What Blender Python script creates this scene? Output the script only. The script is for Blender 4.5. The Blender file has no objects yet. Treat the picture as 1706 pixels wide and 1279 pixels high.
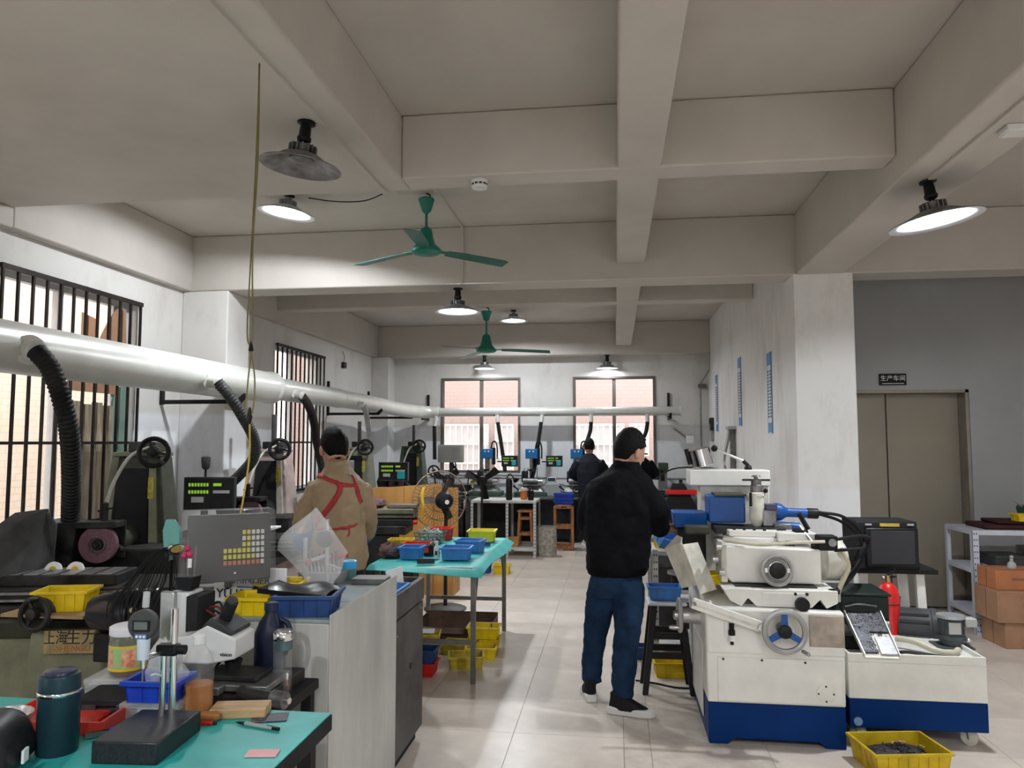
import bpy, bmesh, math, random
from mathutils import Vector, Matrix, Euler
SC = bpy.context.scene
COL = SC.collection
R = math.radians
PI = math.pi
rnd = random.Random(11)

# ---------------------------------------------------------------- camera
cam_d = bpy.data.cameras.new('camera'); cam = bpy.data.objects.new('camera', cam_d); COL.objects.link(cam)
cam_d.sensor_fit = 'HORIZONTAL'; cam_d.sensor_width = 36.0; cam_d.lens = 1280.0 / 1706.0 * 36.0
cam_d.clip_start = 0.05
cam.location = (0, 0, 1.6); cam.rotation_euler = (PI / 2 + 0.0748, 0, 0.133)
SC.camera = cam
# ---------------------------------------------------------------- sky and exposure
SC.view_settings.view_transform = 'Standard'; SC.view_settings.look = 'None'
SC.view_settings.gamma = 1.0; SC.view_settings.use_curve_mapping = False
SC.view_settings.exposure = 1.03
SC.cycles.max_bounces = 7; SC.cycles.diffuse_bounces = 5; SC.cycles.glossy_bounces = 3; SC.cycles.transmission_bounces = 4; SC.cycles.transparent_max_bounces = 8
SC.cycles.caustics_reflective = False; SC.cycles.caustics_refractive = False; SC.cycles.use_adaptive_sampling = True; SC.cycles.adaptive_threshold = 0.03
wd = bpy.data.worlds.new('overcast_sky'); SC.world = wd; wd.use_nodes = True
wd.node_tree.nodes['Background'].inputs[0].default_value = (0.93, 0.96, 1.0, 1)
wd.node_tree.nodes['Background'].inputs[1].default_value = 3.2
LAMP_E = 620.0

# ---------------------------------------------------------------- materials
MATS = {}
def mat(key, col=(.5, .5, .5), rough=.5, metal=0.0, var=.12, scale=6.0, bump=0.0, col2=None, amt=.5, spec=.5, trans=0.0, emit=None, es=0.0, alpha=1.0, coat=0.0, ior=1.45, stretch=None):
    if key in MATS: return MATS[key]
    if max(col) < .11 and spec == .5: spec = .25
    m = bpy.data.materials.new(key); m.use_nodes = True
    nt = m.node_tree; n = nt.nodes; L = nt.links; b = n['Principled BSDF']
    b.inputs['Roughness'].default_value = rough; b.inputs['Metallic'].default_value = metal
    b.inputs['Specular IOR Level'].default_value = spec; b.inputs['Transmission Weight'].default_value = trans
    b.inputs['Alpha'].default_value = alpha; b.inputs['IOR'].default_value = ior; b.inputs['Coat Weight'].default_value = coat
    b.inputs['Base Color'].default_value = (*col, 1)
    if emit:
        b.inputs['Emission Color'].default_value = (*emit, 1); b.inputs['Emission Strength'].default_value = es
    if var > 0 or col2 or bump:
        tc = n.new('ShaderNodeTexCoord'); src = tc.outputs['Object']
        if stretch:
            mp = n.new('ShaderNodeMapping'); mp.inputs['Scale'].default_value = stretch; L.new(src, mp.inputs[0]); src = mp.outputs[0]
        nz = n.new('ShaderNodeTexNoise'); nz.inputs['Scale'].default_value = scale; nz.inputs['Detail'].default_value = 6; nz.inputs['Roughness'].default_value = .62
        L.new(src, nz.inputs['Vector'])
        rp = n.new('ShaderNodeValToRGB'); L.new(nz.outputs['Fac'], rp.inputs[0])
        c2 = col2 or tuple(max(0, c * (1 - var * 1.6)) for c in col)
        c1 = col if col2 else tuple(min(1, c * (1 + var * .5)) for c in col)
        rp.color_ramp.elements[0].position = max(0, amt - .18); rp.color_ramp.elements[1].position = min(1, amt + .16)
        rp.color_ramp.elements[0].color = (*c2, 1); rp.color_ramp.elements[1].color = (*c1, 1)
        L.new(rp.outputs[0], b.inputs['Base Color'])
        if bump:
            bp = n.new('ShaderNodeBump'); bp.inputs['Strength'].default_value = bump; bp.inputs['Distance'].default_value = .01
            L.new(nz.outputs['Fac'], bp.inputs['Height']); L.new(bp.outputs[0], b.inputs['Normal'])
    MATS[key] = m; return m

def film(key, tint=(1, 1, 1), haze=.12, gloss=.1, hcol=(.85, .86, .87)):
    """clear plastic or glass: tinted see-through, a little milky haze, a sheen"""
    m = bpy.data.materials.new(key); m.use_nodes = True; n = m.node_tree.nodes; L = m.node_tree.links; n.remove(n['Principled BSDF'])
    tr = n.new('ShaderNodeBsdfTransparent'); tr.inputs[0].default_value = (*tint, 1); df = n.new('ShaderNodeBsdfDiffuse'); df.inputs[0].default_value = (*hcol, 1)
    gl = n.new('ShaderNodeBsdfGlossy'); gl.inputs['Roughness'].default_value = gloss; lw = n.new('ShaderNodeLayerWeight'); pw = n.new('ShaderNodeMath'); pw.operation = 'POWER'; pw.inputs[1].default_value = 4.0; L.new(lw.outputs['Facing'], pw.inputs[0]); fr = n.new('ShaderNodeMath'); fr.operation = 'MULTIPLY_ADD'; fr.inputs[1].default_value = .4; fr.inputs[2].default_value = .03; L.new(pw.outputs[0], fr.inputs[0])
    a = n.new('ShaderNodeMixShader'); a.inputs[0].default_value = haze; L.new(tr.outputs[0], a.inputs[1]); L.new(df.outputs[0], a.inputs[2])
    c = n.new('ShaderNodeMixShader'); L.new(fr.outputs[0], c.inputs[0]); L.new(a.outputs[0], c.inputs[1]); L.new(gl.outputs[0], c.inputs[2]); L.new(c.outputs[0], n['Material Output'].inputs[0])
    MATS[key] = m; return m

def wall_paint(key, upper, lower, zsplit):
    """Old emulsion: one colour above a ragged repaint line, a whiter coat below it, with scuffs."""
    m = bpy.data.materials.new(key); m.use_nodes = True
    nt = m.node_tree; n = nt.nodes; L = nt.links; b = n['Principled BSDF']; b.inputs['Roughness'].default_value = .82
    tc = n.new('ShaderNodeTexCoord'); sx = n.new('ShaderNodeSeparateXYZ'); L.new(tc.outputs['Object'], sx.inputs[0])
    nz = n.new('ShaderNodeTexNoise'); nz.inputs['Scale'].default_value = 1.3; nz.inputs['Detail'].default_value = 8; L.new(tc.outputs['Object'], nz.inputs['Vector'])
    ad = n.new('ShaderNodeMath'); ad.operation = 'MULTIPLY_ADD'; ad.inputs[1].default_value = .12; L.new(nz.outputs['Fac'], ad.inputs[0]); L.new(sx.outputs['Z'], ad.inputs[2])
    gt = n.new('ShaderNodeMapRange'); gt.inputs['From Min'].default_value = zsplit + .03; gt.inputs['From Max'].default_value = zsplit + .075; L.new(ad.outputs[0], gt.inputs['Value'])
    mx = n.new('ShaderNodeMix'); mx.data_type = 'RGBA'; mx.inputs['A'].default_value = (*lower, 1); mx.inputs['B'].default_value = (*upper, 1); L.new(gt.outputs[0], mx.inputs['Factor'])
    n2 = n.new('ShaderNodeTexNoise'); n2.inputs['Scale'].default_value = 2.2; n2.inputs['Detail'].default_value = 10; n2.inputs['Roughness'].default_value = .7
    mp = n.new('ShaderNodeMapping'); mp.inputs['Scale'].default_value = (1, 1, .45); L.new(tc.outputs['Object'], mp.inputs[0]); L.new(mp.outputs[0], n2.inputs['Vector'])
    rp = n.new('ShaderNodeValToRGB'); rp.color_ramp.elements[0].position = .27; rp.color_ramp.elements[1].position = .5
    rp.color_ramp.elements[0].color = (.8, .78, .76, 1); rp.color_ramp.elements[1].color = (1, 1, 1, 1); L.new(n2.outputs['Fac'], rp.inputs[0])
    ml = n.new('ShaderNodeMix'); ml.data_type = 'RGBA'; ml.blend_type = 'MULTIPLY'; ml.inputs['Factor'].default_value = 1
    L.new(mx.outputs['Result'], ml.inputs['A']); L.new(rp.outputs[0], ml.inputs['B']); L.new(ml.outputs['Result'], b.inputs['Base Color'])
    bp = n.new('ShaderNodeBump'); bp.inputs['Strength'].default_value = .12; bp.inputs['Distance'].default_value = .01; L.new(n2.outputs['Fac'], bp.inputs['Height']); L.new(bp.outputs[0], b.inputs['Normal'])
    MATS[key] = m; return m

WALL = wall_paint('wall_paint', (.7, .68, .65), (.82, .83, .85), 1.86)
WALL2 = wall_paint('wall_paint_white', (.82, .81, .79), (.84, .84, .85), 1.2)
CEIL = mat('ceiling_paint', (.57, .53, .48), .85, var=.06, scale=1.6, bump=.05)
BEAM = mat('beam_paint', (.57, .53, .48), .85, var=.06, scale=1.4, bump=.06)
WHITE = mat('white_paint', (.75, .75, .74), .45, var=.06)
CREAM = mat('cream_machine_paint', (.8, .79, .74), .35, var=.07, scale=5)
CREAM2 = mat('cream_dirty_paint', (.72, .70, .61), .45, var=.22, scale=7)
BLUE = mat('blue_machine_paint', (.0008, .027, .14), .45, var=.1, scale=4, spec=.12)
BLUE2 = mat('bright_blue_paint', (.005, .08, .33), .4, var=.1)
BLACK = mat('black_paint', (.012, .012, .013), .4, var=.3)
BLACKM = mat('black_matt', (.018, .018, .019), .75, var=.3)
DARK = mat('dark_grease_iron', (.035, .034, .033), .5, .3, var=.5, scale=9, bump=.15)
DKGREY = mat('dark_grey_paint', (.06, .06, .06), .5, var=.3)
GREY = mat('grey_paint', (.3, .3, .29), .5, var=.2)
STEEL = mat('bare_steel', (.52, .52, .52), .32, .9, var=.2, scale=14)
DSTEEL = mat('dull_steel', (.25, .25, .25), .42, .8, var=.35, scale=12)
CHROME = mat('chrome', (.75, .75, .76), .12, 1.0, var=.05)
OLIVE = mat('olive_machine_paint', (.16, .165, .1), .5, var=.3, scale=5)
OLIVED = mat('dark_olive_paint', (.06, .065, .045), .55, var=.3, scale=6)
MGREEN = mat('machine_green_paint', (.07, .1, .075), .5, var=.3)
PINKM = mat('faded_pink_paint', (.42, .33, .3), .55, var=.2)
TEAL = mat('teal_rubber_mat', (.03, .4, .37), .45, var=.18, scale=5)
FANG = mat('fan_green_enamel', (.01, .2, .145), .35, var=.15)
YEL = mat('yellow_bin_plastic', (.78, .56, .008), .42, var=.16, scale=9)
YELD = mat('yellow_dirty_plastic', (.55, .42, .03), .5, var=.35, scale=9)
BINB = mat('blue_bin_plastic', (.06, .23, .6), .42, var=.14, scale=9)
BINBD = mat('dark_blue_bin_plastic', (.02, .06, .2), .5, var=.2, scale=9)
BINR = mat('red_bin_plastic', (.6, .02, .015), .45, var=.16)
REDP = mat('red_paint', (.62, .012, .012), .35, var=.12)
ORANGE = mat('orange_plywood', (.5, .25, .07), .5, var=.25, scale=3, stretch=(1, 1, .25))
WOOD = mat('stool_wood', (.42, .17, .06), .5, var=.3, scale=10, stretch=(3, 3, .5))
CARD = mat('cardboard', (.36, .2, .115), .8, var=.12, scale=5)
CARDD = mat('old_cardboard', (.12, .07, .045), .85, var=.3)
RUBBER = mat('black_rubber', (.014, .014, .014), .6, var=.2)
ALU = mat('duct_galvanised', (.72, .72, .67), .35, .2, var=.07, scale=3)
ALUF = mat('window_frame_aluminium', (.6, .61, .63), .4, .3, var=.05)
BROWNF = mat('window_frame_bronze', (.17, .145, .13), .5, .2, var=.1)
STONE = mat('grinding_wheel', (.2, .1, .125), .9, var=.2, scale=60, bump=.3)
GLASS = mat('clear_plastic', (1, 1, 1), .08, var=0, trans=1.0, ior=1.2)
PLAST = film('cloudy_plastic', haze=.3, gloss=.25)
SKIN = mat('skin', (.5, .27, .18), .5, var=.06, scale=20)
HAIR = mat('black_hair', (.005, .0045, .0045), .6, var=.4, scale=90, bump=.6, spec=.15)
PAPER = mat('white_paper', (.8, .8, .78), .7, var=.03)

# ---------------------------------------------------------------- mesh builder
def frame(ax):
    if isinstance(ax, str): ax = {'X': (1, 0, 0), 'Y': (0, 1, 0), 'Z': (0, 0, 1)}[ax]
    w = Vector(ax).normalized(); u = Vector((0, 0, 1)) if abs(w.z) < .9 else Vector((1, 0, 0))
    u = (u - w * u.dot(w)).normalized(); return u, w.cross(u), w
class MB:
    def __init__(s): s.v = []; s.f = []; s.m = Matrix()
    def at(s, loc=(0, 0, 0), rot=(0, 0, 0)):
        s.m = Matrix.Translation(loc) @ Euler([R(a) for a in rot]).to_matrix().to_4x4(); return s
    def add(s, vs, fs):
        k = len(s.v); s.v += [tuple(s.m @ Vector(p)) for p in vs]; s.f += [tuple(i + k for i in f) for f in fs]; return s
    def hexa(s, p): return s.add(p, [(0, 3, 2, 1), (4, 5, 6, 7), (0, 1, 5, 4), (1, 2, 6, 5), (2, 3, 7, 6), (3, 0, 4, 7)])
    def box(s, x0, x1, y0, y1, z0, z1):
        return s.hexa([(x0, y0, z0), (x1, y0, z0), (x1, y1, z0), (x0, y1, z0), (x0, y0, z1), (x1, y0, z1), (x1, y1, z1), (x0, y1, z1)])
    def taper(s, b, z0, t, z1):
        return s.hexa([(b[0], b[2], z0), (b[1], b[2], z0), (b[1], b[3], z0), (b[0], b[3], z0), (t[0], t[2], z1), (t[1], t[2], z1), (t[1], t[3], z1), (t[0], t[3], z1)])
    def cb(s, c, d): return s.box(c[0] - d[0] / 2, c[0] + d[0] / 2, c[1] - d[1] / 2, c[1] + d[1] / 2, c[2] - d[2] / 2, c[2] + d[2] / 2)
    def bar(s, a, b, w, h=None):
        a, b = Vector(a), Vector(b); u, v, q = frame(b - a); h = h or w
        P = [c + u * i * h / 2 + v * j * w / 2 for c in (a, b) for i, j in ((-1, -1), (1, -1), (1, 1), (-1, 1))]
        return s.hexa(P)
    def lathe(s, prof, c=(0, 0, 0), ax='Z', n=24, cap=True):
        u, v, w = frame(ax); c = Vector(c); vs = []; fs = []
        for r, h in prof:
            for i in range(n):
                a = 2 * PI * i / n; vs.append(c + w * h + u * r * math.cos(a) + v * r * math.sin(a))
        for j in range(len(prof) - 1):
            for i in range(n): fs.append((j * n + i, j * n + (i + 1) % n, (j + 1) * n + (i + 1) % n, (j + 1) * n + i))
        if cap: fs.append(tuple(range(n - 1, -1, -1))); fs.append(tuple((len(prof) - 1) * n + i for i in range(n)))
        return s.add(vs, fs)
    def cyl(s, a, b, r, r2=None, n=16):
        a, b = Vector(a), Vector(b); return s.lathe([(r, 0), (r if r2 is None else r2, (b - a).length)], a, b - a, n)
    def tube(s, pts, r, n=8, close=False):
        pts = [Vector(p) for p in pts]; N = len(pts); vs = []; fs = []; u = None
        for i, p in enumerate(pts):
            if close: d = pts[(i + 1) % N] - pts[i - 1]
            else: d = pts[min(i + 1, N - 1)] - pts[max(i - 1, 0)]
            d.normalize()
            if u is None: u, _, _ = frame(d)
            u = (u - d * u.dot(d)).normalized(); v = d.cross(u); rr = r[i] if isinstance(r, (list, tuple)) else r
            vs += [p + u * rr * math.cos(2 * PI * k / n) + v * rr * math.sin(2 * PI * k / n) for k in range(n)]
        for i in range(N if close else N - 1):
            j = (i + 1) % N
            for k in range(n): fs.append((i * n + k, i * n + (k + 1) % n, j * n + (k + 1) % n, j * n + k))
        if not close: fs.append(tuple(range(n - 1, -1, -1))); fs.append(tuple((N - 1) * n + k for k in range(n)))
        return s.add(vs, fs)
    def ring(s, c, Rr, r, ax='Z', n=28, k=8):
        u, v, w = frame(ax); c = Vector(c)
        return s.tube([c + u * Rr * math.cos(2 * PI * i / n) + v * Rr * math.sin(2 * PI * i / n) for i in range(n)], r, k, True)
    def prism(s, pts, a, b, ax='Y'):
        f = {'Y': lambda p, t: (p[0], t, p[1]), 'X': lambda p, t: (t, p[0], p[1]), 'Z': lambda p, t: (p[0], p[1], t)}[ax]
        n = len(pts); vs = [f(p, a) for p in pts] + [f(p, b) for p in pts]
        return s.add(vs, [tuple(range(n)), tuple(range(2 * n - 1, n - 1, -1))] + [(i, (i + 1) % n, n + (i + 1) % n, n + i) for i in range(n)])
    def sph(s, c, r, n=16):
        if not isinstance(r, (tuple, list)): r = (r, r, r)
        m = max(4, n // 2); vs = []; fs = []
        for j in range(1, m):
            t = PI * j / m
            for i in range(n):
                a = 2 * PI * i / n; vs.append((c[0] + r[0] * math.sin(t) * math.cos(a), c[1] + r[1] * math.sin(t) * math.sin(a), c[2] + r[2] * math.cos(t)))
        vs += [(c[0], c[1], c[2] + r[2]), (c[0], c[1], c[2] - r[2])]; T = len(vs) - 2
        for j in range(m - 2):
            for i in range(n): fs.append((j * n + i, (j + 1) * n + i, (j + 1) * n + (i + 1) % n, j * n + (i + 1) % n))
        for i in range(n): fs.append((T, i, (i + 1) % n)); fs.append((T + 1, (m - 2) * n + (i + 1) % n, (m - 2) * n + i))
        return s.add(vs, fs)
    def sheet(s, fn, nu, nv, th=.002):
        """grid sheet z=f(u,v) with thickness; fn(u,v)->(x,y,z)"""
        g = [[Vector(fn(i / nu, j / nv)) for j in range(nv + 1)] for i in range(nu + 1)]
        vs = []; fs = []; W = nv + 1; N = (nu + 1) * W
        nor = (g[1][0] - g[0][0]).cross(g[0][1] - g[0][0]); nor = nor.normalized() if nor.length > 0 else Vector((0, 0, 1))
        for k in (0, 1): vs += [g[i][j] - nor * th * k for i in range(nu + 1) for j in range(nv + 1)]
        for i in range(nu):
            for j in range(nv):
                a = i * W + j; fs.append((a, a + W, a + W + 1, a + 1)); fs.append((N + a, N + a + 1, N + a + W + 1, N + a + W))
        ed = [i * W for i in range(nu + 1)] + [nu * W + j for j in range(1, W)] + [i * W + nv for i in range(nu - 1, -1, -1)] + [j for j in range(nv - 1, 0, -1)]
        for q in range(len(ed)): a, b = ed[q], ed[(q + 1) % len(ed)]; fs.append((a, b, N + b, N + a))
        return s.add(vs, fs)
    def mesh(s, name, m, smooth=38):
        me = bpy.data.meshes.new(name); me.from_pydata(s.v, [], s.f)
        bm = bmesh.new(); bm.from_mesh(me); bmesh.ops.recalc_face_normals(bm, faces=bm.faces); bm.to_mesh(me); bm.free()
        for p in me.polygons: p.use_smooth = True
        me.set_sharp_from_angle(angle=R(smooth)); me.materials.append(m); return me
    def out(s, name, m, par=None, bev=0, seg=2, smooth=38, label=None, loc=None, rot=None):
        o = bpy.data.objects.new(name, s.mesh(name, m, smooth)); COL.objects.link(o)
        if par: o.parent = par
        if bev:
            md = o.modifiers.new('bevel', 'BEVEL'); md.width = bev; md.segments = seg; md.limit_method = 'ANGLE'; md.angle_limit = R(40)
        if label: o['label'] = label
        if loc: o.location = loc
        if rot: o.rotation_euler = [R(a) for a in rot]
        return o
def tag(o, label, cat, group=None):
    o['label'] = label; o['category'] = cat
    if group: o['group'] = group
    return o
def thing(name, label, cat, loc=(0, 0, 0), rz=0, group=None):
    o = bpy.data.objects.new(name, None); COL.objects.link(o); o.empty_display_size = .1
    o.location = loc; o.rotation_euler = (0, 0, R(rz)); return tag(o, label, cat, group)
def struct(o): o['kind'] = 'structure'; return o
def copy_tree(o, par=None, loc=None, rz=None, label=None):
    c = o.copy(); COL.objects.link(c); c.parent = par
    for ch in list(o.children): copy_tree(ch, c)
    if loc: c.location = loc
    if rz is not None: c.rotation_euler = (0, 0, R(rz))
    if label: c['label'] = label
    return c
def text(name, body, size, m, par, loc, rot=(90, 0, 0), ext=.001, align='CENTER'):
    cu = bpy.data.curves.new(name, 'FONT'); cu.body = body; cu.size = size; cu.extrude = ext; cu.align_x = align; cu.align_y = 'CENTER'
    t = bpy.data.objects.new(name + '_curve', cu); COL.objects.link(t)
    me = bpy.data.meshes.new_from_object(t.evaluated_get(bpy.context.evaluated_depsgraph_get()))
    bpy.data.objects.remove(t); me.materials.clear(); me.materials.append(m)
    o = bpy.data.objects.new(name, me); COL.objects.link(o); o.parent = par; o.location = loc; o.rotation_euler = [R(a) for a in rot]; return o
def smooth_path(pts, k=6):
    """Catmull-Rom through the points"""
    P = [Vector(p) for p in pts]; P = [P[0] * 2 - P[1]] + P + [P[-1] * 2 - P[-2]]; o = []
    for i in range(1, len(P) - 2):
        for j in range(k):
            t = j / k; a, b, c, d = P[i - 1:i + 3]
            o.append(.5 * ((2 * b) + (c - a) * t + (2 * a - 5 * b + 4 * c - d) * t * t + (3 * b - a - 3 * c + d) * t ** 3))
    return o + [P[-2]]

# ---------------------------------------------------------------- the room
XL, XR, YB, ZS, ZP, Z2 = -4.16, 1.56, 13.2, 3.6, 3.056, 3.2
GROUT = mat('floor_grout', (.3, .27, .24), .9, var=.3, scale=8)
TILE = mat('floor_tile', (.72, .635, .555), .3, var=.16, scale=1.7, bump=.02, spec=.4)
DIRTY = mat('floor_tile_stained', (.68, .6, .525), .34, scale=3.2, col2=(.3, .25, .21), amt=.42)
fl = struct(MB().box(-4.4, 5.2, -4.2, 13.5, -.12, -.004).out('floor', GROUT)); fl['label'] = 'beige tiled workshop floor'
PT = .6
tme = MB().box(.0012, PT - .0012, .0012, PT - .0012, -.0039, .0).mesh('tile', TILE); tmd = MB().box(.0012, PT - .0012, .0012, PT - .0012, -.0039, 0).mesh('tile_stained', DIRTY)
nme = MB().box(.0012, .1388, .0012, PT - .0012, -.0039, 0).mesh('tile_narrow', DIRTY)
def tile(me, x, y):
    o = bpy.data.objects.new('tile', me); COL.objects.link(o); o.parent = fl; o.location = (x, y, 0)
for j in range(-2, 15):
    y = 4.33 + .6 * j
    for i in range(-6, 1): tile(tme, -.57 + .6 * i, y)
    tile(nme, .03, y)
    for i in range(0, 8):
        if y > 7.9 and i > 2: continue
        tile(tmd if (i == 0 and 3.2 < y < 6) else tme, .17 + .6 * i, y)
MB().box(-4.2, 4.9, -4.2, 3.126, -.0039, -.0005).out('tile_field', TILE, fl)['kind'] = 'stuff'
cl = struct(MB().box(-4.4, 5.2, -4.2, 13.5, ZS, ZS + .15).out('ceiling', CEIL))
def beam(x0, x1, y0, y1, z0, z1=ZS): return MB().box(x0, x1, y0, y1, z0, z1).out('beam', BEAM, cl, bev=.012)
beam(XL, 5.2, 6.91, 7.25, ZP); beam(XL, XR, 12.86, YB, ZP)
beam(-1.28, 1.584, 4.457, 4.67, Z2); beam(XL, XR, 8.83, 9.04, Z2)
beam(.03, .283, -4.2, 12.86, Z2 + .001)
beam(1.584, 1.98, -4.2, 6.91, ZP + .001)
beam(XL, XL + .09, 4.67, 12.86, ZP + .002)
beam(XL, XL + .09, -4.2, 4.67, ZP + .002, Z2)
MB().box(XL, -1.28, -4.2, 4.67, Z2, ZS - .001).out('low_slab', BEAM, cl, bev=.012)

def wall_with_holes(name, m, axis, pos, th, a0, a1, z0, z1, holes):
    """axis 'X': plane x=pos spanning y; axis 'Y': plane y=pos spanning x"""
    b = MB(); xs = sorted({a0, a1, *[h[0] for h in holes], *[h[1] for h in holes]}); zs = sorted({z0, z1, *[h[2] for h in holes], *[h[3] for h in holes]})
    for i in range(len(xs) - 1):
        for j in range(len(zs) - 1):
            cx, cz = (xs[i] + xs[i + 1]) / 2, (zs[j] + zs[j + 1]) / 2
            if any(h[0] < cx < h[1] and h[2] < cz < h[3] for h in holes): continue
            if axis == 'X': b.box(min(pos, pos + th), max(pos, pos + th), xs[i], xs[i + 1], zs[j], zs[j + 1])
            else: b.box(xs[i], xs[i + 1], min(pos, pos + th), max(pos, pos + th), zs[j], zs[j + 1])
    me = b.mesh(name, m); bm = bmesh.new(); bm.from_mesh(me); bmesh.ops.remove_doubles(bm, verts=bm.verts, dist=1e-4)
    dup = {}
    for f in bm.faces: dup.setdefault(tuple(sorted(v.index for v in f.verts)), []).append(f)
    bmesh.ops.delete(bm, geom=[f for fs in dup.values() if len(fs) > 1 for f in fs], context='FACES'); bm.to_mesh(me); bm.free()
    o = bpy.data.objects.new(name, me); COL.objects.link(o); return struct(o)
W1 = (4.66, 6.2, .97, 2.8); W2 = (8.98, 10.52, .97, 2.8)
wl = wall_with_holes('wall_left', WALL, 'X', XL, -.24, -4.2, YB, 0, ZS, [W1, W2, (1.3, 2.9, .97, 2.8), (-2.4, -.8, .97, 2.8)])
MB().box(XL, -3.69, 6.91, 7.36, 0, ZP).out('pilaster', WALL, wl, bev=.01)
MB().box(XL, -3.86, 12.8, YB, 0, ZP).out('pilaster', WALL, wl, bev=.01)
W3 = (-3.02, -1.62, 1.06, 2.71); W4 = (-.71, .69, 1.06, 2.71)
wb = wall_with_holes('wall_back', WALL, 'Y', YB, .24, XL - .24, 5.2, 0, ZS, [W3, W4])
wr = struct(MB().box(XR, 2.06, 6.912, YB, 0, ZS).out('wall_right', WALL2, bev=.008))
we = wall_with_holes('wall_elevator', mat('elevator_wall_shaded', (.37, .372, .37), .8, var=.05, scale=1.5), 'Y', 7.85, .3, 2.06, 5.2, 0, ZS, [(2.0, 3.36, 0, 2.1)])  # wall colour darkened to carry the shade behind the beam
struct(MB().box(4.9, 5.15, -4.2, 7.85, 0, ZS).out('wall_side', WALL2))
wall_with_holes('wall_front', WALL2, 'Y', -4.2, -.24, XL - .24, 5.2, 0, ZS, [(2.6, 3.6, 0.0, 2.1)])

# windows -------------------------------------------------------------
PANE = film('window_pane', (.97, .98, .98), .02, .02)
def window(name, axis, pos, w, fm, inward, transom, mulls, outset=.1, sash=True):
    a0, a1, z0, z1 = w
    def seg(b, p0, p1, q0, q1, d=.06, off=0):
        if axis == 'X': b.box(pos + off - d / 2, pos + off + d / 2, p0, p1, q0, q1)
        else: b.box(p0, p1, pos + off - d / 2, pos + off + d / 2, q0, q1)
    b = MB(); t = .045
    seg(b, a0, a0 + t, z0, z1); seg(b, a1 - t, a1, z0, z1); seg(b, a0 + t, a1 - t, z1 - t, z1); seg(b, a0 + t, a1 - t, z0, z0 + t)
    root = struct(b.out(name, fm))
    for mu in mulls:
        b = MB(); seg(b, mu - .03, mu + .03, z0 + t, z1 - t, .05); b.out('mullion', fm, root)
    zz = [z0 + t] + ([transom] if transom else []) + [z1 - t]
    if transom: b = MB(); seg(b, a0 + t, a1 - t, transom - .025, transom + .025, .055); b.out('transom', fm, root)
    xs = [a0 + t] + list(mulls) + [a1 - t]
    for i in range(len(xs) - 1):
        for j in range(len(zz) - 1):
            b = MB(); seg(b, xs[i] + .0, xs[i + 1], zz[j], zz[j + 1], .006); b.out('pane', PANE, root)
    return root
win1 = window('window_1', 'X', XL - .1, W1, ALUF, 1, None, [5.36, 6.02])
win2 = window('window_2', 'X', XL - .1, W2, ALUF, 1, None, [9.68])
win3 = window('window_3', 'Y', YB + .05, W3, BROWNF, -1, 2.1, [-2.31])
win4 = window('window_4', 'Y', YB + .05, W4, BROWNF, -1, 2.1, [-.01])
for w, wd_ in ((win3, W3), (win4, W4)):
    MB().box(wd_[0] - .04, wd_[1] + .04, YB - .02, YB + .05, wd_[2] - .03, wd_[2]).out('sill', WALL2, w)
    b = MB(); t = .035
    for x in (wd_[0], wd_[1] - t): b.box(x, x + t, YB - .015, YB + .02, wd_[2], wd_[3])
    b.box(wd_[0] + t, wd_[1] - t, YB - .015, YB + .02, wd_[3] - t, wd_[3]); b.out('casing', BROWNF, w)
BARM = mat('black_grille_iron', (.03, .024, .022), .55, .3, var=.3)
def grille(label, w, n):
    g = thing('window_grille', label, 'grille', (XL + .035, w[0], 0), 0, 'security grilles on the left wall')
    L = w[1] - w[0]; z0, z1 = w[2] - .02, w[3] + .02
    for k in range(n):
        y = L * k / (n - 1); MB().box(-.009, .009, y - .009, y + .009, z0, z1).out('bar', BARM, g)
    for z, h in ((z1 - .02, .035), (1.59, .022), (z0 + .02, .03)): MB().box(-.014, .014, -.02, L + .02, z - h / 2, z + h / 2).out('rail', BARM, g)
grille('black iron bar grille on the near left window with cardboard behind it', W1, 12)
grille('black iron bar grille on the far left window behind the beige worker', W2, 12)
# cardboard and boards stuck behind the near left panes
cb = MB().prism([(5.44, 2.4), (5.53, 2.34), (5.58, 2.36), (5.7, 2.36), (5.8, 2.46), (5.9, 2.62), (6.02, 2.76), (6.12, 2.72), (6.14, 2.45), (6.06, 2.35), (6.04, 2.0), (5.44, 2.0)], -4.215, -4.21, 'X').out('cardboard_sheet', CARD)
tag(cb, 'torn brown cardboard sheet wedged behind the near left grille', 'cardboard')
tag(MB().prism([(5.56, 2.3), (5.74, 2.36), (5.74, 2.6), (5.56, 2.63)], -4.206, -4.202, 'X').out('cardboard_flap', mat('cardboard_light', (.46, .24, .13), .8)), 'small square cardboard flap behind the near left grille above the duct', 'cardboard')
BOARD = mat('weathered_board', (.36, .29, .2), .75, var=.35, scale=9, stretch=(1, 4, .4))
for k in range(4):
    y = 5.47 + k * .13; tag(MB().box(-4.215, -4.2, y, y + .118, .98, 1.92 - .02 * (k % 2)).out('plank', BOARD), ['leftmost', 'second', 'third', 'rightmost'][k] + ' of four weathered planks standing inside the near left window', 'plank', 'planks in the near left window')
tag(MB().prism([(6.0, 1.2), (6.16, 1.2), (6.16, 2.1), (6.05, 2.06), (6.0, 1.95)], -4.214, -4.209, 'X').out('plastic_sheet', mat('green_sheet', (.2, .32, .27), .5, alpha=.85)), 'green translucent plastic sheet at the right edge of the near left window', 'sheet')
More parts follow.
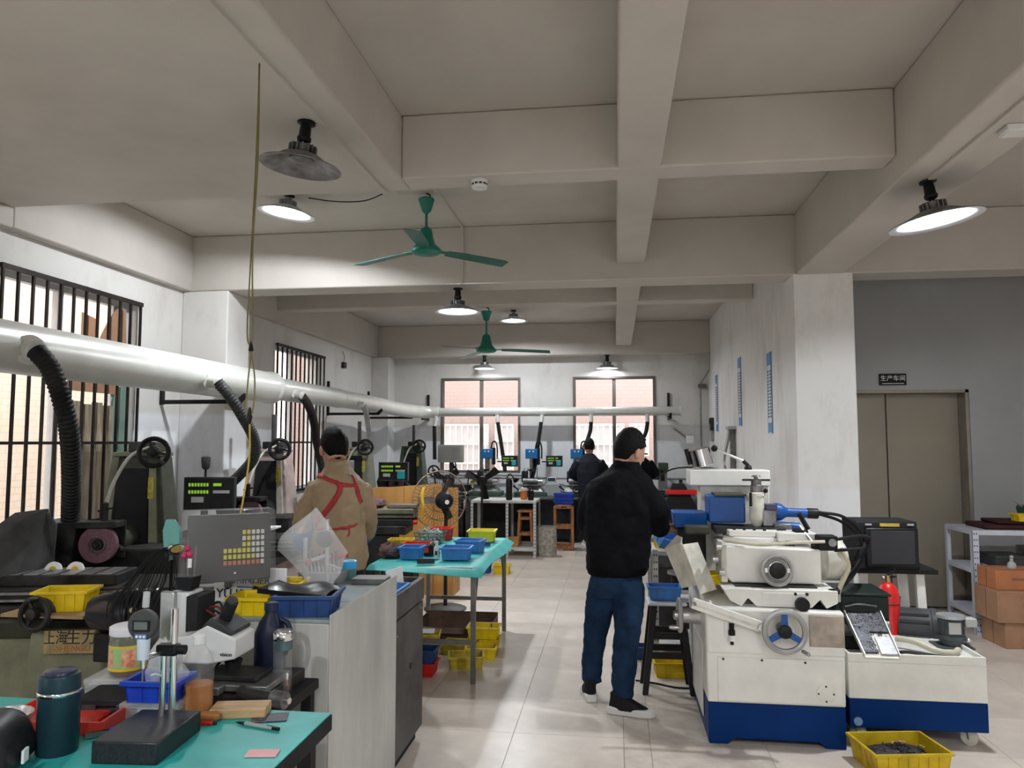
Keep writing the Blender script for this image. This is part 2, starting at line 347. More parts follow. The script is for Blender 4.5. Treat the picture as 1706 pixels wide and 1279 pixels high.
# buildings across the way ----------------------------------------------
def brickmat(key, c1, c2, sc):
    m = bpy.data.materials.new(key); m.use_nodes = True; n = m.node_tree.nodes; L = m.node_tree.links; b = n['Principled BSDF']; b.inputs['Roughness'].default_value = .7
    tc = n.new('ShaderNodeTexCoord'); mp = n.new('ShaderNodeMapping'); L.new(tc.outputs['UV'], mp.inputs[0])
    br = n.new('ShaderNodeTexBrick'); br.inputs['Scale'].default_value = sc; br.inputs['Color1'].default_value = (*c1, 1); br.inputs['Color2'].default_value = (*c2, 1); br.inputs['Mortar'].default_value = (c1[0] * .8, c1[1] * .8, c1[2] * .8, 1)
    br.inputs['Mortar Size'].default_value = .012; L.new(mp.outputs[0], br.inputs['Vector']); L.new(br.outputs['Color'], b.inputs['Base Color']); return m
PINKT = brickmat('pink_facade_tile', (.42, .3, .265), (.4, .305, .275), 1.0); CREAMT = brickmat('cream_facade_tile', (.56, .43, .33), (.54, .44, .36), 1.0)
def facade(name, label, verts, m, uvs):
    me = bpy.data.meshes.new(name); me.from_pydata(verts, [], [(0, 1, 2, 3)]); uv = me.uv_layers.new()
    for i, q in enumerate(uvs): uv.data[i].uv = q
    me.materials.append(m); o = bpy.data.objects.new(name, me); COL.objects.link(o)
    sd = o.modifiers.new('solid', 'SOLIDIFY'); sd.thickness = .3; return tag(o, label, 'building')
fb = facade('neighbour_building', 'pale pink tiled building seen through the two back windows', [(-7.6, 17, 0), (6, 17, 0), (6, 17, 7), (-7.6, 17, 7)], PINKT, [(0, 0), (40, 0), (40, 20), (0, 20)])
facade('neighbour_building', 'cream and pink tiled building seen through the left wall windows', [(-8.2, 17.4, 0), (-8.2, -6, 0), (-8.2, -6, 6.5), (-8.2, 17.4, 6.5)], CREAMT, [(0, 0), (60, 0), (60, 18), (0, 18)])
struct(MB().box(-12, 8, -8, 20, -.5, -.13).out('ground', mat('outside_concrete', (.5, .48, .45), .9)))
LATT = mat('white_lattice', (.85, .83, .8), .5, var=0)
def lattice(label, x0, x1, z0, z1):
    W, Hh = x1 - x0, z1 - z0
    g = MB().box(0, W, .0, .02, 0, Hh).out('window', mat('outside_pane', (.62, .58, .56), .2, var=.05), fb, label=label, loc=(x0, 16.68, z0))
    for k in range(int(W / .13) + 1): MB().box(k * .13, k * .13 + .022, -.05, -.03, 0, Hh).out('bar', LATT, g)
    for k in range(4): MB().box(0, W, -.055, -.035, k * Hh / 3, k * Hh / 3 + .03).out('rail', LATT, g)
lattice('barred window across the way seen through the left pane of the left back window', -4.0, -2.75, .7, 1.95)
lattice('barred window across the way seen through the right pane of the left back window', -2.6, -2.2, .9, 1.95)
lattice('barred window across the way seen through the left pane of the right back window', -.9, .2, .7, 1.95)
lattice('narrow barred window across the way behind the standing worker in black', .3, .7, 1.3, 1.95)

# elevator ----------------------------------------------------------------
DOORM = mat('elevator_door_paint', (.3, .265, .21), .42, .2, var=.05, scale=2)
dr = struct(MB().box(2.0, 3.36, 8.06, 8.1, 0, 2.1).out('door_1', DKGREY)); dr['label'] = 'closed two-leaf beige elevator door'
MB().box(2.0, 2.655, 8.03, 8.058, .01, 2.07).out('door_leaf', DOORM, dr, bev=.004); MB().box(2.665, 3.33, 8.03, 8.058, .01, 2.07).out('door_leaf', DOORM, dr, bev=.004)
MB().box(3.33, 3.36, 7.86, 8.06, 0, 2.1).out('jamb', mat('steel_jamb', (.32, .29, .25), .35, .5), dr); MB().box(2.0, 3.36, 7.86, 8.06, 2.07, 2.1).out('lintel', MATS['steel_jamb'], dr)
sg = thing('door_sign', 'small black sign with white Chinese lettering above the elevator door', 'sign', (2.67, 7.845, 2.2))
MB().box(-.125, .125, -.012, .004, -.055, .055).out('plate', BLACK, sg, bev=.003)
SIGNW = mat('sign_white', (.8, .8, .78), .5, var=0)
text('lettering', '生产车间', .058, SIGNW, sg, (0, -.014, .008)); MB().box(-.1, .1, -.0135, -.0125, -.043, -.037).out('underline', SIGNW, sg)
# posters on the right wall ------------------------------------------------
PB = mat('poster_blue', (.1, .3, .55), .5, var=.15); PW = mat('poster_white', (.72, .75, .78), .5, var=.05); PI_ = mat('poster_ink', (.08, .12, .2), .6, var=0)
def poster(label, y, z0, z1, w):
    g = thing('wall_poster', label, 'poster', (XR - .002, y, z0), 0, 'narrow posters on the right wall'); H = z1 - z0
    MB().box(-.006, 0, -w / 2, w / 2, 0, H).out('sheet', PW, g)
    MB().box(-.0075, -.006, -w / 2, w / 2, H - .13, H).out('title_band', PB, g)
    MB().box(-.0075, -.006, -w / 2 + .012, w / 2 - .012, .012, .11).out('foot_band', PB, g)
    b = MB()
    for k in range(2):
        for j in range(15):
            yy = (-.25 + .5 * k) * w; b.box(-.0072, -.006, yy - .028, yy + .028, .16 + j * (H - .33) / 15, .16 + j * (H - .33) / 15 + .022)
    o = b.out('print_lines', PI_, g); o['kind'] = 'stuff'
    for s in (-1, 1): MB().box(-.008, 0, s * w / 2 - .006, s * w / 2 + .006, 0, H).out('side_trim', PB, g)
poster('nearest blue and white vertical poster on the right wall', 8.03, 1.68, 2.5, .2)
poster('middle blue and white vertical poster on the right wall', 9.9, 1.79, 2.65, .2)
poster('farthest narrow poster on the right wall near the back corner', 12.1, 1.75, 2.62, .2)
# ---------------------------------------------------------------- ceiling lamps
LEDS = mat('lamp_led_small', (1, 1, 1), .5, var=0, emit=(.9, .95, 1.0), es=LAMP_E * .1)
LED = mat('lamp_led', (1, 1, 1), .5, var=0, emit=(.9, .95, 1.0), es=LAMP_E)
SHIN = mat('lamp_shade_inside', (.82, .84, .88), .35, var=.05)
SHOUT = mat('lamp_shade_outside', (.33, .31, .31), .45, .4, var=.35, scale=12)
def lamp(label, x, y, z, drop, dia, on=True, neck=True, tilt=(0, 0), under='dark'):
    t = thing('pendant_lamp', label, 'lamp', (x, y, z), 0, 'saucer lamps under the ceiling')
    t.rotation_euler = (R(tilt[0]), R(tilt[1]), 0); r = dia / 2; sk = BLACK if neck else GREY
    MB().lathe([(.045, 0), (.045, -.012), (.03, -.02)], n=20).out('canopy', BLACK, t)
    MB().lathe([(.02, -.015), (.028, -.03), (.03, -.075), (.036, -.085), (.034, -.1), (.022, -.11)], n=20).out('socket', sk, t)
    hz = -drop + .05; b = MB().lathe([(.05, hz + .045), (.054, hz + .04), (.054, hz), (.06, hz - .008)], n=24)
    for k in range(16):
        a = 2 * PI * k / 16; b.at((0, 0, 0), (0, 0, math.degrees(a))).box(.052, .07, -.003, .003, hz, hz + .042)
    b.out('heat_sink', DSTEEL if neck else GREY, t)
    MB().cyl((0, 0, -.1), (0, 0, hz + .04), .014).out('stem', sk, t)
    b = MB().lathe([(.06, hz - .002), (.1, hz - .012), (r * .7, -drop + .008), (r, -drop - .014), (r + .003, -drop - .018), (r - .003, -drop - .02), (r * .7, -drop + .0), (.1, hz - .02), (.06, hz - .012)], n=40, cap=False)
    b.out('shade', SHIN if on else SHOUT, t)
    if on: MB().lathe([(.062, hz + .002), (.1, hz - .009), (r * .7, -drop + .011), (r + .001, -drop - .012)], n=40, cap=False).out('shade_cover', SHOUT if under == 'dark' else SHIN, t)
    MB().lathe([(.05, hz - .016), (.062, hz - .022), (.062, hz - .034), (.04, hz - .042)], n=28).out('diffuser', (LED if dia > .37 else LEDS) if on else SHOUT, t)
lamp('unlit saucer lamp with grimy shade nearest the camera on the low ceiling', -1.52, 3.58, Z2, .215, .4, False, tilt=(0, 7))
lamp('lit saucer lamp above the near left window side without black neck', -2.61, 5.83, ZS, .14, .45, True, False, (0, 8), 'white')
lamp('lit saucer lamp hanging under the right long beam near the elevator', 1.75, 4.48, ZP, .22, .48, True, tilt=(0, -9))
lamp('lit saucer lamp under the main cross beam behind the near ceiling fan', -1.47, 7.1, ZP, .215, .43)
lamp('small lit saucer lamp to the right of the far ceiling fan', -1.52, 11.54, ZS, .15, .42, True, False, (0, 0), 'white')
lamp('small lit saucer lamp in front of the left back window', -2.18, 12.78, ZP, .21, .36)
lamp('small lit saucer lamp in front of the right back window', -.12, 12.98, ZP, .21, .36)
lamp('added saucer lamp overhead left behind the photographer, unseen fill light', -1.52, -.4, Z2 - .014, .215, .43); lamp('added saucer lamp under the right beam behind the photographer, unseen fill light', 1.75, -.2, ZP - .014, .22, .45); lamp('added saucer lamp under the centre beam behind the photographer, unseen fill light', .15, -1.6, Z2, .215, .43)  # three lamps added out of view to light the machine fronts
# ---------------------------------------------------------------- ceiling fans
def fan(label, x, y, z, hub, r, ang):
    t = thing('ceiling_fan', label, 'fan', (x, y, z), 0, 'green ceiling fans')
    b = MB().tube(smooth_path([(0, 0, 0), (.03, 0, -.02), (.02, 0, -.06), (0, 0, -.06)], 4), .006, 6); b.out('hook', BLACKM, t)
    MB().lathe([(.062, -.045), (.066, -.055), (.052, -.1), (.036, -.15), (.02, -.165)], n=24).out('canopy', FANG, t)
    h = hub - z
    MB().cyl((0, 0, -.06), (0, 0, h + .13), .011, n=12).out('down_rod', FANG, t)
    MB().lathe([(.02, h + .19), (.045, h + .17), (.06, h + .1), (.075, h + .05), (.11, h + .02), (.122, h + .005), (.12, h - .015), (.1, h - .03), (.05, h - .038)], n=32).out('motor', FANG, t)
    BL = mat('fan_blade', (.012, .15, .12), .35, .2, var=.25)
    for a in ang:
        b = MB().at((0, 0, h), (0, 0, a)); b.box(.08, .22, -.028, .028, -.004, .004); o = b.out('blade_iron', FANG, t)
        b = MB().at((0, 0, h), (0, 0, a)); q = []
        for i, (xx, w0, w1) in enumerate([(.18, -.05, .05), (.3, -.06, .062), (r - .04, -.068, .066), (r, -.055, .062)]):
            tw = R(-8); dz = -.03 * (xx / r) ** 2 * (r / .7)
            for yy in (w0, w1):
                for th in (0, -.004): q.append((xx, yy, dz + yy * math.tan(tw) + th))
        fs = []
        for i in range(3):
            k = i * 4; fs += [(k, k + 4, k + 6, k + 2), (k + 1, k + 3, k + 7, k + 5), (k, k + 1, k + 5, k + 4), (k + 2, k + 6, k + 7, k + 3)]
        fs += [(0, 2, 3, 1), (12, 13, 15, 14)]; b.add(q, fs); b.out('blade', BL, t)
fan('green ceiling fan with three blades nearest the camera', -1.49, 5.93, ZS, 3.13, .72, (-84, 36, 156))
fan('smaller looking green ceiling fan farther back in front of the back windows', -1.51, 8.98, Z2, 2.69, .76, (2, 122, 242))
t = thing('smoke_detector', 'round white smoke detector under the near cross beam', 'smoke detector', (-.81, 4.55, Z2))
MB().lathe([(.05, 0), (.05, -.012), (.043, -.02), (.043, -.03), (.05, -.034), (.046, -.05), (.02, -.055)], n=28).out('body', WHITE, t)
b = MB()
for k in range(10): b.at((0, 0, 0), (0, 0, 36 * k)).box(.04, .0475, -.007, .007, -.03, -.021)
b.out('vent_slot', BLACKM, t)
# conduits, cords
tag(MB().box(-1.465, -1.435, -2, 4.68, Z2 - .014, Z2 - .0005).out('conduit', BEAM), 'white cable trunking running along the low near ceiling', 'conduit')
b = MB(); b.box(-1.405, -1.38, 4.68, 6.9, ZS - .014, ZS - .0005); b.box(-1.405, -1.38, 6.888, 6.9095, ZP, ZS - .0005); tag(b.out('conduit', BEAM), 'white cable trunking running behind the near fan and down the main beam', 'conduit')
tag(MB().box(1.73, 1.765, -2, 4.42, ZP - .014, ZP - .0005).out('conduit', BEAM), 'white cable trunking along the right beam leading to its lamp', 'conduit')
tag(MB().tube(smooth_path([(-1.45, 4.685, 3.195), (-1.6, 4.72, 3.16), (-1.8, 4.74, 3.17), (-1.98, 4.72, 3.195)], 5), .004, 6).out('loose_wire', BLACKM), 'thin black loose wire under the edge of the low ceiling', 'wire')
cd = thing('pull_cord', 'long yellow-green twisted cord hanging from the low ceiling', 'cord', (-1.48, 2.98, Z2))
CORDM = mat('cord_olive', (.22, .19, .06), .6, var=.2); CORDY = mat('cord_yellow', (.55, .36, .06), .6)
for s in (-1, 1):
    MB().tube(smooth_path([(0, 0, 0), (.004 * s, 0, -.4), (-.012 + .003 * s, 0, -.8), (.012 * s - .012, 0, -1.15), (-.005, 0, -1.22), (.014 * s, 0, -1.34), (.016 * s - .004, 0, -1.45), (-.004, 0, -1.52)], 5), .0035, 6).out('strand', CORDM, cd)
MB().lathe([(.003, -1.185), (.011, -1.225), (.002, -1.23)], (-.005, 0, 0), n=10).out('knot', BLACK, cd)
MB().lathe([(.004, -1.46), (.012, -1.5), (.004, -1.53)], (-.004, 0, 0), n=10).out('knot', BLACK, cd)
MB().tube(smooth_path([(-.004, 0, -1.5), (0, 0, -1.65), (-.012, -.01, -1.8), (-.03, -.02, -1.93)], 5), .004, 6).out('cord_tail', CORDY, cd)
# ---------------------------------------------------------------- exhaust duct
DX, DZ = -3.5, 2.15
du = thing('exhaust_duct', 'long silver exhaust duct running along the left and back walls', 'duct', (DX, 0, DZ))
MB().cyl((0, -4, 0), (0, 7.45, 0), .154, n=40).out('main_pipe', ALU, du)
MB().lathe([(.154, 7.4), (.164, 7.42), (.164, 7.47), (.14, 7.52), (.124, 7.57)], (0, 0, 0), 'Y', 40).out('reducer', ALU, du)
MB().tube([(0, 7.5, 0), (0, 9.45, 0)], .119, 32).out('branch_pipe', ALU, du)
MB().tube([(0, 9.4, 0), (0, 11.3, -.005)], .114, 32).out('branch_pipe', ALU, du)
MB().ring((0, 9.43, 0), .118, .007, 'Y', 32, 6).out('joint_ring', ALU, du)
MB().tube(smooth_path([(0, 11.25, -.005), (.03, 11.9, -.025), (.12, 12.4, -.04), (.28, 12.76, -.05), (.5, 12.86, -.05)], 6), [.112] * 12 + [.11] * 4 + [.105] * 5 + [.1] * 4, 28).out('elbow', ALU, du)
MB().tube([(.45, 12.86, -.05), (4.57, 12.86, -.05)], .075, 24).out('back_pipe', ALU, du)
MB().lathe([(.085, .42), (.1, .44), (.1, .5), (.085, .52)], (0, 12.86, -.05), 'X', 24).out('joint_ring', ALU, du)
MB().lathe([(.078, 4.55), (.084, 4.56), (.084, 4.58), (.07, 4.585)], (0, 12.86, -.05), 'X', 24).out('end_cap', ALU, du)
CLAMP = mat('port_plastic', (.7, .7, .66), .4, var=.1)
def dport(p, d, r):
    p = Vector(p) - Vector((DX, 0, DZ)); d = Vector(d).normalized()
    b = MB().lathe([(r * 1.7, .0), (r * 1.75, .012), (r * 1.15, .02), (r * 1.1, .075), (r * 1.2, .08), (r * 1.2, .1), (r * 1.0, .105)], p, d, 24)
    for k in range(4):
        u, v, w = frame(d); q = p + (u * math.cos(k * PI / 2 + .7) + v * math.sin(k * PI / 2 + .7)) * r * 1.45; b.lathe([(.008, 0), (.008, .022)], q, d, 8)
    b.out('hose_port', CLAMP, du)
def hose(label, pts, r, m=RUBBER, k=16, pitch=.026):
    P = smooth_path(pts, 24); L = [0]
    for a, b_ in zip(P, P[1:]): L.append(L[-1] + (b_ - a).length)
    n = int(L[-1] / pitch * 3); Q = []; rr = []; j = 0
    for i in range(n + 1):
        s = L[-1] * i / n
        while j < len(L) - 2 and L[j + 1] < s: j += 1
        f = (s - L[j]) / max(1e-6, L[j + 1] - L[j]); Q.append(P[j].lerp(P[j + 1], f)); rr.append(r * (1.06, 1.0, .9)[i % 3])
    return tag(MB().tube(Q, rr, k).out('exhaust_hose', m, smooth=60), label, 'hose', 'corrugated exhaust hoses')
# hose ports and hoses -----------------------------------------------------
dport((-3.35, 4.0, 2.13), (1, -.5, -.15), .05)
hose('thick black hose dropping from the duct to the nearest grinder', [(-3.26, 3.95, 2.11), (-3.18, 3.95, 2.03), (-3.12, 3.97, 1.88), (-3.11, 4.05, 1.65), (-3.2, 4.2, 1.4), (-3.33, 4.38, 1.115)], .052)
dport((-3.35, 6.0, 2.1), (1, -.35, -.1), .042)
hose('long curved grey-black hose looping from the duct to the second grinder', [(-3.26, 5.97, 2.09), (-3.18, 6.0, 1.99), (-3.12, 6.1, 1.84), (-3.08, 6.28, 1.62), (-3.14, 6.4, 1.46), (-3.28, 6.48, 1.33), (-3.46, 6.52, 1.18)], .046, mat('hose_grey', (.05, .052, .05), .45, var=.2))
dport((-3.385, 7.82, 2.11), (1, -.3, -.2), .036)
hose('dark hose running down behind the head of the beige worker', [(-3.3, 7.8, 2.08), (-3.3, 8.0, 1.98), (-3.4, 8.4, 1.8), (-3.5, 8.75, 1.55), (-3.5, 9.0, 1.15)], .045, mat('hose_brown', (.03, .024, .022), .5))
dport((-3.4, 9.9, 2.1), (1, -.3, -.15), .034)
hose('pale grey hose from the duct down to the third grinder handwheel', [(-3.32, 9.88, 2.08), (-3.3, 9.95, 1.96), (-3.3, 10.05, 1.75), (-3.31, 10.1, 1.55), (-3.32, 10.15, 1.2)], .036, mat('hose_pale', (.3, .3, .29), .45, var=.2))
for x, pts, lb in ((-3.02, [(-3.04, 12.78, 1.86), (-3.03, 12.76, 1.6), (-3.02, 12.74, 1.3)], 'straight black hose at the left end of the back duct'),
                   (-1.96, [(-1.95, 12.78, 1.92), (-1.9, 12.74, 1.65), (-1.84, 12.68, 1.32), (-1.8, 12.6, 1.12)], 'black hose dropping from the back duct in front of the left back window'),
                   (-1.21, [(-1.22, 12.78, 1.92), (-1.26, 12.72, 1.6), (-1.31, 12.65, 1.2), (-1.36, 12.6, .98)], 'black hose dropping from the back duct between the two back windows'),
                   (-.39, [(-.39, 12.78, 1.92), (-.41, 12.75, 1.75), (-.5, 12.7, 1.52), (-.6, 12.68, 1.35)], 'bent black hose beside the far worker'),
                   (.53, [(.53, 12.78, 1.92), (.5, 12.75, 1.75), (.42, 12.7, 1.6), (.33, 12.66, 1.4), (.3, 12.62, 1.15)], 'black hose at the right end of the back duct')):
    dport((x, 12.84, 2.055), (0, -.4, -1), .03)
    MB().tube(smooth_path([(x, 12.8, 2.03), (x, 12.79, 1.98), pts[0]], 4), .032, 14).out('hose_stub', CLAMP, du).location = (-DX, 0, -DZ)
    hose(lb, pts, .033)
# wall brackets under the duct -------------------------------------------
BRK = mat('bracket_black', (.015, .015, .015), .5, var=.2)
def bracket(label, y, zt=2.42, left=True, x=None):
    g = thing('duct_bracket', label, 'bracket', (XL, y, 0) if left else (x, YB, 0), 0 if left else -90, 'black brackets carrying the duct')
    rd = .16 if y < 8 else .122
    if not left: rd = .085
    zc = DZ if left else DZ - .05; reach = .78 if left else .42
    MB().box(0, .03, -.02, .02, zc - rd - .05, zt).out('wall_post', BRK, g)
    MB().box(.03, reach, -.018, .018, zc - rd - .045, zc - rd - .008).out('arm', BRK, g)
    MB().hexa([(reach, -.018, zc - rd - .045), (reach + .06, -.018, zc - rd + .02), (reach + .06, .018, zc - rd + .02), (reach, .018, zc - rd - .045), (reach - .03, -.018, zc - rd - .01), (reach + .04, -.018, zc - rd + .05), (reach + .04, .018, zc - rd + .05), (reach - .03, .018, zc - rd - .01)]).out('tip', BRK, g)
bracket('nearest black bracket under the thick duct behind the near left window', 6.6, 2.38)
bracket('black bracket under the thin duct right of the far left window', 10.75, 2.48)
bracket('black bracket in the far left corner under the duct', 12.6, 2.45)
for x, lb in ((-3.25, 'black bracket at the left edge of the left back window'), (.9, 'black bracket holding the right end of the back duct')): bracket(lb, 13, 2.42, False, x)

# ---------------------------------------------------------------- surface grinders
def handwheel(b_name, par, c, ax, r, m=BLACK, hub=.022, spokes=3, rim=.013, handle=True, a0=20, rimm=None, knobm=None):
    u, v, w = frame(ax); c = Vector(c)
    o = MB().ring(c, r - rim, rim, ax, 32, 8).out(b_name, rimm or m, par)
    b = MB().lathe([(hub, -.025), (hub * 1.1, 0), (hub * .9, .03), (hub * .5, .036)], c, ax, 16); b.out('hub', knobm or m, o)
    for k in range(spokes):
        a = R(a0) + 2 * PI * k / spokes; d = u * math.cos(a) + v * math.sin(a)
        e = w.cross(d) * r * (.1 if m is BLACK or m is DARK else .15); f = w * .006; A, Z = c + d * hub * .8, c + d * (r - rim * 1.4); MB().hexa([A - e - f, A + e - f, A + e + f, A - e + f, Z - e * .8 - f, Z + e * .8 - f, Z + e * .8 + f, Z - e * .8 + f]).out('spoke', m, o)
    if handle:
        d = u * math.cos(R(a0 + 200)) + v * math.sin(R(a0 + 200)); p = c + d * (r - rim)
        MB().lathe([(.008, 0), (.013, .02), (.014, .05), (.009, .065)], p, ax, 12).out('handle', knobm or m, o)
    return o
GREENLED = mat('green_digits', (.1, .3, .02), .4, var=0, emit=(.4, .75, .05), es=.22)
CYANP = mat('cyan_keypad', (.02, .42, .44), .4, var=.05); LCDG = mat('grey_label', (.45, .46, .45), .5, var=.05)
def readout(par, loc, rz, w=.3, h=.2, keypad=True, m=None, lit=True, name='digital_readout', tilt=0):
    """a boxy digital readout: case, bezel, digit rows, key blocks; returns its case"""
    o = MB().box(-w / 2, w / 2, 0, .055, -h / 2, h / 2).out(name, m or DKGREY, par, bev=.006, loc=loc, rot=(tilt, 0, rz))
    MB().box(-w / 2 + .012, w / 2 - .012, -.004, 0, -h / 2 + .012, h / 2 - .012).out('bezel', BLACKM, o)
    for k in range(2):
        z = h * (.27 - .22 * k); q = MB()
        for j in range(7):
            x = -w * .4 + j * w * .058; q.box(x, x + w * .04, -.0055, -.004, z - h * .05, z + h * .05)
        q.out('digit_row', GREENLED if lit else LCDG, o)
        MB().box(w * .08, w * (.4 if k else .24), -.0055, -.004, z - h * .045, z + h * .045).out('display_strip', (GREENLED if lit and not k else LCDG), o)
    if keypad: MB().box(w * .14, w * .4, -.0058, -.004, -h * .38, h * .0).out('keypad', CYANP, o)
    MB().box(-w * .34, -w * .1, -.0058, -.004, -h * .27, -h * .1).out('label_strip', LCDG, o)
    return o
def grinder(label, loc, rz, body, dark, front=True, post=True, wheel_x=.0, pale=None, detail=1):
    g = thing('surface_grinder', label, 'grinder', loc, rz, 'surface grinders along the left wall')
    pale = pale or body
    b = MB(); b.taper((-.3, .42, -1.3, .45), 0, (-.26, .4, -1.22, .42), .62); b.out('base', body, g, bev=.02)
    MB().taper((-.34, .46, -1.24, -.15), .6, (-.42, .52, -1.3, -.2), .7).out('saddle', dark, g, bev=.012)
    MB().box(-.62, .66, -1.22, -.62, .7, .755).out('way', DARK, g, bev=.006)
    MB().box(-.84, .98, -1.14, -.7, .757, .83).out('table', DARK, g, bev=.008)
    for k, (yy, z) in enumerate(((-1.15, .775), (-1.15, .81))): MB().box(-.84, .98, yy - .012, yy + .01, z - .006, z + .006).out('table_slot', DSTEEL, g)
    MB().box(-.3, .32, -1.06, -.78, .83, .885).out('magnetic_chuck', DARK, g, bev=.005)
    for k in range(6): MB().box(-.27 + k * .095, -.2 + k * .095, -1.03, -.81, .885, .889).out('chuck_strip', STEEL if k % 2 else DSTEEL, g)
    MB().box(-.34, .34, -.34, .0, .6, .93).out('column_foot', DARK, g, bev=.02)
    # column with recessed front, side bands and cap
    MB().taper((-.23, .23, -.06, .3), .6, (-.15, .15, -.02, .2), 1.5).out('column', dark if front else body, g, bev=.012); MB().hexa([(-.245, -.075, .7), (-.17, -.075, .7), (-.17, .1, .7), (-.245, .1, .7), (-.165, -.035, 1.5), (-.115, -.035, 1.5), (-.115, .08, 1.5), (-.165, .08, 1.5)]).out('column_edge', body, g, bev=.006)
    MB().hexa([(-.15, -.075, .72), (.1, -.075, .72), (.1, -.05, .72), (-.15, -.05, .72), (-.115, -.035, 1.42), (.075, -.035, 1.42), (.075, -.015, 1.42), (-.115, -.015, 1.42)]).out('column_front', BLACKM, g)
    MB().hexa([(.115, -.085, .72), (.175, -.085, .72), (.175, -.05, .72), (.115, -.05, .72), (.085, -.045, 1.45), (.125, -.045, 1.45), (.125, -.015, 1.45), (.085, -.015, 1.45)]).out('column_band', pale, g)
    MB().box(-.155, .155, -.05, .21, 1.5, 1.53).out('column_cap', body, g, bev=.008)
    MB().box(-.06, .12, -.04, .2, 1.53, 1.6).out('gear_box', dark, g, bev=.01)
    if post: MB().cyl((.0, .1, 1.6), (.0, .1, 1.86), .024, n=14).out('screw_cover', DKGREY, g)
    MB().box(-.085, .045, -.034, -.028, 1.37, 1.405).out('name_strip', mat('aged_name_strip', (.35, .25, .14), .5), g)
    MB().box(.087, .125, -.06, -.052, 1.22, 1.36).out('warning_label', mat('yellow_warning', (.5, .42, .05), .5, var=.3, scale=40), g)
    MB().cyl((.1, -.02, 1.53), (.14, -.13, 1.53), .045, .04, n=20).out('wheel_bearing', dark, g)
    handwheel('handwheel', g, (.16, -.17, 1.53), (.25, -1, 0), .105, BLACK, .028, 3, .016)
    # head: spindle housing, guard, wheel, hose socket
    MB().cyl((wheel_x - .02, .0, .97), (wheel_x - .02, -.36, .97), .085, n=24).out('spindle_housing', dark, g)
    MB().prism([(wheel_x - .27, .87), (wheel_x - .3, 1.0), (wheel_x - .26, 1.11), (wheel_x + .1, 1.115), (wheel_x + .1, 1.075), (wheel_x - .13, 1.075), (wheel_x - .15, .87)], -.53, -.38, 'Y').out('wheel_guard', DARK, g, bev=.005)
    MB().box(wheel_x - .15, wheel_x + .1, -.38, -.36, .88, 1.11).out('guard_back', DARK, g)
    wh = MB().lathe([(.03, -.005), (.052, 0), (.055, .006), (.108, .008), (.112, .004), (.112, -.035), (.03, -.035)], (wheel_x - .01, -.5, .975), (0, -1, 0), 40).out('grinding_wheel', STONE, g)
    MB().ring((wheel_x - .01, -.508, .975), .05, .004, 'Y', 28, 6).out('flange_ring', DSTEEL, wh); MB().lathe([(.035, 0), (.03, .014), (.016, .016), (.014, .03)], (wheel_x - .01, -.5, .975), (0, -1, 0), 20).out('spindle_nut', DARK, wh)
    # coolant pipe with tap
    MB().tube(smooth_path([(.1, -.1, 1.56), (.02, -.2, 1.5), (-.02, -.32, 1.35), (-.03, -.4, 1.22)], 6), .012, 10).out('coolant_pipe', mat('pale_tube', (.4, .39, .33), .4), g)
    b = MB().cyl((-.03, -.42, 1.22), (-.03, -.42, 1.03), .022, n=14); b.cyl((-.07, -.42, 1.17), (.02, -.42, 1.19), .006, n=8); b.out('tap', DARK, g)
    b = MB()
    for k in range(5): b.cyl((.0 + k * .02, -.44, 1.0 - .012 * k), (.02 + k * .02, -.45, .988 - .012 * k), .012 + .002 * (k % 2), n=10)
    b.out('coolant_nozzle', DSTEEL, g)
    if front:
        MB().taper((.0, .42, -1.42, -1.28), .05, (.04, .4, -1.36, -1.22), .66).out('front_apron', body, g, bev=.02)
        MB().cyl((.09, -1.25, .76), (.09, -1.38, .76), .075, n=24).out('gear_hub', OLIVED, g)
        handwheel('feed_handwheel', g, (.09, -1.42, .76), (-.25, -1, .1), .088, DARK, .03, 3, .014, True, 150)
        MB().cyl((.27, -1.24, .76), (.27, -1.33, .76), .05, .045, n=20).out('dial', OLIVE, g)
    return g
def arm_readout(par, base, p, w, h, rz, **k):
    MB().tube(smooth_path([base, (base[0], base[1], p[2] - .02), (p[0], p[1] + .06, p[2])], 5), .014, 8).out('readout_arm', BLACKM, par); return readout(par, p, rz, w, h, **k)
g1 = grinder('olive surface grinder nearest the camera at the left edge with yellow bin on its table', (-3.2, 4.85, 0), 12, OLIVE, OLIVED, True, False, -.02, mat('pale_olive', (.24, .25, .15), .5, var=.2))
# splash guard at the left end of the table
b = MB(); b.prism([(-.52, .84), (-.52, 1.1), (-.4, 1.19), (-.24, 1.21), (-.17, 1.12), (-.18, .9), (-.24, .84)], -.72, -.7, 'Y'); b.out('splash_guard', DKGREY, g1)
MB().hexa([(-.24, -1.05, .84), (-.225, -1.05, .84), (-.165, -.7, .86), (-.18, -.7, .86), (-.52, -1.12, 1.06), (-.505, -1.12, 1.08), (-.225, -.7, 1.21), (-.24, -.7, 1.21)]).out('splash_side', DKGREY, g1)
MB().hexa([(-.62, -1.12, .84), (-.27, -1.12, .84), (-.27, -1.1, .84), (-.62, -1.1, .84), (-.62, -1.12, 1.09), (-.45, -1.12, 1.07), (-.45, -1.1, 1.07), (-.62, -1.1, 1.09)]).out('splash_plate', DARK, g1)
PLATEM = mat('brass_plate', (.33, .26, .12), .5, .2, var=.25, scale=20)
np_ = MB().box(.13, .37, -1.402, -1.385, .565, .675).out('name_plate', PLATEM, g1, rot=(0, 0, 0)); np_.rotation_euler = (0, 0, 0)
INK = mat('plate_ink', (.03, .025, .02), .6, var=0)
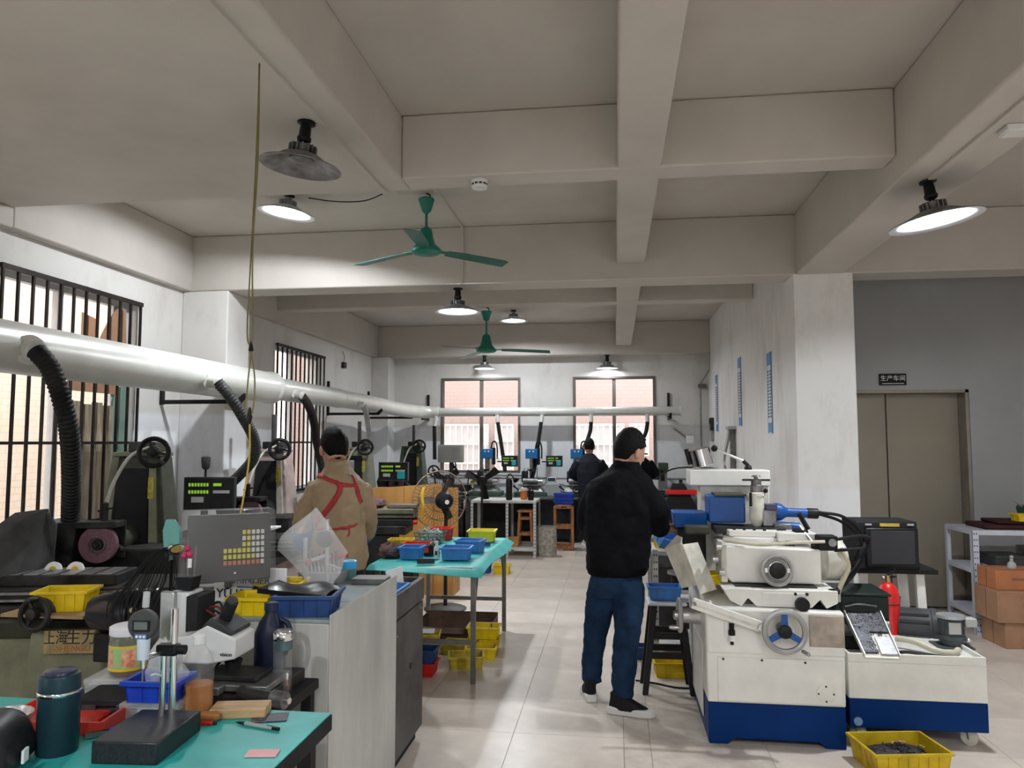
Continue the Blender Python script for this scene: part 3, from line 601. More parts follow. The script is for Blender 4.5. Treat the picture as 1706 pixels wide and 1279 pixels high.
text('lettering', '生力', .075, INK, np_, (.305, -1.4035, .637)); text('lettering', '上海', .07, INK, np_, (.185, -1.4035, .637)).scale = (.8, 1, 1); text('lettering', 'SHENGLI', .042, mat('plate_orange', (.35, .13, .03), .6, var=0), np_, (.27, -1.4035, .588))
# loose things on the first grinder
for k, (x, y) in enumerate(((-3.12, 3.98), (-3.0, 4.0))):
    t = thing('spare_wheel', ('left' if k == 0 else 'right') + ' of two pale paper-labelled grinding wheels leaning under the wheel guard', 'wheel', (x, y, .83), 8, 'spare wheels on the first grinder')
    b = MB().lathe([(.012, -.006), (.05, -.008), (.05, .008), (.012, .006)], (0, 0, .05), (-.1, -1, .35), 24); b.out('disc', PAPER, t)
    MB().lathe([(.0125, .008), (.024, .0085), (.024, .0095), (.0125, .0098)], (0, 0, .05), (-.1, -1, .35), 20).out('paper_label', mat('olive_label' if k == 0 else 'orange_label', (.4, .42, .05) if k == 0 else (.75, .4, .03), .6), t)
def bin_(name, label, loc, rz, m, L=.25, W=.16, H=.1, group=None, tilt=None, stack=None, lip=True):
    """open plastic parts bin: tapered walls, floor, outer ribs, rolled rim"""
    t = thing(name, label, 'bin', loc, rz, group)
    if tilt: t.rotation_euler = (R(tilt[0]), R(tilt[1]), R(rz))
    th = .004; l, w = L / 2, W / 2; k = .9
    b = MB(); b.taper((-l * k, l * k, -w * k, w * k), 0, (-l * k, l * k, -w * k, w * k), .004)
    for s in (-1, 1):
        b.hexa([(-l * k, s * w * k, 0), (l * k, s * w * k, 0), (l * k, s * (w * k - th), 0), (-l * k, s * (w * k - th), 0), (-l, s * w, H), (l, s * w, H), (l, s * (w - th), H), (-l, s * (w - th), H)])
        b.hexa([(s * l * k, -w * k, 0), (s * l * k, w * k, 0), (s * (l * k - th), w * k, 0), (s * (l * k - th), -w * k, 0), (s * l, -w, H), (s * l, w, H), (s * (l - th), w, H), (s * (l - th), -w, H)])
    e = .009; body = b; b = MB()
    for s in (-1, 1):
        b.box(-l - e, l + e, s * (w + e / 2) - e / 2, s * (w + e / 2) + e / 2, H - .012, H); b.box(s * (l + e / 2) - e / 2, s * (l + e / 2) + e / 2, -w, w, H - .012, H)
    b.out('rim', m, t)
    b = body; n = max(3, int(L / .05))
    for i in range(1, n):
        x = -l * .93 + i * L * .93 / n
        for s in (-1, 1): b.hexa([(x - .002, s * w * k, .004), (x + .002, s * w * k, .004), (x + .002, s * (w * k + .004), .004), (x - .002, s * (w * k + .004), .004), (x - .002, s * w, H - .012), (x + .002, s * w, H - .012), (x + .002, s * (w + .004), H - .012), (x - .002, s * (w + .004), H - .012)])
    for i in range(1, max(2, int(W / .05))):
        y = -w * .93 + i * W * .93 / max(2, int(W / .05))
        for s in (-1, 1): b.hexa([(s * l * k, y - .002, .004), (s * l * k, y + .002, .004), (s * (l * k + .004), y + .002, .004), (s * (l * k + .004), y - .002, .004), (s * l, y - .002, H - .012), (s * l, y + .002, H - .012), (s * (l + .004), y + .002, H - .012), (s * (l + .004), y - .002, H - .012)])
    b.out('body', m, t); return t
tag(MB().box(-3.0, -2.56, 3.48, 3.8, .742, .757).out('ledge_plate', mat('cardboard_strip', (.3, .2, .1), .8)), 'brown sheet under the yellow bin on the nearest grinder', 'sheet')
bin_('parts_bin', 'bright yellow bin on the table front of the nearest grinder', (-2.76, 3.63, .758), 14, YEL, .25, .18, .1)
mo = thing('motor_housing', 'glossy black bullet-shaped motor beside the grinder name plate', 'motor', (-2.36, 3.5, .56))
GLB = mat('gloss_black', (.014, .014, .016), .22, var=.15)
MB().lathe([(.02, -.17), (.07, -.15), (.1, -.08), (.112, 0), (.112, .05)], (0, 0, .22), (1, .1, 0), 36).out('shell', GLB, mo)
b = MB()
for k in range(5): b.lathe([(.108, .05 + k * .024), (.115, .056 + k * .024), (.115, .066 + k * .024), (.108, .073 + k * .024)], (0, 0, .22), (1, .1, 0), 36)
b.out('cooling_fin', GLB, mo); MB().lathe([(.105, .165), (.1, .2), (.06, .205)], (0, 0, .22), (1, .1, 0), 30).out('end_cap', BLACKM, mo); MB().box(-.1, .12, -.08, .1, 0, .13).out('foot', BLACKM, mo, bev=.01)
MB().cyl((.13, -.115, .26), (.13, -.135, .26), .012, n=12).out('brass_nut', mat('brass', (.5, .38, .15), .3, .9), mo)
g2 = grinder('faded pink-beige surface grinder second from the camera, beside the beige worker', (-3.25, 6.95, 0), 4, PINKM, DARK, False, True, .03, mat('pale_beige', (.42, .39, .33), .5, var=.2))
arm_readout(g2, (-.35, -.3, .7), (-.16, -.9, 1.17), .42, .27, 6, keypad=False, m=mat('readout_dark_green', (.03, .035, .03), .5))
MB().box(.1, .42, -1.0, -.8, .885, .9).out('white_cloth', PAPER, g2)
g3 = grinder('grey-green surface grinder behind the shoulder of the beige worker', (-3.27, 9.5, 0), 2, mat('greygreen_paint', (.24, .25, .19), .5, var=.2), DARK, False, True, -.1)
g4 = grinder('dark green surface grinder in the far left corner', (-3.15, 11.75, 0), 0, MGREEN, DARK, False, True, -.1)
arm_readout(g4, (-.3, -.2, .7), (-.02, -.95, 1.17), .44, .27, 0, m=mat('readout_grey', (.1, .1, .1), .5))
b = MB().cyl((-3.53, 6.3, 1.02), (-3.5, 6.25, 1.3), .012, n=8); b.out('x', BLACKM)
o = bpy.data.objects['x']; o.name = 'stem'; t = thing('grease_gun', 'upright black-headed stick standing beside the second grinder', 'tool', (0, 0, 0)); o.parent = t
MB().lathe([(.02, 0), (.034, .02), (.04, .1), (.036, .11), (.01, .115)], (-3.5, 6.25, 1.36), 'Z', 16).out('head', DKGREY, t); MB().cyl((-3.5, 6.25, 1.29), (-3.5, 6.25, 1.37), .01, n=8).out('neck', BLACKM, t)
MB().cyl((-3.53, 6.3, 1.02), (-3.53, 6.3, .9), .03, n=12).out('foot', BLACKM, t)
# ---------------------------------------------------------------- green bench in the left foreground
BZ = .8
be = thing('green_workbench', 'workbench with green rubber top in the lower left foreground', 'workbench', (-1.55, 1.7, 0))
MB().box(-.75, .71, -.62, .55, BZ - .004, BZ).out('rubber_mat', TEAL, be, bev=.003)
MB().box(-.75, .712, -.62, .552, BZ - .05, BZ - .0045).out('tabletop', BLACKM, be, bev=.003)
for x in (-.7, .655):
    for y in (-.57, .5): MB().box(x - .02, x + .02, y - .02, y + .02, 0, BZ - .05).out('leg', BLACKM, be)
for y in (-.57, .5): MB().box(-.68, .635, y - .012, y + .012, .18, .22).out('stretcher', BLACKM, be)
tag(MB().box(-.04, .04, -.022, .022, 0, .004).out('sticky_note', mat('pink_paper', (.8, .42, .42), .7, var=.04), loc=(-.905, 1.935, BZ + .0005), rot=(0, 0, 9), bev=.001), 'pink sticky note pad on the green bench', 'note')
p = thing('pen', 'silver and black ballpoint pen lying on the green bench', 'pen', (-1.0, 2.105, BZ), -14)
PENS = mat('pen_silver', (.6, .6, .6), .25, .6); MB().cyl((-.045, 0, .006), (.05, 0, .006), .0055, n=14).out('barrel', PENS, p); MB().lathe([(.0055, 0), (.004, .02), (.001, .032)], (-.045, 0, .006), (-1, 0, 0), 14).out('tip', DARK, p)
MB().cyl((.05, 0, .006), (.072, 0, .006), .005, n=14).out('cap', BLACK, p); MB().box(.03, .07, -.002, .002, .011, .013).out('clip', CHROME, p)
tag(MB().box(-.05, .05, -.035, .035, 0, .003).out('printed_card', mat('card_navy', (.03, .032, .05), .4, col2=(.35, .35, .4), scale=30, amt=.3), loc=(-1.0, 2.18, BZ + .0005), rot=(0, 0, 18)), 'dark printed card lying behind the pen', 'card')
w = tag(MB().box(-.08, .08, -.04, .04, 0, .028).out('wood_block', mat('pale_wood', (.52, .34, .17), .6, var=.25, scale=12, stretch=(.4, 3, 3)), loc=(-1.1, 2.2, BZ), rot=(0, 0, 12), bev=.003), 'pale wooden block beside the oil bottle', 'block')
p = thing('file_handle', 'brown wooden handled file in front of the wooden block', 'tool', (-1.18, 2.135, BZ), 4)
MB().lathe([(.008, 0), (.014, .015), (.013, .06), (.015, .08), (.008, .09)], (-.04, 0, .015), 'X', 16).out('handle', mat('handle_wood', (.33, .13, .04), .35, var=.2), p); MB().box(-.12, -.04, -.005, .005, .011, .016).out('shank', DSTEEL, p)
p = thing('marker', 'small red marker lying below the brown file handle', 'marker', (-1.165, 2.105, BZ), 2); MB().cyl((-.05, 0, .006), (.03, 0, .006), .006, n=12).out('barrel', REDP, p); MB().cyl((.03, 0, .006), (.04, 0, .006), .004, n=12).out('nib', BLACKM, p)
# oil bottle
bt = thing('oil_bottle', 'clear plastic bottle half full of amber oil', 'bottle', (-1.235, 2.2, BZ))
prof = [(.036, 0), (.043, .008), (.044, .05), (.042, .06), (.044, .07), (.044, .12), (.041, .13), (.043, .14), (.036, .165), (.022, .185), (.016, .195), (.0155, .208)]
BOTTLE = film('bottle_plastic', haze=.07); MB().lathe(prof, n=32, cap=False).out('shell', BOTTLE, bt)
MB().lathe([(.034, .002), (.041, .01), (.042, .05), (.04, .06), (.042, .07), (.042, .084)], n=32).out('oil', film('amber_oil', (.95, .55, .12), .42, .1, (.8, .32, .02)), bt)
MB().lathe([(.0175, .2), (.0175, .222), (.015, .225)], n=24).out('cap', WHITE, bt)
# granite comparator stand
gs = thing('comparator_stand', 'black granite comparator stand with round digital indicator', 'gauge', (-1.235, 1.94, BZ), 4)
GRAN = mat('granite_black', (.025, .026, .028), .32, var=.3, scale=120)
MB().hexa([(-.075, -.115, 0), (.095, -.115, 0), (.095, .12, 0), (-.075, .12, 0), (-.075, -.115, .055), (.095, -.115, .055), (.095, .12, .055), (-.075, .12, .055)]).out('granite_base', GRAN, gs, bev=.004)
MB().cyl((.005, .075, .055), (.005, .075, .24), .0085, n=18).out('column', CHROME, gs); MB().cyl((.03, .08, .055), (.03, .08, .34), .01, n=18).out('column', CHROME, gs)
MB().box(-.012, .045, .06, .095, .215, .245).out('clamp', BLACK, gs, bev=.005); MB().cyl((.045, .078, .23), (.065, .078, .23), .013, n=14).out('clamp_knob', BLACK, gs)
MB().cyl((.003, .075, .225), (-.012, .0, .225), .007, n=12).out('cross_arm', CHROME, gs)
MB().tube(smooth_path([(-.02, .06, .165), (-.005, .055, .17), (.005, .07, .16)], 4), .003, 6).out('lift_lever', WHITE, gs)
ind = MB().lathe([(.036, -.01), (.04, -.006), (.04, .01), (.036, .014)], (-.012, .0, .315), (0, -1, 0), 32).out('dial_indicator', DKGREY, gs)
MB().box(-.035, .011, -.017, -.0142, .3, .328).out('bezel', BLACK, ind); MB().box(-.03, .006, -.0185, -.017, .305, .325).out('lcd', mat('lcd_dark', (.11, .13, .12), .3, var=.05), ind)
MB().box(-.028, .004, -.0165, -.0142, .281, .293).out('button_bar', mat('button_blue', (.1, .16, .4), .4), ind)
for k in range(3): MB().cyl((-.022 + k * .01, -.0165, .287), (-.022 + k * .01, -.019, .287), .0035, n=10).out('button', WHITE, ind)
MB().cyl((-.01, .0, .36), (-.008, 0, .4), .009, n=14).out('stem_cover', film('clear_tube', haze=.3), ind)
MB().cyl((-.012, 0, .28), (-.012, 0, .225), .017, .015, n=20).out('barrel', mat('barrel_pale', (.6, .66, .75), .35), ind)
MB().cyl((-.012, 0, .225), (-.012, 0, .2), .006, n=12).out('spindle', CHROME, ind); MB().cyl((-.012, 0, .2), (-.012, 0, .165), .0025, n=8).out('probe', DSTEEL, ind)
# thermos
th = thing('thermos_flask', 'dark teal thermos flask with steel band on the green bench', 'flask', (-1.44, 1.88, BZ))
NAVY = mat('flask_navy', (.018, .045, .06), .3, .2, var=.15, scale=4)
MB().lathe([(.046, 0), (.05, .006), (.05, .148)], n=40).out('body', NAVY, th); MB().lathe([(.0505, .148), (.052, .15), (.052, .156), (.0505, .158)], n=40).out('band', CHROME, th)
MB().lathe([(.05, .158), (.05, .19), (.047, .198), (.04, .2)], n=40).out('lid', NAVY, th); MB().lathe([(.04, .2), (.038, .206), (.02, .209)], n=32).out('lid_top', mat('lid_blue', (.03, .035, .07), .25), th)
# red tray, bowl, case
RTR = mat('red_tray', (.62, .045, .03), .45, var=.1)
t = thing('red_tray', 'flat red plastic tray behind the thermos flask', 'tray', (-1.56, 2.07, BZ), 6)
b = MB(); b.box(-.15, .15, -.09, .09, 0, .004)
for s in (-1, 1): b.box(-.15, .15, s * .09 - .004, s * .09 + .004, 0, .035); b.box(s * .15 - .004, s * .15 + .004, -.09, .09, 0, .035)
b.out('body', RTR, t); MB().box(-.1, .1, -.06, .06, .004, .02).out('red_cloth', RTR, t, bev=.012)
t = thing('steel_bowl', 'shallow steel bowl with red paste at the left edge of the bench', 'bowl', (-1.68, 1.98, BZ))
MB().lathe([(.03, 0), (.05, .004), (.068, .035), (.072, .05), (.069, .05), (.064, .034), (.045, .008), (.002, .006)], n=36, cap=False).out('shell', STEEL, t); MB().lathe([(.055, .026), (.05, .028), (.002, .03)], n=30).out('paste', mat('red_paste', (.45, .06, .05), .5, var=.3, scale=30), t)
t = thing('black_case', 'black rounded equipment case in the bottom left corner', 'case', (-1.56, 1.72, BZ), 20)
b = MB(); b.taper((-.16, .14, -.14, .14), 0, (-.15, .1, -.12, .12), .13); b.out('shell', mat('case_black', (.02, .02, .022), .4, var=.2), t, bev=.05, seg=5); MB().box(.137, .143, -.04, -.01, .03, .06).out('badge', WHITE, t)
t = thing('plier', 'pair of pliers with blue handles beside the granite base', 'pliers', (-1.375, 2.0, BZ), 35)
for s in (-1, 1): MB().tube(smooth_path([(.0, 0, .012), (.04, s * .02, .014), (.09, s * .018, .014)], 5), .008, 10).out('grip', mat('blue_grip', (.01, .06, .45), .4), t); MB().bar((0, 0, .01), (-.06, s * .006, .01), .009, .012).out('jaw', DSTEEL, t)
t = thing('instrument_case', 'flat black instrument case behind the granite stand', 'case', (-1.49, 2.2, BZ), 8)
MB().box(-.095, .095, -.07, .07, 0, .024).out('base', BLACKM, t, bev=.006); MB().box(-.095, .095, -.07, .07, .025, .05).out('lid', BLACKM, t, bev=.006)
for x in (-.05, .05): MB().box(x - .02, x + .02, -.074, -.07, .016, .034).out('latch', DKGREY, t)
CLR = film('clear_box_plastic', haze=.28, gloss=.2)
def clearbox(label, loc, rz, L, W, H):
    t = thing('clear_box', label, 'box', loc, rz); MB().box(-L / 2, L / 2, -W / 2, W / 2, 0, H * .62).out('base', CLR, t, bev=.004); MB().box(-L / 2 - .003, L / 2 + .003, -W / 2 - .003, W / 2 + .003, H * .64, H).out('lid', CLR, t, bev=.004)
    MB().box(-.03, .03, -W / 2 - .006, -W / 2 - .003, H * .4, H * .8).out('latch', CLR, t)
tag(MB().box(-1.72, -1.43, 2.28, 2.47, .0, BZ).out('pedestal', BLACKM, bev=.005), 'dark pedestal standing behind the green bench under the clear box', 'pedestal')
clearbox('clear plastic box under the round snack jar', (-1.57, 2.36, BZ), 6, .2, .14, .055)
clearbox('clear plastic box under the small blue bin', (-1.345, 2.175, BZ), 3, .17, .11, .045)
bb = bin_('parts_bin', 'small blue bin with crumpled plastic bag behind the digital indicator', (-1.345, 2.175, BZ + .045), 3, mat('royal_blue_plastic', (.012, .06, .5), .35, var=.1), .155, .105, .062)
def blob(seed, s, r=.35, n=14):
    q = random.Random(seed); b = MB().sph((0, 0, 0), 1, n); b.v = [tuple(c * s[i] * (1 + q.uniform(-r, r)) for i, c in enumerate(v)) for v in b.v]; return b
b = blob(3, (.06, .04, .075)); tag(b.out('plastic_bag', PLAST, loc=(-1.325, 2.175, BZ + .135), smooth=20), 'crumpled clear plastic bag standing in the small blue bin', 'bag')
# snack jar
jr = thing('snack_jar', 'round clear jar with white lid and colourful paper label', 'jar', (-1.56, 2.345, BZ + .056))
MB().lathe([(.05, 0), (.056, .006), (.057, .125), (.052, .132)], n=36, cap=False).out('shell', film('jar_plastic', haze=.08), jr)
MB().lathe([(.05, .004), (.0545, .008), (.0545, .03)], n=32).out('contents', mat('jar_brown', (.14, .06, .02), .6, var=.4, scale=40), jr)
JG = mat('jar_label', (.32, .5, .2), .5, col2=(.6, .42, .25), scale=24, amt=.42)
MB().lathe([(.0575, .026), (.0575, .098)], n=36, cap=False).out('label', JG, jr); MB().lathe([(.0578, .022), (.0578, .03)], n=36, cap=False).out('label_border', mat('label_yellow', (.75, .5, .03), .5), jr); MB().lathe([(.0578, .094), (.0578, .1)], n=36, cap=False).out('label_border', MATS['label_yellow'], jr)
MB().lathe([(.0545, .1), (.0545, .126)], n=32, cap=False).out('green_filling', mat('jar_green', (.1, .12, .03), .6, var=.4, scale=50, alpha=.7), jr)
mat('label_red', (.6, .13, .06), .5, col2=(.75, .5, .3), scale=60, amt=.5)
for a0, a1 in ((-2.3, -1.85), (-1.3, -.6)): MB().sheet(lambda u, v: (.0579 * math.cos(a0 + (a1 - a0) * u), .0579 * math.sin(a0 + (a1 - a0) * u), .034 + .054 * v), 8, 1, .0004).out('label_panel', MATS['label_red'], jr)
MB().lathe([(.0565, .128), (.0575, .13), (.0575, .152), (.05, .156)], n=36).out('lid', mat('lid_white', (.75, .74, .77), .4, var=.03), jr)

# ---------------------------------------------------------------- stand with tool microscope behind the bench
st = thing('instrument_stand', 'low black stand carrying the white microscope behind the bench', 'stand', (-1.3, 2.5, 0))
MB().box(-.125, .24, -.2, .21, .72, .755).out('top', BLACKM, st, bev=.004)
for x in (-.1, .21):
    for y in (-.17, .18): MB().box(x - .018, x + .018, y - .018, y + .018, 0, .72).out('leg', BLACKM, st)
MB().box(-.1, .21, -.19, -.17, .1, .7).out('front_panel', BLACKM, st)
ms = thing('tool_microscope', 'white toolmaker microscope with slanted head and black stage', 'microscope', (-1.3, 2.5, .755))
MW = mat('microscope_white', (.68, .68, .67), .35, var=.05)
MB().box(-.12, .2, -.14, .18, 0, .045).out('base', DARK, ms, bev=.006)
MB().box(-.08, .2, -.13, .05, .05, .072).out('stage', DSTEEL, ms, bev=.004); MB().box(-.04, .15, -.1, .02, .074, .09).out('cross_stage', DARK, ms, bev=.004)
MB().box(-.03, .06, -.17, -.13, .05, .075).out('vise_jaw', DSTEEL, ms, bev=.003)
m1 = MB().cyl((.12, -.14, .055), (.24, -.17, .05), .022, n=20).out('micrometer', DARK, ms); MB().cyl((.24, -.17, .05), (.285, -.18, .05), .026, n=24).out('thimble', DSTEEL, m1); MB().cyl((.285, -.18, .05), (.3, -.184, .05), .01, n=12).out('ratchet', CHROME, m1)
MB().box(-.225, -.15, .0, .1, -.1, .33).out('column', MW, ms, bev=.006); MB().box(-.152, -.11, -.01, .11, .02, .32).out('rack_cover', BLACKM, ms, bev=.004)
MB().box(-.24, -.19, -.02, .0, .1, .335).out('rail', STEEL, ms, bev=.004)
hd = MB().prism([(-.16, .12), (-.16, .2), (-.09, .21), (-.03, .245), (.07, .205), (.07, .14), (-.02, .12)], -.09, .05, 'Y').out('head', MW, ms, bev=.006)
MB().prism([(-.055, .235), (-.02, .27), (.06, .225), (.045, .2)], -.085, .045, 'Y').out('turret', DKGREY, hd, bev=.006)
MB().cyl((.0, -.03, .25), (.035, -.05, .315), .021, n=20).out('eyepiece', BLACKM, hd); MB().cyl((.035, -.05, .315), (.04, -.053, .324), .017, n=20).out('lens', DKGREY, hd)
MB().cyl((-.13, -.09, .17), (-.13, -.115, .17), .016, n=18).out('focus_knob', DARK, hd); MB().cyl((-.13, -.115, .17), (-.13, -.122, .17), .009, n=14).out('knob_cap', DSTEEL, hd)
MB().cyl((-.135, -.09, .125), (-.12, -.16, .09), .022, .018, n=16).out('coarse_knob', BLACK, ms)
text('lettering', 'vision', .018, BLACK, hd, (.04, -.0915, .155))
MB().cyl((.03, -.02, .12), (.03, -.02, .09), .03, .022, n=20).out('objective', BLACKM, hd)
for k in range(4): MB().tube(smooth_path([(-.12, .05 + .01 * k, .27), (-.06, .06, .22 + .02 * k), (-.05, .07, .12), (-.1, .1, .05)], 5), .004, 6).out('cable', BLACKM if k % 2 else mat('cable_red', (.2, .02, .02), .5), ms)
t = thing('gauge_block_box', 'small black box on top of the microscope column holding red-knobbed indicator', 'box', (-1.475, 2.54, 1.09)); MB().taper((-.028, .028, -.025, .025), 0, (-.034, .034, -.03, .03), .045).out('body', BLACK, t, bev=.003)
t = thing('indicator_clamp', 'slim indicator clamp with pink-red knobs standing in the black box', 'clamp', (-1.475, 2.54, 1.135))
MB().cyl((0, 0, -.03), (-.005, 0, .12), .004, n=8).out('rod', DSTEEL, t); MB().cyl((.02, 0, -.03), (.025, 0, .1), .003, n=8).out('rod', DSTEEL, t)
for k, (x, z) in enumerate(((-.012, .07), (.008, .075), (-.002, .095))): MB().sph((x, -.008, z), .011, 14).out('knob', mat('pink_knob', (.5, .02, .09), .25), t)
MB().cyl((.01, -.01, .06), (.012, -.015, .03), .007, n=10).out('sleeve', WHITE, t)
t = thing('hand_magnifier', 'teal paddle with yellow-rimmed lens behind the cable bundle', 'tool', (-2.0, 3.3, .757))
MB().tube([(.0, .0, 0), (0, 0, .36)], .008, 8).out('post', BLACKM, t)
b = MB().prism([(-.035, .34), (-.045, .44), (-.03, .49), (.01, .49), (.04, .45), (.042, .38), (.01, .31), (-.015, .3)], -.008, .008, 'Y'); b.out('paddle', mat('teal_plastic', (.13, .4, .36), .4, var=.1), t, bev=.004)
MB().lathe([(.035, 0), (.04, .006), (.035, .014)], (.06, -.05, .355), (.1, -.6, 1), 24).out('lens_rim', BLACK, t); MB().lathe([(.028, .014), (.02, .018)], (.06, -.05, .355), (.1, -.6, 1), 24).out('lens', mat('amber_lens', (.35, .26, .06), .25), t); MB().sph((.09, .0, .34), (.06, .05, .04), 16).out('lamp_head', GLB, t)
q = random.Random(5); t = thing('cable_bundle', 'drooping bundle of thin black cables between the grinder and the readout', 'cables', (-2.05, 3.22, .757))
for k in range(20):
    a = q.uniform(-.13, .13); MB().tube(smooth_path([(.06, .1, .36 + q.uniform(-.02, .02)), (.03 + a * .4, .05, .34), (a * .9, .02, .22), (a - .04, .0 + q.uniform(-.04, .04), q.uniform(.06, .16)), (a - .05 + q.uniform(-.05, .05), .0, q.uniform(.01, .08))], 6), .0026, 6).out('cable', BLACKM, t)
MB().sph((.05, .08, .365), .018, 12).out('cable_tie', STEEL, t)
cs = tag(MB().box(-2.12, -1.72, 3.05, 3.45, 0, .757).out('control_box', mat('control_box_dark', (.045, .045, .04), .6, var=.4), bev=.01), 'dark control box beside the black motor under the cable bundle', 'cabinet')
# big readout in a plastic cover
ro = thing('digital_readout', 'large keypad readout wrapped in a clear plastic cover', 'readout', (-1.53, 2.92, 1.03), 34)
MB().hexa([(-.15, -.03, .02), (.16, -.03, .02), (.16, .05, .02), (-.15, .05, .02), (-.15, -.015, .28), (.16, -.015, .28), (.16, .04, .28), (-.15, .04, .28)]).out('case', mat('readout_case', (.055, .05, .05), .5, var=.1), ro, bev=.006)
KY = {'y': mat('key_yellow', (.6, .55, .05), .5, var=0), 'w': mat('key_white', (.6, .6, .55), .5, var=0), 'o': mat('key_orange', (.5, .16, .07), .5, var=0)}
rows = ['oooooooow', 'yyyyyyyww', 'yyyyyywww', '....yywww', '....wywww', '....yywww']
for c, m in KY.items():
    b = MB()
    for j, rw in enumerate(rows):
        for i, ch in enumerate(rw):
            if ch == c: x = -.02 + i * .0175; z = .085 + j * .0235; y = -.03 + .0014 * j; b.box(x, x + .0125, y - .006, y + .003, z, z + .016)
    o = b.out('keys', m, ro); o['kind'] = 'stuff'
MB().box(.02, .028, -.035, -.028, .05, .058).out('badge', CHROME, ro)
MB().hexa([(-.18, -.05, 0), (.18, -.05, 0), (.18, .07, 0), (-.18, .07, 0), (-.175, -.045, .3), (.175, -.045, .3), (.17, .06, .3), (-.17, .06, .3)]).out('plastic_cover', film('cover_film', (.95, .95, .95), .06, .2), ro, bev=.012)
MB().tube(smooth_path([(0, .05, .05), (.02, .12, -.02), (.0, .2, -.1), (0, .2, -.24)], 5), .018, 10).out('arm', BLACKM, ro); MB().cyl((.1, .0, -.02), (.13, -.02, -.035), .014, n=12).out('tilt_knob', BLACK, ro)

# ---------------------------------------------------------------- grey cabinet, dark cabinet and what stands on them
GP = mat('grey_cabinet_paint', (.5, .5, .47), .5, var=.16, scale=4, stretch=(1, 1, .3))
gc = thing('grey_cabinet', 'light grey sheet metal cabinet behind the green bench', 'cabinet', (-1.33, 3.2, 0))
MB().box(-.28, .28, -.43, .44, .02, .93).out('body', GP, gc, bev=.004); MB().box(.281, .286, -.43, .44, .02, .962).out('side_panel', GP, gc, bev=.001)
MB().box(-.28, .28, -.43, .44, .931, .944).out('worktop', mat('worktop_bluegrey', (.3, .36, .36), .4, var=.2), gc, bev=.002)
for x in (-.25, .25):
    for y in (-.4, .4): MB().cyl((x, y, 0), (x, y, .02), .02, n=12).out('foot', BLACKM, gc)
dc = thing('dark_cabinet', 'dark grey electrical cabinet with keyhole door behind the grey cabinet', 'cabinet', (-1.33, 3.95, 0))
DC = mat('dark_cabinet_paint', (.075, .07, .065), .45, var=.35, scale=5)
b = MB(); b.box(-.28, .25, -.3, .26, .06, .735); b.out('body', DC, dc, bev=.004); MB().box(.251, .275, -.29, .25, .07, .73).out('door', DC, dc, bev=.004)
b = MB(); b.box(.25, .278, -.3, .26, .74, .855); b.box(-.28, .25, -.3, -.28, .735, .855); b.box(-.28, .25, .24, .26, .735, .855); b.box(-.28, -.26, -.28, .24, .735, .855); b.out('top_tray', DC, dc, bev=.003)
MB().cyl((.275, .0, .45), (.279, .0, .45), .016, n=16).out('lock', BLACK, dc); MB().cyl((.275, -.26, .66), (.279, -.26, .66), .006, n=8).out('rivet', STEEL, dc); MB().cyl((.275, .2, .7), (.279, .2, .7), .006, n=8).out('rivet', STEEL, dc)
MB().box(-.26, .24, -.28, .24, 0, .06).out('plinth', BLACKM, dc)
bin_('parts_bin', 'blue bin with white papers in the tray of the dark cabinet', (-1.14, 3.85, .736), 90, BINB, .24, .13, .13)
tag(MB().box(-.09, .09, -.004, .004, 0, .2).out('paper_pad', PAPER, loc=(-1.13, 3.97, .736), rot=(-8, 0, 80)), 'white paper pad standing behind the blue bin on the dark cabinet', 'paper')
dbin = bin_('parts_bin', 'dark blue bin with a black bag at the near corner of the grey cabinet', (-1.175, 2.89, .9445), 8, BINBD, .215, .2, .08)
b = MB().sheet(lambda u, v: (-.15 + .27 * u, -.09 + .19 * v, .1 - .02 * u + .012 * math.sin(u * 7) * math.sin(v * 5)), 12, 8, .018); tag(b.out('black_bag', mat('black_film', (.012, .012, .013), .3, var=.2), loc=(-1.2, 2.9, .9445)), 'flat black plastic bag lying across the dark blue bin', 'bag')
bin_('parts_bin', 'yellow bin left of the dark blue bin on the grey cabinet', (-1.385, 2.86, .9445), 4, YEL, .15, .15, .07); bin_('parts_bin', 'yellow bin stacked behind the first on the grey cabinet', (-1.38, 3.1, .9445), 8, YEL, .18, .14, .08)
wp = thing('machine_sign_panel', 'white machine panel with black grinder lettering behind the yellow bins', 'sign', (-1.6, 3.02, .9445))
MB().box(-.04, .27, 0, .015, 0, .14).out('panel', WHITE, wp, bev=.003)
text('lettering', 'GRINDER', .042, BLACK, wp, (.115, -.002, .09)); text('lettering', 'YÜ K', .052, BLACK, wp, (.03, -.002, .035)); MB().box(.06, .17, -.0015, 0, .06, .066).out('underline', mat('sign_blue', (.1, .1, .3), .5), wp)
tb = thing('tool_tray', 'grey tray of drills and red-handled tools behind the readout', 'tray', (-1.37, 3.55, .9445), 0)
MB().taper((-.09, .1, -.08, .08), 0, (-.1, .11, -.09, .09), .05).out('tray', GREY, tb, bev=.003)
for k in range(9): MB().cyl((-.07 + k * .018, -.05, .045), (-.1 + k * .02, -.02, .12 + .01 * (k % 3)), .005, n=8).out('drill', DARK, tb)
MB().cyl((-.02, .0, .09), (.1, .03, .12), .012, n=10).out('red_handle', REDP, tb); MB().cyl((-.08, -.06, .09), (.04, -.07, .13), .008, n=10).out('white_handle', WHITE, tb)
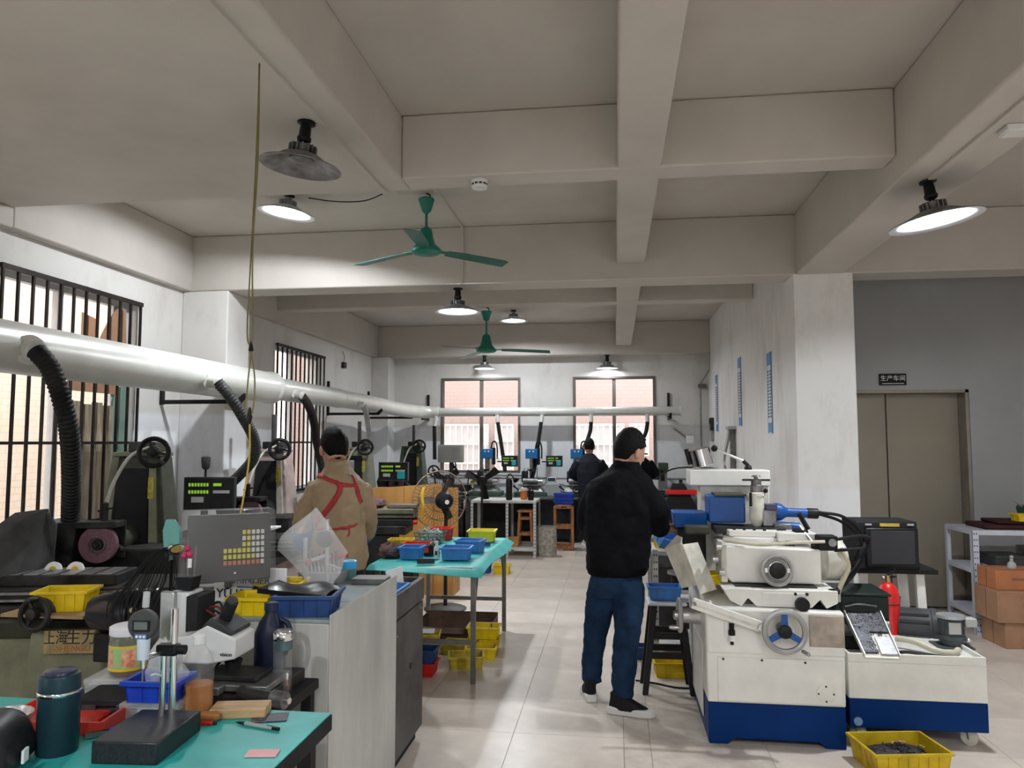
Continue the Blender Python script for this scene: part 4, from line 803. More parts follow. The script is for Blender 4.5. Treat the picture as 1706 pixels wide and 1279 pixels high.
# measuring stands under a plastic bag
for nm, x, y, h, lb in (('dial_stand', -1.3, 3.14, .25, 'shorter steel dial stand with red clamp under the plastic bag'), ('dial_stand', -1.235, 3.22, .32, 'taller steel dial stand with round gauge under the plastic bag')):
    t = thing(nm, lb, 'gauge', (x, y, .9445)); MB().box(-.035, .035, -.03, .03, 0, .05).out('magnet_base', DKGREY, t, bev=.003); MB().cyl((0, 0, .05), (0, 0, h), .009, n=14).out('column', STEEL, t)
    if h < .27:
        MB().cyl((-.04, 0, .15), (.03, 0, .155), .006, n=10).out('arm', STEEL, t); MB().sph((.02, -.012, .15), .016, 12).out('clamp_knob', mat('clamp_red', (.5, .08, .1), .4), t)
    else:
        MB().lathe([(.034, -.012), (.038, 0), (.034, .012)], (-.005, -.02, .24), (0, -1, 0), 24).out('gauge', DKGREY, t); MB().cyl((0, -.0, .13), (.07, .0, .11), .006, n=10).out('arm', STEEL, t)
FILM = film('bag_film', haze=.27, gloss=.2)
b = MB().sheet(lambda u, v: ((u - v) * .17 + .02 * math.sin(5 * u + 3 * v), .04 * math.sin(3 * u) * math.cos(4 * v) - .05, .03 + (u + v) * .18 + .0), 12, 12, .001)
tag(b.out('plastic_bag', FILM, loc=(-1.2, 3.08, .955), rot=(6, 0, -8)), 'diamond shaped clear plastic bag draped over the dial stands', 'bag')
t = thing('steel_slab', 'flat grey steel slab lying at the far right of the grey cabinet top', 'plate', (-1.135, 3.52, .9445), 3); MB().box(-.08, .08, -.05, .06, 0, .02).out('plate', DSTEEL, t, bev=.002); MB().box(-.078, .078, -.048, .058, .0205, .026).out('pad', GREY, t, bev=.002)
t = thing('plastic_cup', 'small sky-blue plastic tub at the back of the grey cabinet', 'cup', (-1.27, 3.6, .9445)); MB().lathe([(.03, 0), (.034, .002), (.036, .05)], n=24).out('body', mat('tub_green', (.1, .2, .2), .4), t); MB().lathe([(.037, .05), (.038, .055), (.038, .085), (.03, .09)], n=24).out('lid', mat('sky_blue', (.06, .4, .75), .4, var=.05), t)
# tumbler and jug
t = thing('glass_tumbler', 'glass water tumbler with steel lid in front of the grey cabinet', 'tumbler', (-1.115, 2.52, .755)); MB().lathe([(.028, 0), (.031, .004), (.031, .15)], n=28, cap=False).out('glass', film('tumbler_glass', haze=.05, gloss=.05), t)
MB().lathe([(.026, .01), (.028, .012), (.028, .05)], n=24).out('water', film('tea_water', (.7, .5, .45), .25, .05, (.2, .1, .08)), t); MB().lathe([(.032, .15), (.032, .178), (.03, .18)], n=28).out('collar', mat('collar_blue', (.1, .16, .18), .3, .5), t); MB().lathe([(.031, .18), (.033, .184), (.033, .205), (.028, .212)], n=28).out('lid', CHROME, t)
MB().box(-.008, .02, -.002, .002, .03, .07).out('tea_bag', PAPER, t)
t = thing('oil_jug', 'dark navy plastic oil jug beside the white microscope head', 'jug', (-1.215, 2.64, .755)); NJ = mat('navy_plastic', (.012, .016, .04), .4, var=.15)
MB().lathe([(.05, 0), (.055, .01), (.055, .17), (.04, .21), (.022, .235), (.02, .25)], n=28).out('body', NJ, t); MB().lathe([(.024, .25), (.024, .275), (.02, .278)], n=20).out('cap', mat('navy_cap', (.02, .025, .06), .4), t)
MB().tube(smooth_path([(.035, 0, .22), (.065, 0, .2), (.07, 0, .14), (.053, 0, .1)], 5), .01, 10).out('handle', NJ, t)
# ---------------------------------------------------------------- cream and blue tool grinder on the right
tg = thing('tool_grinder', 'cream and blue universal tool grinder in front of the man in black', 'grinder', (.48, 4.32, 0))
MB().prism([(0, 0), (.1, 0), (.125, .03), (.565, .03), (.595, 0), (.7, 0), (.7, .213), (0, .213)], 0, 1.0, 'Y').out('plinth', BLUE, tg, bev=.006)
MB().hexa([(-.002, -.002, .215), (.702, -.002, .215), (.702, 1.0, .215), (-.002, 1.0, .215), (-.004, -.004, .5), (.704, -.004, .5), (.704, 1.0, .5), (-.004, 1.0, .5)]).out('base', CREAM, tg, bev=.008)
MB().box(.05, .69, -.01, .0, .225, .455).out('access_door', CREAM, tg, bev=.004)
MB().hexa([(-.004, -.012, .47), (.706, -.012, .47), (.706, 1.0, .5), (-.004, 1.0, .5), (-.006, -.006, .71), (.706, -.006, .7), (.706, 1.0, .78), (-.006, 1.0, .78)]).out('apron', CREAM, tg, bev=.012)
for x, z in ((.08, .445), (.28, .445), (.5, .44)): MB().cyl((x, -.009, z), (x, -.017, z), .0055, n=10).out('bolt', BLACKM, tg)
dk = MB().lathe([(.048, 0), (.048, .004), (.044, .006)], (.6, -.01, .285), (0, -1, 0), 28).out('cover_disc', CREAM, tg)
for k in range(4): MB().cyl((.6 + .038 * math.cos(k * PI / 2), -.015, .285 + .038 * math.sin(k * PI / 2)), (.6 + .038 * math.cos(k * PI / 2), -.02, .285 + .038 * math.sin(k * PI / 2)), .0045, n=8).out('bolt', BLACKM, dk)
MB().box(.525, .7, -.02, -.012, .525, .685).out('data_plate', mat('worn_plate', (.42, .36, .3), .45, .2, var=.3, scale=8), tg, bev=.002)
MB().hexa([(.5, .04, .71), (.7, .04, .705), (.7, .35, .735), (.52, .35, .74), (.56, .1, .715), (.68, .1, .712), (.68, .32, .738), (.56, .32, .742)]).out('well', BLACKM, tg)
# lever arm to the big handwheel
MB().bar((-.08, -.05, .742), (.27, -.06, .63), .02, .058).out('lever_arm', CREAM, tg, bev=.005); MB().bar((-.07, -.062, .735), (.25, -.072, .632), .006, .012).out('lever_groove', CREAM2, tg)
MB().cyl((-.07, -.065, .742), (-.07, -.085, .742), .009, n=12).out('pivot_pin', DSTEEL, tg); MB().cyl((.27, -.04, .63), (.27, -.09, .63), .018, n=14).out('pivot_block', STEEL, tg)
handwheel('handwheel', tg, (.385, -.09, .615), (0, -1, .03), .118, BLUE2, .034, 3, .016, False, 0, mat('rim_grey', (.4, .4, .39), .35, .3), BLACK)
MB().cyl((.385, 0, .615), (.385, -.09, .615), .03, n=18).out('shaft', DSTEEL, tg); MB().cyl((.47, -.1, .52), (.49, -.14, .515), .011, n=12).out('crank_grip', STEEL, tg)
# valve
v = MB().cyl((.125, -.03, .635), (.125, -.03, .6), .013, n=12).out('oil_valve', BLACKM, tg); MB().cyl((.125, -.03, .6), (.125, -.03, .575), .018, n=14).out('valve_body', BLACK, v); MB().cyl((.125, -.03, .575), (.125, -.03, .545), .017, n=14).out('valve_glass', WHITE, v); MB().cyl((.125, -.03, .545), (.125, -.03, .525), .009, n=10).out('valve_stem', BLACKM, v); MB().box(.09, .11, -.02, -.01, .56, .64).out('valve_plate', PAPER, tg)
# left side handwheel
handwheel('side_handwheel', tg, (-.12, .3, .6), (-1, 0, 0), .1, BLUE2, .03, 3, .014, True, 30, MATS['rim_grey'], STEEL); MB().cyl((0, .3, .6), (-.12, .3, .6), .05, .04, n=24).out('side_hub', STEEL, tg)
MB().box(-.008, -.003, .2, .9, .07, .47).out('side_panel', CREAM, tg, bev=.003)
# saddle, ways, bellows-like steps
MB().box(.05, .69, .1, .62, .7, .716).out('notch_shade', DARK, tg)  # dark strip under the saddle, puts shade into its vee notches
MB().prism([(.09, .805), (.69, .805), (.69, .74), (.63, .71), (.6, .757), (.555, .712), (.27, .712), (.225, .757), (.19, .71), (.13, .74)], .04, .62, 'Y').out('saddle', CREAM, tg, bev=.005); MB().box(.3, .52, .034, .04, .725, .79).out('saddle_cover', CREAM, tg, bev=.003)
MB().box(.17, .6, .1, .62, .795, .812).out('slide', DARK, tg)
MB().cyl((.5, .05, .735), (.5, -.0, .735), .036, n=24).out('stop_knob', BLACK, tg)
for x in (.47, .53): MB().cyl((x, .05, .785), (x, .032, .785), .008, n=10).out('bolt', BLACKM, tg)
MB().box(.62, .72, .1, .2, .735, .785).out('stop_bracket', CREAM2, tg, bev=.004); MB().cyl((.68, .08, .7), (.68, .08, .79), .012, n=12).out('stop_screw', BLACKM, tg); MB().cyl((.68, .08, .785), (.68, .08, .805), .03, n=16).out('stop_head', BLACKM, tg)
# cross carriage box with its wheel
MB().prism([(.13, .845), (.16, .815), (.64, .815), (.64, 1.005), (.115, 1.02)], .16, .62, 'Y').out('carriage', CREAM, tg, bev=.01)
hw2 = handwheel('carriage_handwheel', tg, (.39, .09, .9), (0, -1, .05), .09, STEEL, .045, 2, .013, False, 90, MATS['rim_grey'], DARK)
MB().ring((.39, .085, .9), .045, .008, 'Y', 28, 8).out('dial_ring', STEEL, hw2); MB().cyl((.39, .16, .9), (.39, .09, .9), .03, n=18).out('shaft', DSTEEL, tg)
MB().box(.1, .135, .14, .4, .82, 1.03).out('end_plate', CREAM2, tg, bev=.006)
for k, (x, z) in enumerate(((.07, 1.02), (.05, .95), (.085, .88))): MB().cyl((x, .12, z), (x + .03, .12, z), .025 - .004 * k, n=16).out('coupling', STEEL, tg)
MB().tube(smooth_path([(.12, .2, 1.05), (.3, .14, 1.03), (.5, .14, 1.045), (.66, .16, 1.05)], 5), .009, 8).out('hose', mat('cream_hose', (.62, .58, .45), .45), tg)
# round table, arc and work head
MB().lathe([(.16, 0), (.165, .01), (.165, .03), (.15, .034)], (.31, .4, 1.02), 'Z', 36).out('turntable', CREAM, tg); MB().prism([(-.13, -.12), (.12, -.14), (.15, -.05), (.0, .0), (-.14, -.04)], 1.055, 1.09, 'Z').out('arc_scale', CREAM, tg, bev=.005, loc=(.3, .42, 0))
for k in range(4): MB().cyl((.2 + k * .055, .32 - .008 * k, 1.09), (.2 + k * .055, .32 - .008 * k, 1.1), .009, n=10).out('bolt', BLACKM, tg)
MB().box(.1, .5, .36, .58, 1.06, 1.1).out('slide_plate', DARK, tg, bev=.006); MB().box(.43, .64, .25, .5, 1.035, 1.085).out('side_table', CREAM, tg, bev=.006); MB().prism([(.47, .25), (.52, .25), (.5, .3)], 1.0, 1.04, 'Z').out('rag', DARK, tg)
MB().box(.08, .295, .5, .72, 1.11, 1.27).out('work_head', BLUE2, tg, bev=.008); MB().box(.12, .3, .48, .7, 1.272, 1.283).out('head_cover', OLIVED, tg)
# vertical spindle
sp = MB().lathe([(.018, .0), (.03, .025), (.04, .045), (.043, .06), (.043, .185), (.05, .19), (.05, .205), (.04, .21)], (.35, .44, 1.09), 'Z', 28).out('spindle', CREAM2, tg)
MB().lathe([(.036, .21), (.036, .25), (.03, .255), (.03, .285)], (.35, .44, 1.09), 'Z', 24).out('spindle_collar', DSTEEL, sp); MB().cyl((.27, .44, 1.372), (.43, .44, 1.372), .006, n=8).out('tommy_bar', DARK, sp); MB().lathe([(.012, .28), (.012, .3), (.03, .3), (.02, .31)], (.35, .44, 1.09), 'Z', 18).out('spindle_knob', DSTEEL, sp)
MB().cyl((.35, .44, 1.1), (.35, .44, 1.06), .012, n=12).out('chuck', STEEL, sp); MB().cyl((.31, .4, 1.3), (.31, .4, 1.22), .008, n=8).out('clamp_rod', BLACK, sp); MB().sph((.4, .42, 1.31), .014, 12).out('ball_knob', BLACK, sp)
MB().box(.38, .46, .42, .56, 1.1, 1.2).out('bearing_block', DSTEEL, tg, bev=.006); MB().box(.4, .46, .4, .5, 1.2, 1.23).out('bearing_cap', mat('violet_cap', (.06, .05, .12), .4), tg)
# blue motor tube pointing right
MB().lathe([(.05, 0), (.055, .02), (.05, .05), (.032, .075), (.028, .085)], (.45, .5, 1.18), (1, 0, -.03), 26).out('motor_bell', BLUE2, tg); MB().lathe([(.027, .08), (.027, .2)], (.45, .5, 1.18), (1, 0, -.03), 24).out('motor_tube', BLUE2, tg); MB().lathe([(.03, .2), (.031, .205), (.031, .26), (.025, .265)], (.45, .5, 1.18), (1, 0, -.03), 24).out('motor_cap', BLACK, tg)
MB().cyl((.42, .47, 1.1), (.6, .47, 1.09), .03, n=18).out('lower_motor', BLUE2, tg); MB().box(.44, .54, .4, .5, 1.07, 1.12).out('motor_clamp', DSTEEL, tg, bev=.006)
# black control knob block and rods
MB().box(.63, .73, .16, .26, 1.0, 1.08).out('control_block', BLACKM, tg, bev=.006); MB().cyl((.7, .16, 1.045), (.7, .152, 1.045), .022, n=20).out('control_dial', DSTEEL, tg); MB().cyl((.62, .2, 1.02), (.56, .3, 1.12), .008, n=8).out('control_rod', STEEL, tg); MB().cyl((.6, .2, 1.02), (.63, .2, 1.02), .022, n=14).out('control_joint', BLACKM, tg); MB().box(.53, .6, .26, .36, 1.04, 1.1).out('limit_switch', BLACKM, tg, bev=.005)
MB().tube([(.61, .31, 1.1), (.56, .31, 1.19)], .014, 10).out('switch_post', BLACKM, tg)
# guard behind (tall cream cover) and second blue hood at left
MB().box(-.01, .49, .74, .98, 1.32, 1.42).out('cover_top', CREAM, tg, bev=.006); MB().box(.06, .49, .78, .98, .78, 1.32).out('cover_body', CREAM2, tg, bev=.006)
MB().hexa([(-.12, .55, 1.075), (.075, .55, 1.075), (.075, .75, 1.075), (-.12, .75, 1.075), (-.13, .53, 1.165), (.075, .53, 1.165), (.075, .77, 1.165), (-.13, .77, 1.165)]).out('blue_hood', BLUE2, tg, bev=.006); MB().box(-.07, .07, .4, .5, 1.05, 1.1).out('dark_roller', OLIVED, tg, bev=.01)
MB().box(-.1, .07, .6, .75, .8, 1.06).out('head_post', DARK, tg)
# right side cream hoses and flank
MB().lathe([(.0, 0), (.12, .0), (.12, .1), (.1, .12)], (.7, .4, .92), (1, .1, 0), 26).out('round_flank', CREAM2, tg)
for k in range(3): MB().tube(smooth_path([(.78, .3 + .05 * k, 1.0), (.82, .3 + .05 * k, .9), (.78, .3, .8), (.74, .3 + .03 * k, .7)], 5), .014, 10).out('flank_hose', MATS['cream_hose'], tg)
MB().tube(smooth_path([(.95, .5, .9), (.85, .35, .84), (.76, .3, .76), (.73, .3, .66)], 5), .016, 10).out('cable', BLACKM, tg)
# work lamp on the machine
wl_ = thing('work_lamp', 'chrome adjustable work lamp on top of the tool grinder cover', 'lamp', (1.3, 5.15, 1.42))
MB().lathe([(.025, 0), (.022, .02), (.012, .03)], n=18).out('base', BLACK, wl_); MB().cyl((0, 0, .025), (-.03, 0, .055), .012, n=10).out('joint', BLACK, wl_); MB().cyl((-.03, 0, .055), (-.2, 0, .13), .008, n=10).out('arm', CHROME, wl_); MB().sph((-.21, 0, .135), .022, 16).out('joint', BLACK, wl_)
MB().lathe([(.062, -.06), (.068, -.055), (.068, .055), (.06, .062)], (-.295, 0, .075), (-.25, 0, 1), 28).out('shade', CHROME, wl_); MB().cyl((-.365, 0, .03), (-.39, 0, .13), .014, n=10).out('shade_bracket', BLACK, wl_)
wl_.location = (.85, 5.15, 1.421)
# bent sheet guard leaning at the left of the machine
pg = thing('sheet_guard', 'cream bent sheet metal guard leaning at the left of the tool grinder', 'guard', (.47, 4.42, .72))
for nm, pts in (('left_wing', [(-0.19, 0.2, 0.26), (-0.11, 0.0, 0.32), (-0.02, 0.0, 0.09), (-0.1, 0.16, 0.04)]), ('right_wing', [(-0.1, 0.0, 0.31), (-0.01, 0.1, 0.31), (0.09, 0.1, 0.05), (-0.01, 0.0, 0.04)]), ('top_lip', [(-0.19, 0.2, 0.26), (-0.12, 0.18, 0.34), (-0.1, 0.08, 0.34), (-0.11, 0.0, 0.32)])):
    a = [Vector(p) for p in pts]; n = (a[1] - a[0]).cross(a[2] - a[0]).normalized() * .004; MB().hexa([*a, *[p + n for p in a]]).out(nm, CREAM2, pg)
for s in (-1, 1): MB().cyl((.03, .1, -.0), (.03 + .02 * s, .1, -.02), .006, n=6).out('hinge', DSTEEL, pg)
# cables from motor to the box
for k, pts in enumerate(([(1.2, 4.82, 1.18), (1.35, 4.85, 1.15), (1.5, 5.0, 1.02), (1.52, 5.2, .9)], [(1.2, 4.83, 1.17), (1.34, 4.86, 1.12), (1.48, 5.0, 1.0), (1.5, 5.2, .85)], [(1.2, 4.5, 1.06), (1.38, 4.6, 1.07), (1.5, 4.9, 1.0), (1.52, 5.2, .82)], [(1.2, 4.5, 1.0), (1.4, 4.7, .99), (1.5, 5.0, .98), (1.52, 5.2, .94)])):
    tag(MB().tube(smooth_path(pts, 6), .009, 8).out('power_cable', BLACKM), ['topmost', 'second from top', 'third from top', 'lowest'][k] + ' of the black cables arching from the tool grinder to the black box', 'cable', 'cables to the black box')
bin_('parts_bin', 'yellow bin tucked under the cream sheet guard', (.56, 4.6, .79), 20, YEL, .16, .12, .06)
# ---------------------------------------------------------------- coolant tank
ct = thing('coolant_tank', 'cream and blue coolant tank on casters right of the tool grinder', 'tank', (1.22, 4.4, 0))
MB().box(0, .69, 0, .62, .09, .24).out('lower_shell', BLUE, ct, bev=.005); b = MB(); b.box(-.001, .691, -.001, .62, .24, .43); b.out('upper_shell', CREAM, ct, bev=.005)
b = MB(); b.box(0, .69, 0, .015, .43, .475); b.box(0, .69, .605, .62, .43, .475); b.box(0, .015, .015, .605, .43, .475); b.box(.675, .69, .015, .605, .43, .475); b.out('rim', CREAM, ct, bev=.003)
MB().box(.25, .68, .1, .6, .432, .45).out('lid', CREAM, ct, bev=.005); MB().cyl((.04, -.012, .125), (.04, .02, .125), .022, n=20).out('drain_plug', mat('pale_blue', (.2, .35, .55), .35), ct)
for x, y in ((.06, .08), (.62, .08), (.62, .54), (.06, .54)):
    c = MB().box(x - .03, x + .03, y - .025, y + .025, .078, .09).out('caster', DSTEEL, ct); MB().lathe([(.02, -.016), (.041, -.012), (.041, .012), (.02, .016)], (x + .005, y, .041), (.6, 1, 0), 24).out('wheel', mat('caster_cream', (.6, .58, .48), .5), c)
    for s in (-1, 1): MB().bar((x + s * .014, y + s * .018, .08), (x + s * .014 + .004, y + s * .018, .035), .018, .003).out('fork', DSTEEL, c)
# magnetic separator with chute
ms_ = thing('magnetic_separator', 'dark green magnetic separator with swarf chute on the coolant tank', 'separator', (1.3, 4.55, .43))
MB().box(-.04, .22, .1, .4, .17, .3).out('housing', mat('separator_green', (.016, .028, .024), .45, var=.2), ms_, bev=.008); MB().box(-.05, .23, .085, .42, .3, .315).out('housing_lid', MATS['separator_green'], ms_, bev=.005)
MB().box(-.04, .22, .1, .38, .0, .18).out('drum_case', BLACKM, ms_, bev=.005); MB().cyl((-.035, .12, .12), (.215, .12, .12), .05, n=24).out('drum', DSTEEL, ms_)
MB().tube(smooth_path([(-.02, .09, .24), (.05, .085, .255), (.15, .09, .245)], 5), .006, 8).out('drain_hose', DSTEEL, ms_)
MB().hexa([(.0, -.17, .03), (.18, -.17, .03), (.18, -.165, .025), (.0, -.165, .025), (-.03, .13, .225), (.17, .13, .225), (.17, .135, .22), (-.03, .135, .22)]).out('chute', CREAM2, ms_)
for s, x0, x1 in ((0, .0, -.03), (1, .176, .166)): MB().hexa([(x0, -.17, .03), (x0 + .005, -.17, .03), (x0 + .005, -.165, .05), (x0, -.165, .05), (x1, .13, .225), (x1 + .005, .13, .225), (x1 + .005, .125, .245), (x1, .125, .245)]).out('chute_side', STEEL, ms_)
MB().hexa([(-.03, .06, .182), (.17, .06, .182), (.17, .13, .23), (-.03, .13, .23), (-.03, .055, .187), (.17, .055, .187), (.17, .125, .235), (-.03, .125, .235)]).out('scraper', CHROME, ms_)
MB().hexa([(-.012, -.03, .124), (.168, -.03, .124), (.162, .07, .189), (-.02, .07, .189), (-.012, -.03, .134), (.168, -.03, .134), (.162, .07, .199), (-.02, .07, .199)]).out('swarf_bed', mat('swarf_bed_dark', (.05, .05, .055), .4, .6, var=.5, scale=50), ms_); MB().hexa([(.006, -.15, .046), (.075, -.15, .046), (.07, -.03, .124), (-.008, -.03, .124), (.006, -.15, .054), (.075, -.15, .054), (.07, -.03, .134), (-.008, -.03, .134)]).out('swarf_bed', MATS['swarf_bed_dark'], ms_)
q = random.Random(9); b = MB()
for k in range(620):
    u = q.random(); v = q.random()
    if v < .42 and u > .45: continue
    x = .01 - .03 * v + u * .165; y = -.155 + .25 * v; z = .048 + .165 * v
    b.at((x, y, z), (q.uniform(0, 90), q.uniform(0, 90), q.uniform(0, 90))).cb((0, 0, 0), (q.uniform(.004, .012), .004, .003))
o = b.out('swarf', mat('steel_swarf', (.13, .13, .14), .3, .8, var=.5, scale=60), ms_); o['kind'] = 'stuff'
MB().hexa([(.09, -.16, .042), (.172, -.16, .042), (.168, -.06, .105), (.088, -.06, .105), (.09, -.16, .05), (.172, -.16, .05), (.168, -.06, .113), (.088, -.06, .113)]).out('wet_paste', mat('grey_paste', (.5, .5, .52), .3, .2, var=.2, scale=40), ms_)
pu = thing('coolant_pump', 'grey coolant pump with tin shield on the tank lid', 'pump', (1.87, 4.72, .45)); PG = mat('pump_grey', (.08, .095, .1), .45, var=.2)
MB().box(-.075, .075, -.06, .06, 0, .008).out('base_plate', PG, pu); MB().lathe([(.045, .008), (.05, .015), (.05, .03), (.058, .035), (.058, .05), (.05, .055), (.05, .12), (.046, .125)], n=28).out('motor', PG, pu)
b = MB()
for k in range(10): b.at((0, 0, 0), (0, 0, 36 * k)).box(.045, .055, -.003, .003, .06, .115)
b.out('cooling_fin', PG, pu); MB().lathe([(.056, .125), (.06, .128), (.058, .14), (.02, .145)], n=28).out('cap', mat('tin_cap', (.45, .47, .48), .35, .5), pu); MB().box(-.03, .02, -.057, -.05, .065, .115).out('rating_plate', LCDG, pu); MB().box(.05, .1, -.03, .02, .09, .13).out('terminal_box', LCDG, pu, bev=.005); MB().sph((.055, -.045, .035), .015, 12).out('outlet', STEEL, pu)
tag(MB().tube(smooth_path([(1.55, 4.65, .5), (1.62, 4.6, .5), (1.7, 4.53, .475), (1.78, 4.5, .465), (1.84, 4.56, .47)], 6), .017, 10).out('coolant_hose', MATS['cream_hose']), 'cream coolant hose lying on the tank lid', 'hose')
tag(MB().tube(smooth_path([(1.5, 4.5, .46), (1.55, 4.46, .475), (1.68, 4.44, .465), (1.8, 4.43, .46)], 6), .009, 8).out('tank_hose', DKGREY), 'thin dark hose looping on the front of the tank lid', 'hose')
# yellow swarf box on the floor
yb = bin_('swarf_box', 'yellow box of metal swarf on the floor before the coolant tank', (1.37, 4.13, 0), 10, mat('swarf_box_yellow', (.6, .42, .01), .45, var=.25, scale=8), .37, .28, .12); q = random.Random(3); b = MB()
for k in range(900):
    x = q.gauss(0, .08); y = q.gauss(0, .06)
    if abs(x) > .15 or abs(y) > .1: continue
    b.at((x, y, 0.058 + .05 * math.exp(-(x * x + y * y) / .012) * q.uniform(.6, 1)), (q.uniform(0, 180), q.uniform(0, 180), q.uniform(0, 180))).cb((0, 0, 0), (q.uniform(.008, .02), .006, .004))
b.at().add([(-.165, -.12, .055), (.165, -.12, .055), (.165, .12, .055), (-.165, .12, .055), (-.06, -.04, .1), (.06, -.04, .1), (.06, .04, .1), (-.06, .04, .1)], [(0, 1, 5, 4), (1, 2, 6, 5), (2, 3, 7, 6), (3, 0, 4, 7), (4, 5, 6, 7)])
o = b.out('swarf', mat('dark_swarf', (.07, .066, .075), .45, .6, var=.5, scale=60), yb); o['kind'] = 'stuff'
for k, (x, y, a) in enumerate(((-.03, .0, 60), (.02, .01, 20), (.09, -.05, 80))): MB().at((x, y, .115), (0, 25, a)).cyl((-.025, 0, 0), (.025, 0, .012), .004, n=8).out('rod_stub', mat('tan_rod', (.5, .35, .22), .5), yb)
# ---------------------------------------------------------------- black box on its stand, extinguisher, motor
bs = thing('monitor_stand', 'white steel stand with black top carrying the black box', 'stand', (1.72, 5.45, 0))
MB().box(-.2, .3, -.2, .2, .76, .79).out('top', BLACKM, bs, bev=.004)
for x in (-.14, .2):
    for y in (-.15, .15): MB().hexa([(x - .03 + (.03 if x > 0 else -.03), y - .02, 0), (x + .03 + (.03 if x > 0 else -.03), y - .02, 0), (x + .03 + (.03 if x > 0 else -.03), y + .02, 0), (x - .03 + (.03 if x > 0 else -.03), y + .02, 0), (x - .025, y - .02, .76), (x + .025, y - .02, .76), (x + .025, y + .02, .76), (x - .025, y + .02, .76)]).out('leg', CREAM, bs)
MB().box(-.16, .24, -.16, .16, .3, .33).out('shelf', CREAM, bs)
mb = thing('black_box', 'black square box with yellow label on the white stand', 'control box', (1.72, 5.4, .79), 3)
MB().hexa([(-.19, -.17, 0), (.18, -.17, 0), (.18, .13, 0), (-.19, .13, 0), (-.2, -.16, .3), (.175, -.16, .3), (.175, .12, .302), (-.2, .12, .302)]).out('case', BLACKM, mb, bev=.008)
MB().box(-.155, .172, -.185, -.165, .012, .262).out('front_panel', BLACK, mb, bev=.01); MB().box(-.125, .145, -.19, -.185, .035, .245).out('screen', mat('matt_screen', (.035, .035, .038), .55, var=.05), mb, bev=.004); MB().box(-.06, .06, -.176, -.166, .27, .29).out('label_strip', mat('label_ochre', (.5, .36, .06), .5), mb)
for x in (-.13, .13): MB().box(x - .02, x + .02, -.172, -.164, .276, .288).out('latch', STEEL, mb)
fe = thing('fire_extinguisher', 'red fire extinguisher standing behind the coolant tank', 'fire extinguisher', (1.63, 5.0, .32), 0)
MB().lathe([(.075, 0), (.075, .03), (.064, .06), (.064, .35), (.056, .39), (.034, .42), (.018, .43)], n=30).out('cylinder', REDP, fe); MB().cyl((0, 0, .43), (0, 0, .47), .014, n=12).out('valve', BRASS if False else mat('brass', (.5, .38, .15), .3, .9), fe)
MB().bar((-.0, 0, .475), (.05, 0, .5), .016, .01).out('handle', BLACK, fe); MB().bar((.0, 0, .455), (.05, 0, .465), .016, .008).out('lever', BLACK, fe); MB().cyl((-.018, 0, .455), (-.03, 0, .455), .012, n=12).out('gauge', STEEL, fe); MB().lathe([(.0645, .3), (.0655, .302), (.0655, .31), (.0645, .312)], n=30).out('band', mat('dark_red', (.25, .01, .01), .4), fe)
tag(MB().box(1.5, 1.95, 4.98 - .12, 5.2, 0, .32).out('crate', mat('dark_crate', (.05, .05, .055), .6, var=.3), bev=.008), 'dark low crate behind the coolant tank carrying the extinguisher and motor', 'crate')
em = thing('electric_motor', 'grey ribbed electric motor beside the red fire extinguisher', 'motor', (1.78, 5.02, .32), 0); EG = mat('motor_grey', (.07, .072, .075), .5, var=.2)
MB().box(-.07, .09, -.07, .07, 0, .03).out('foot', EG, em); MB().lathe([(.095, -.08), (.1, -.07), (.1, .07), (.105, .075), (.105, .1), (.08, .13), (.02, .135)], (0, 0, .13), (1, -.25, 0), 32).out('body', EG, em)
for k in range(14):
    a = R(40 + k * 20); u, v, w = frame((1, -.25, 0)); d = u * math.cos(a) + v * math.sin(a); c = Vector((0, 0, .13)); MB().bar(c + d * .106 - w * .07, c + d * .106 + w * .06, .004, .012).out('rib', EG, em)
em.scale = (1.2, 1.2, 1.2); pu.scale = (1.25, 1.25, 1.25)
bb_ = thing('plastic_drum', 'blue plastic tub behind the separator under the black box', 'tub', (1.72, 5.44, .33)); MB().lathe([(.1, 0), (.11, .01), (.125, .24), (.12, .26), (.1, .27)], n=30).out('body', mat('tub_blue', (.02, .07, .3), .45, var=.1), bb_); MB().ring((0, 0, .255), .122, .006).out('rim', MATS['tub_blue'], bb_)
# ---------------------------------------------------------------- right rack and cartons
RACKW = mat('rack_pale_blue', (.6, .62, .7), .45, var=.08)
def angle_post(par, x, y, z1, sx, sy, m, w=.04, holes=True, z0=0):
    b = MB(); b.box(min(x, x + sx * w), max(x, x + sx * w), min(y, y + sy * .003), max(y, y + sy * .003), z0, z1); b.box(min(x, x + sx * .003), max(x, x + sx * .003), min(y, y + sy * w), max(y, y + sy * w), z0, z1); o = b.out('post', m, par)
    if holes:
        h = MB(); n = int((z1 - z0) / .05)
        for k in range(n):
            for c in (.3, .7): h.box(x + sx * w * c - .004, x + sx * w * c + .004, min(y, y - .0006 * 1) - .0004, max(y, y + .0), z0 + .025 + k * .05, z0 + .038 + k * .05)
        q = h.out('slot_holes', DKGREY, o); q['kind'] = 'stuff'
    return o
rk = thing('steel_rack', 'pale blue slotted steel rack at the right edge by the elevator', 'rack', (2.95, 6.95, 0))
for x, s in ((0, 1), (1.15, -1)):
    angle_post(rk, x, 0, .86, s, 1, RACKW, .05); angle_post(rk, x, .55, .86, s, -1, RACKW, .05, False)
for z in (.14, .5, .82): MB().box(.004, 1.146, .004, .546, z, z + .04).out('shelf', RACKW, rk, bev=.003)
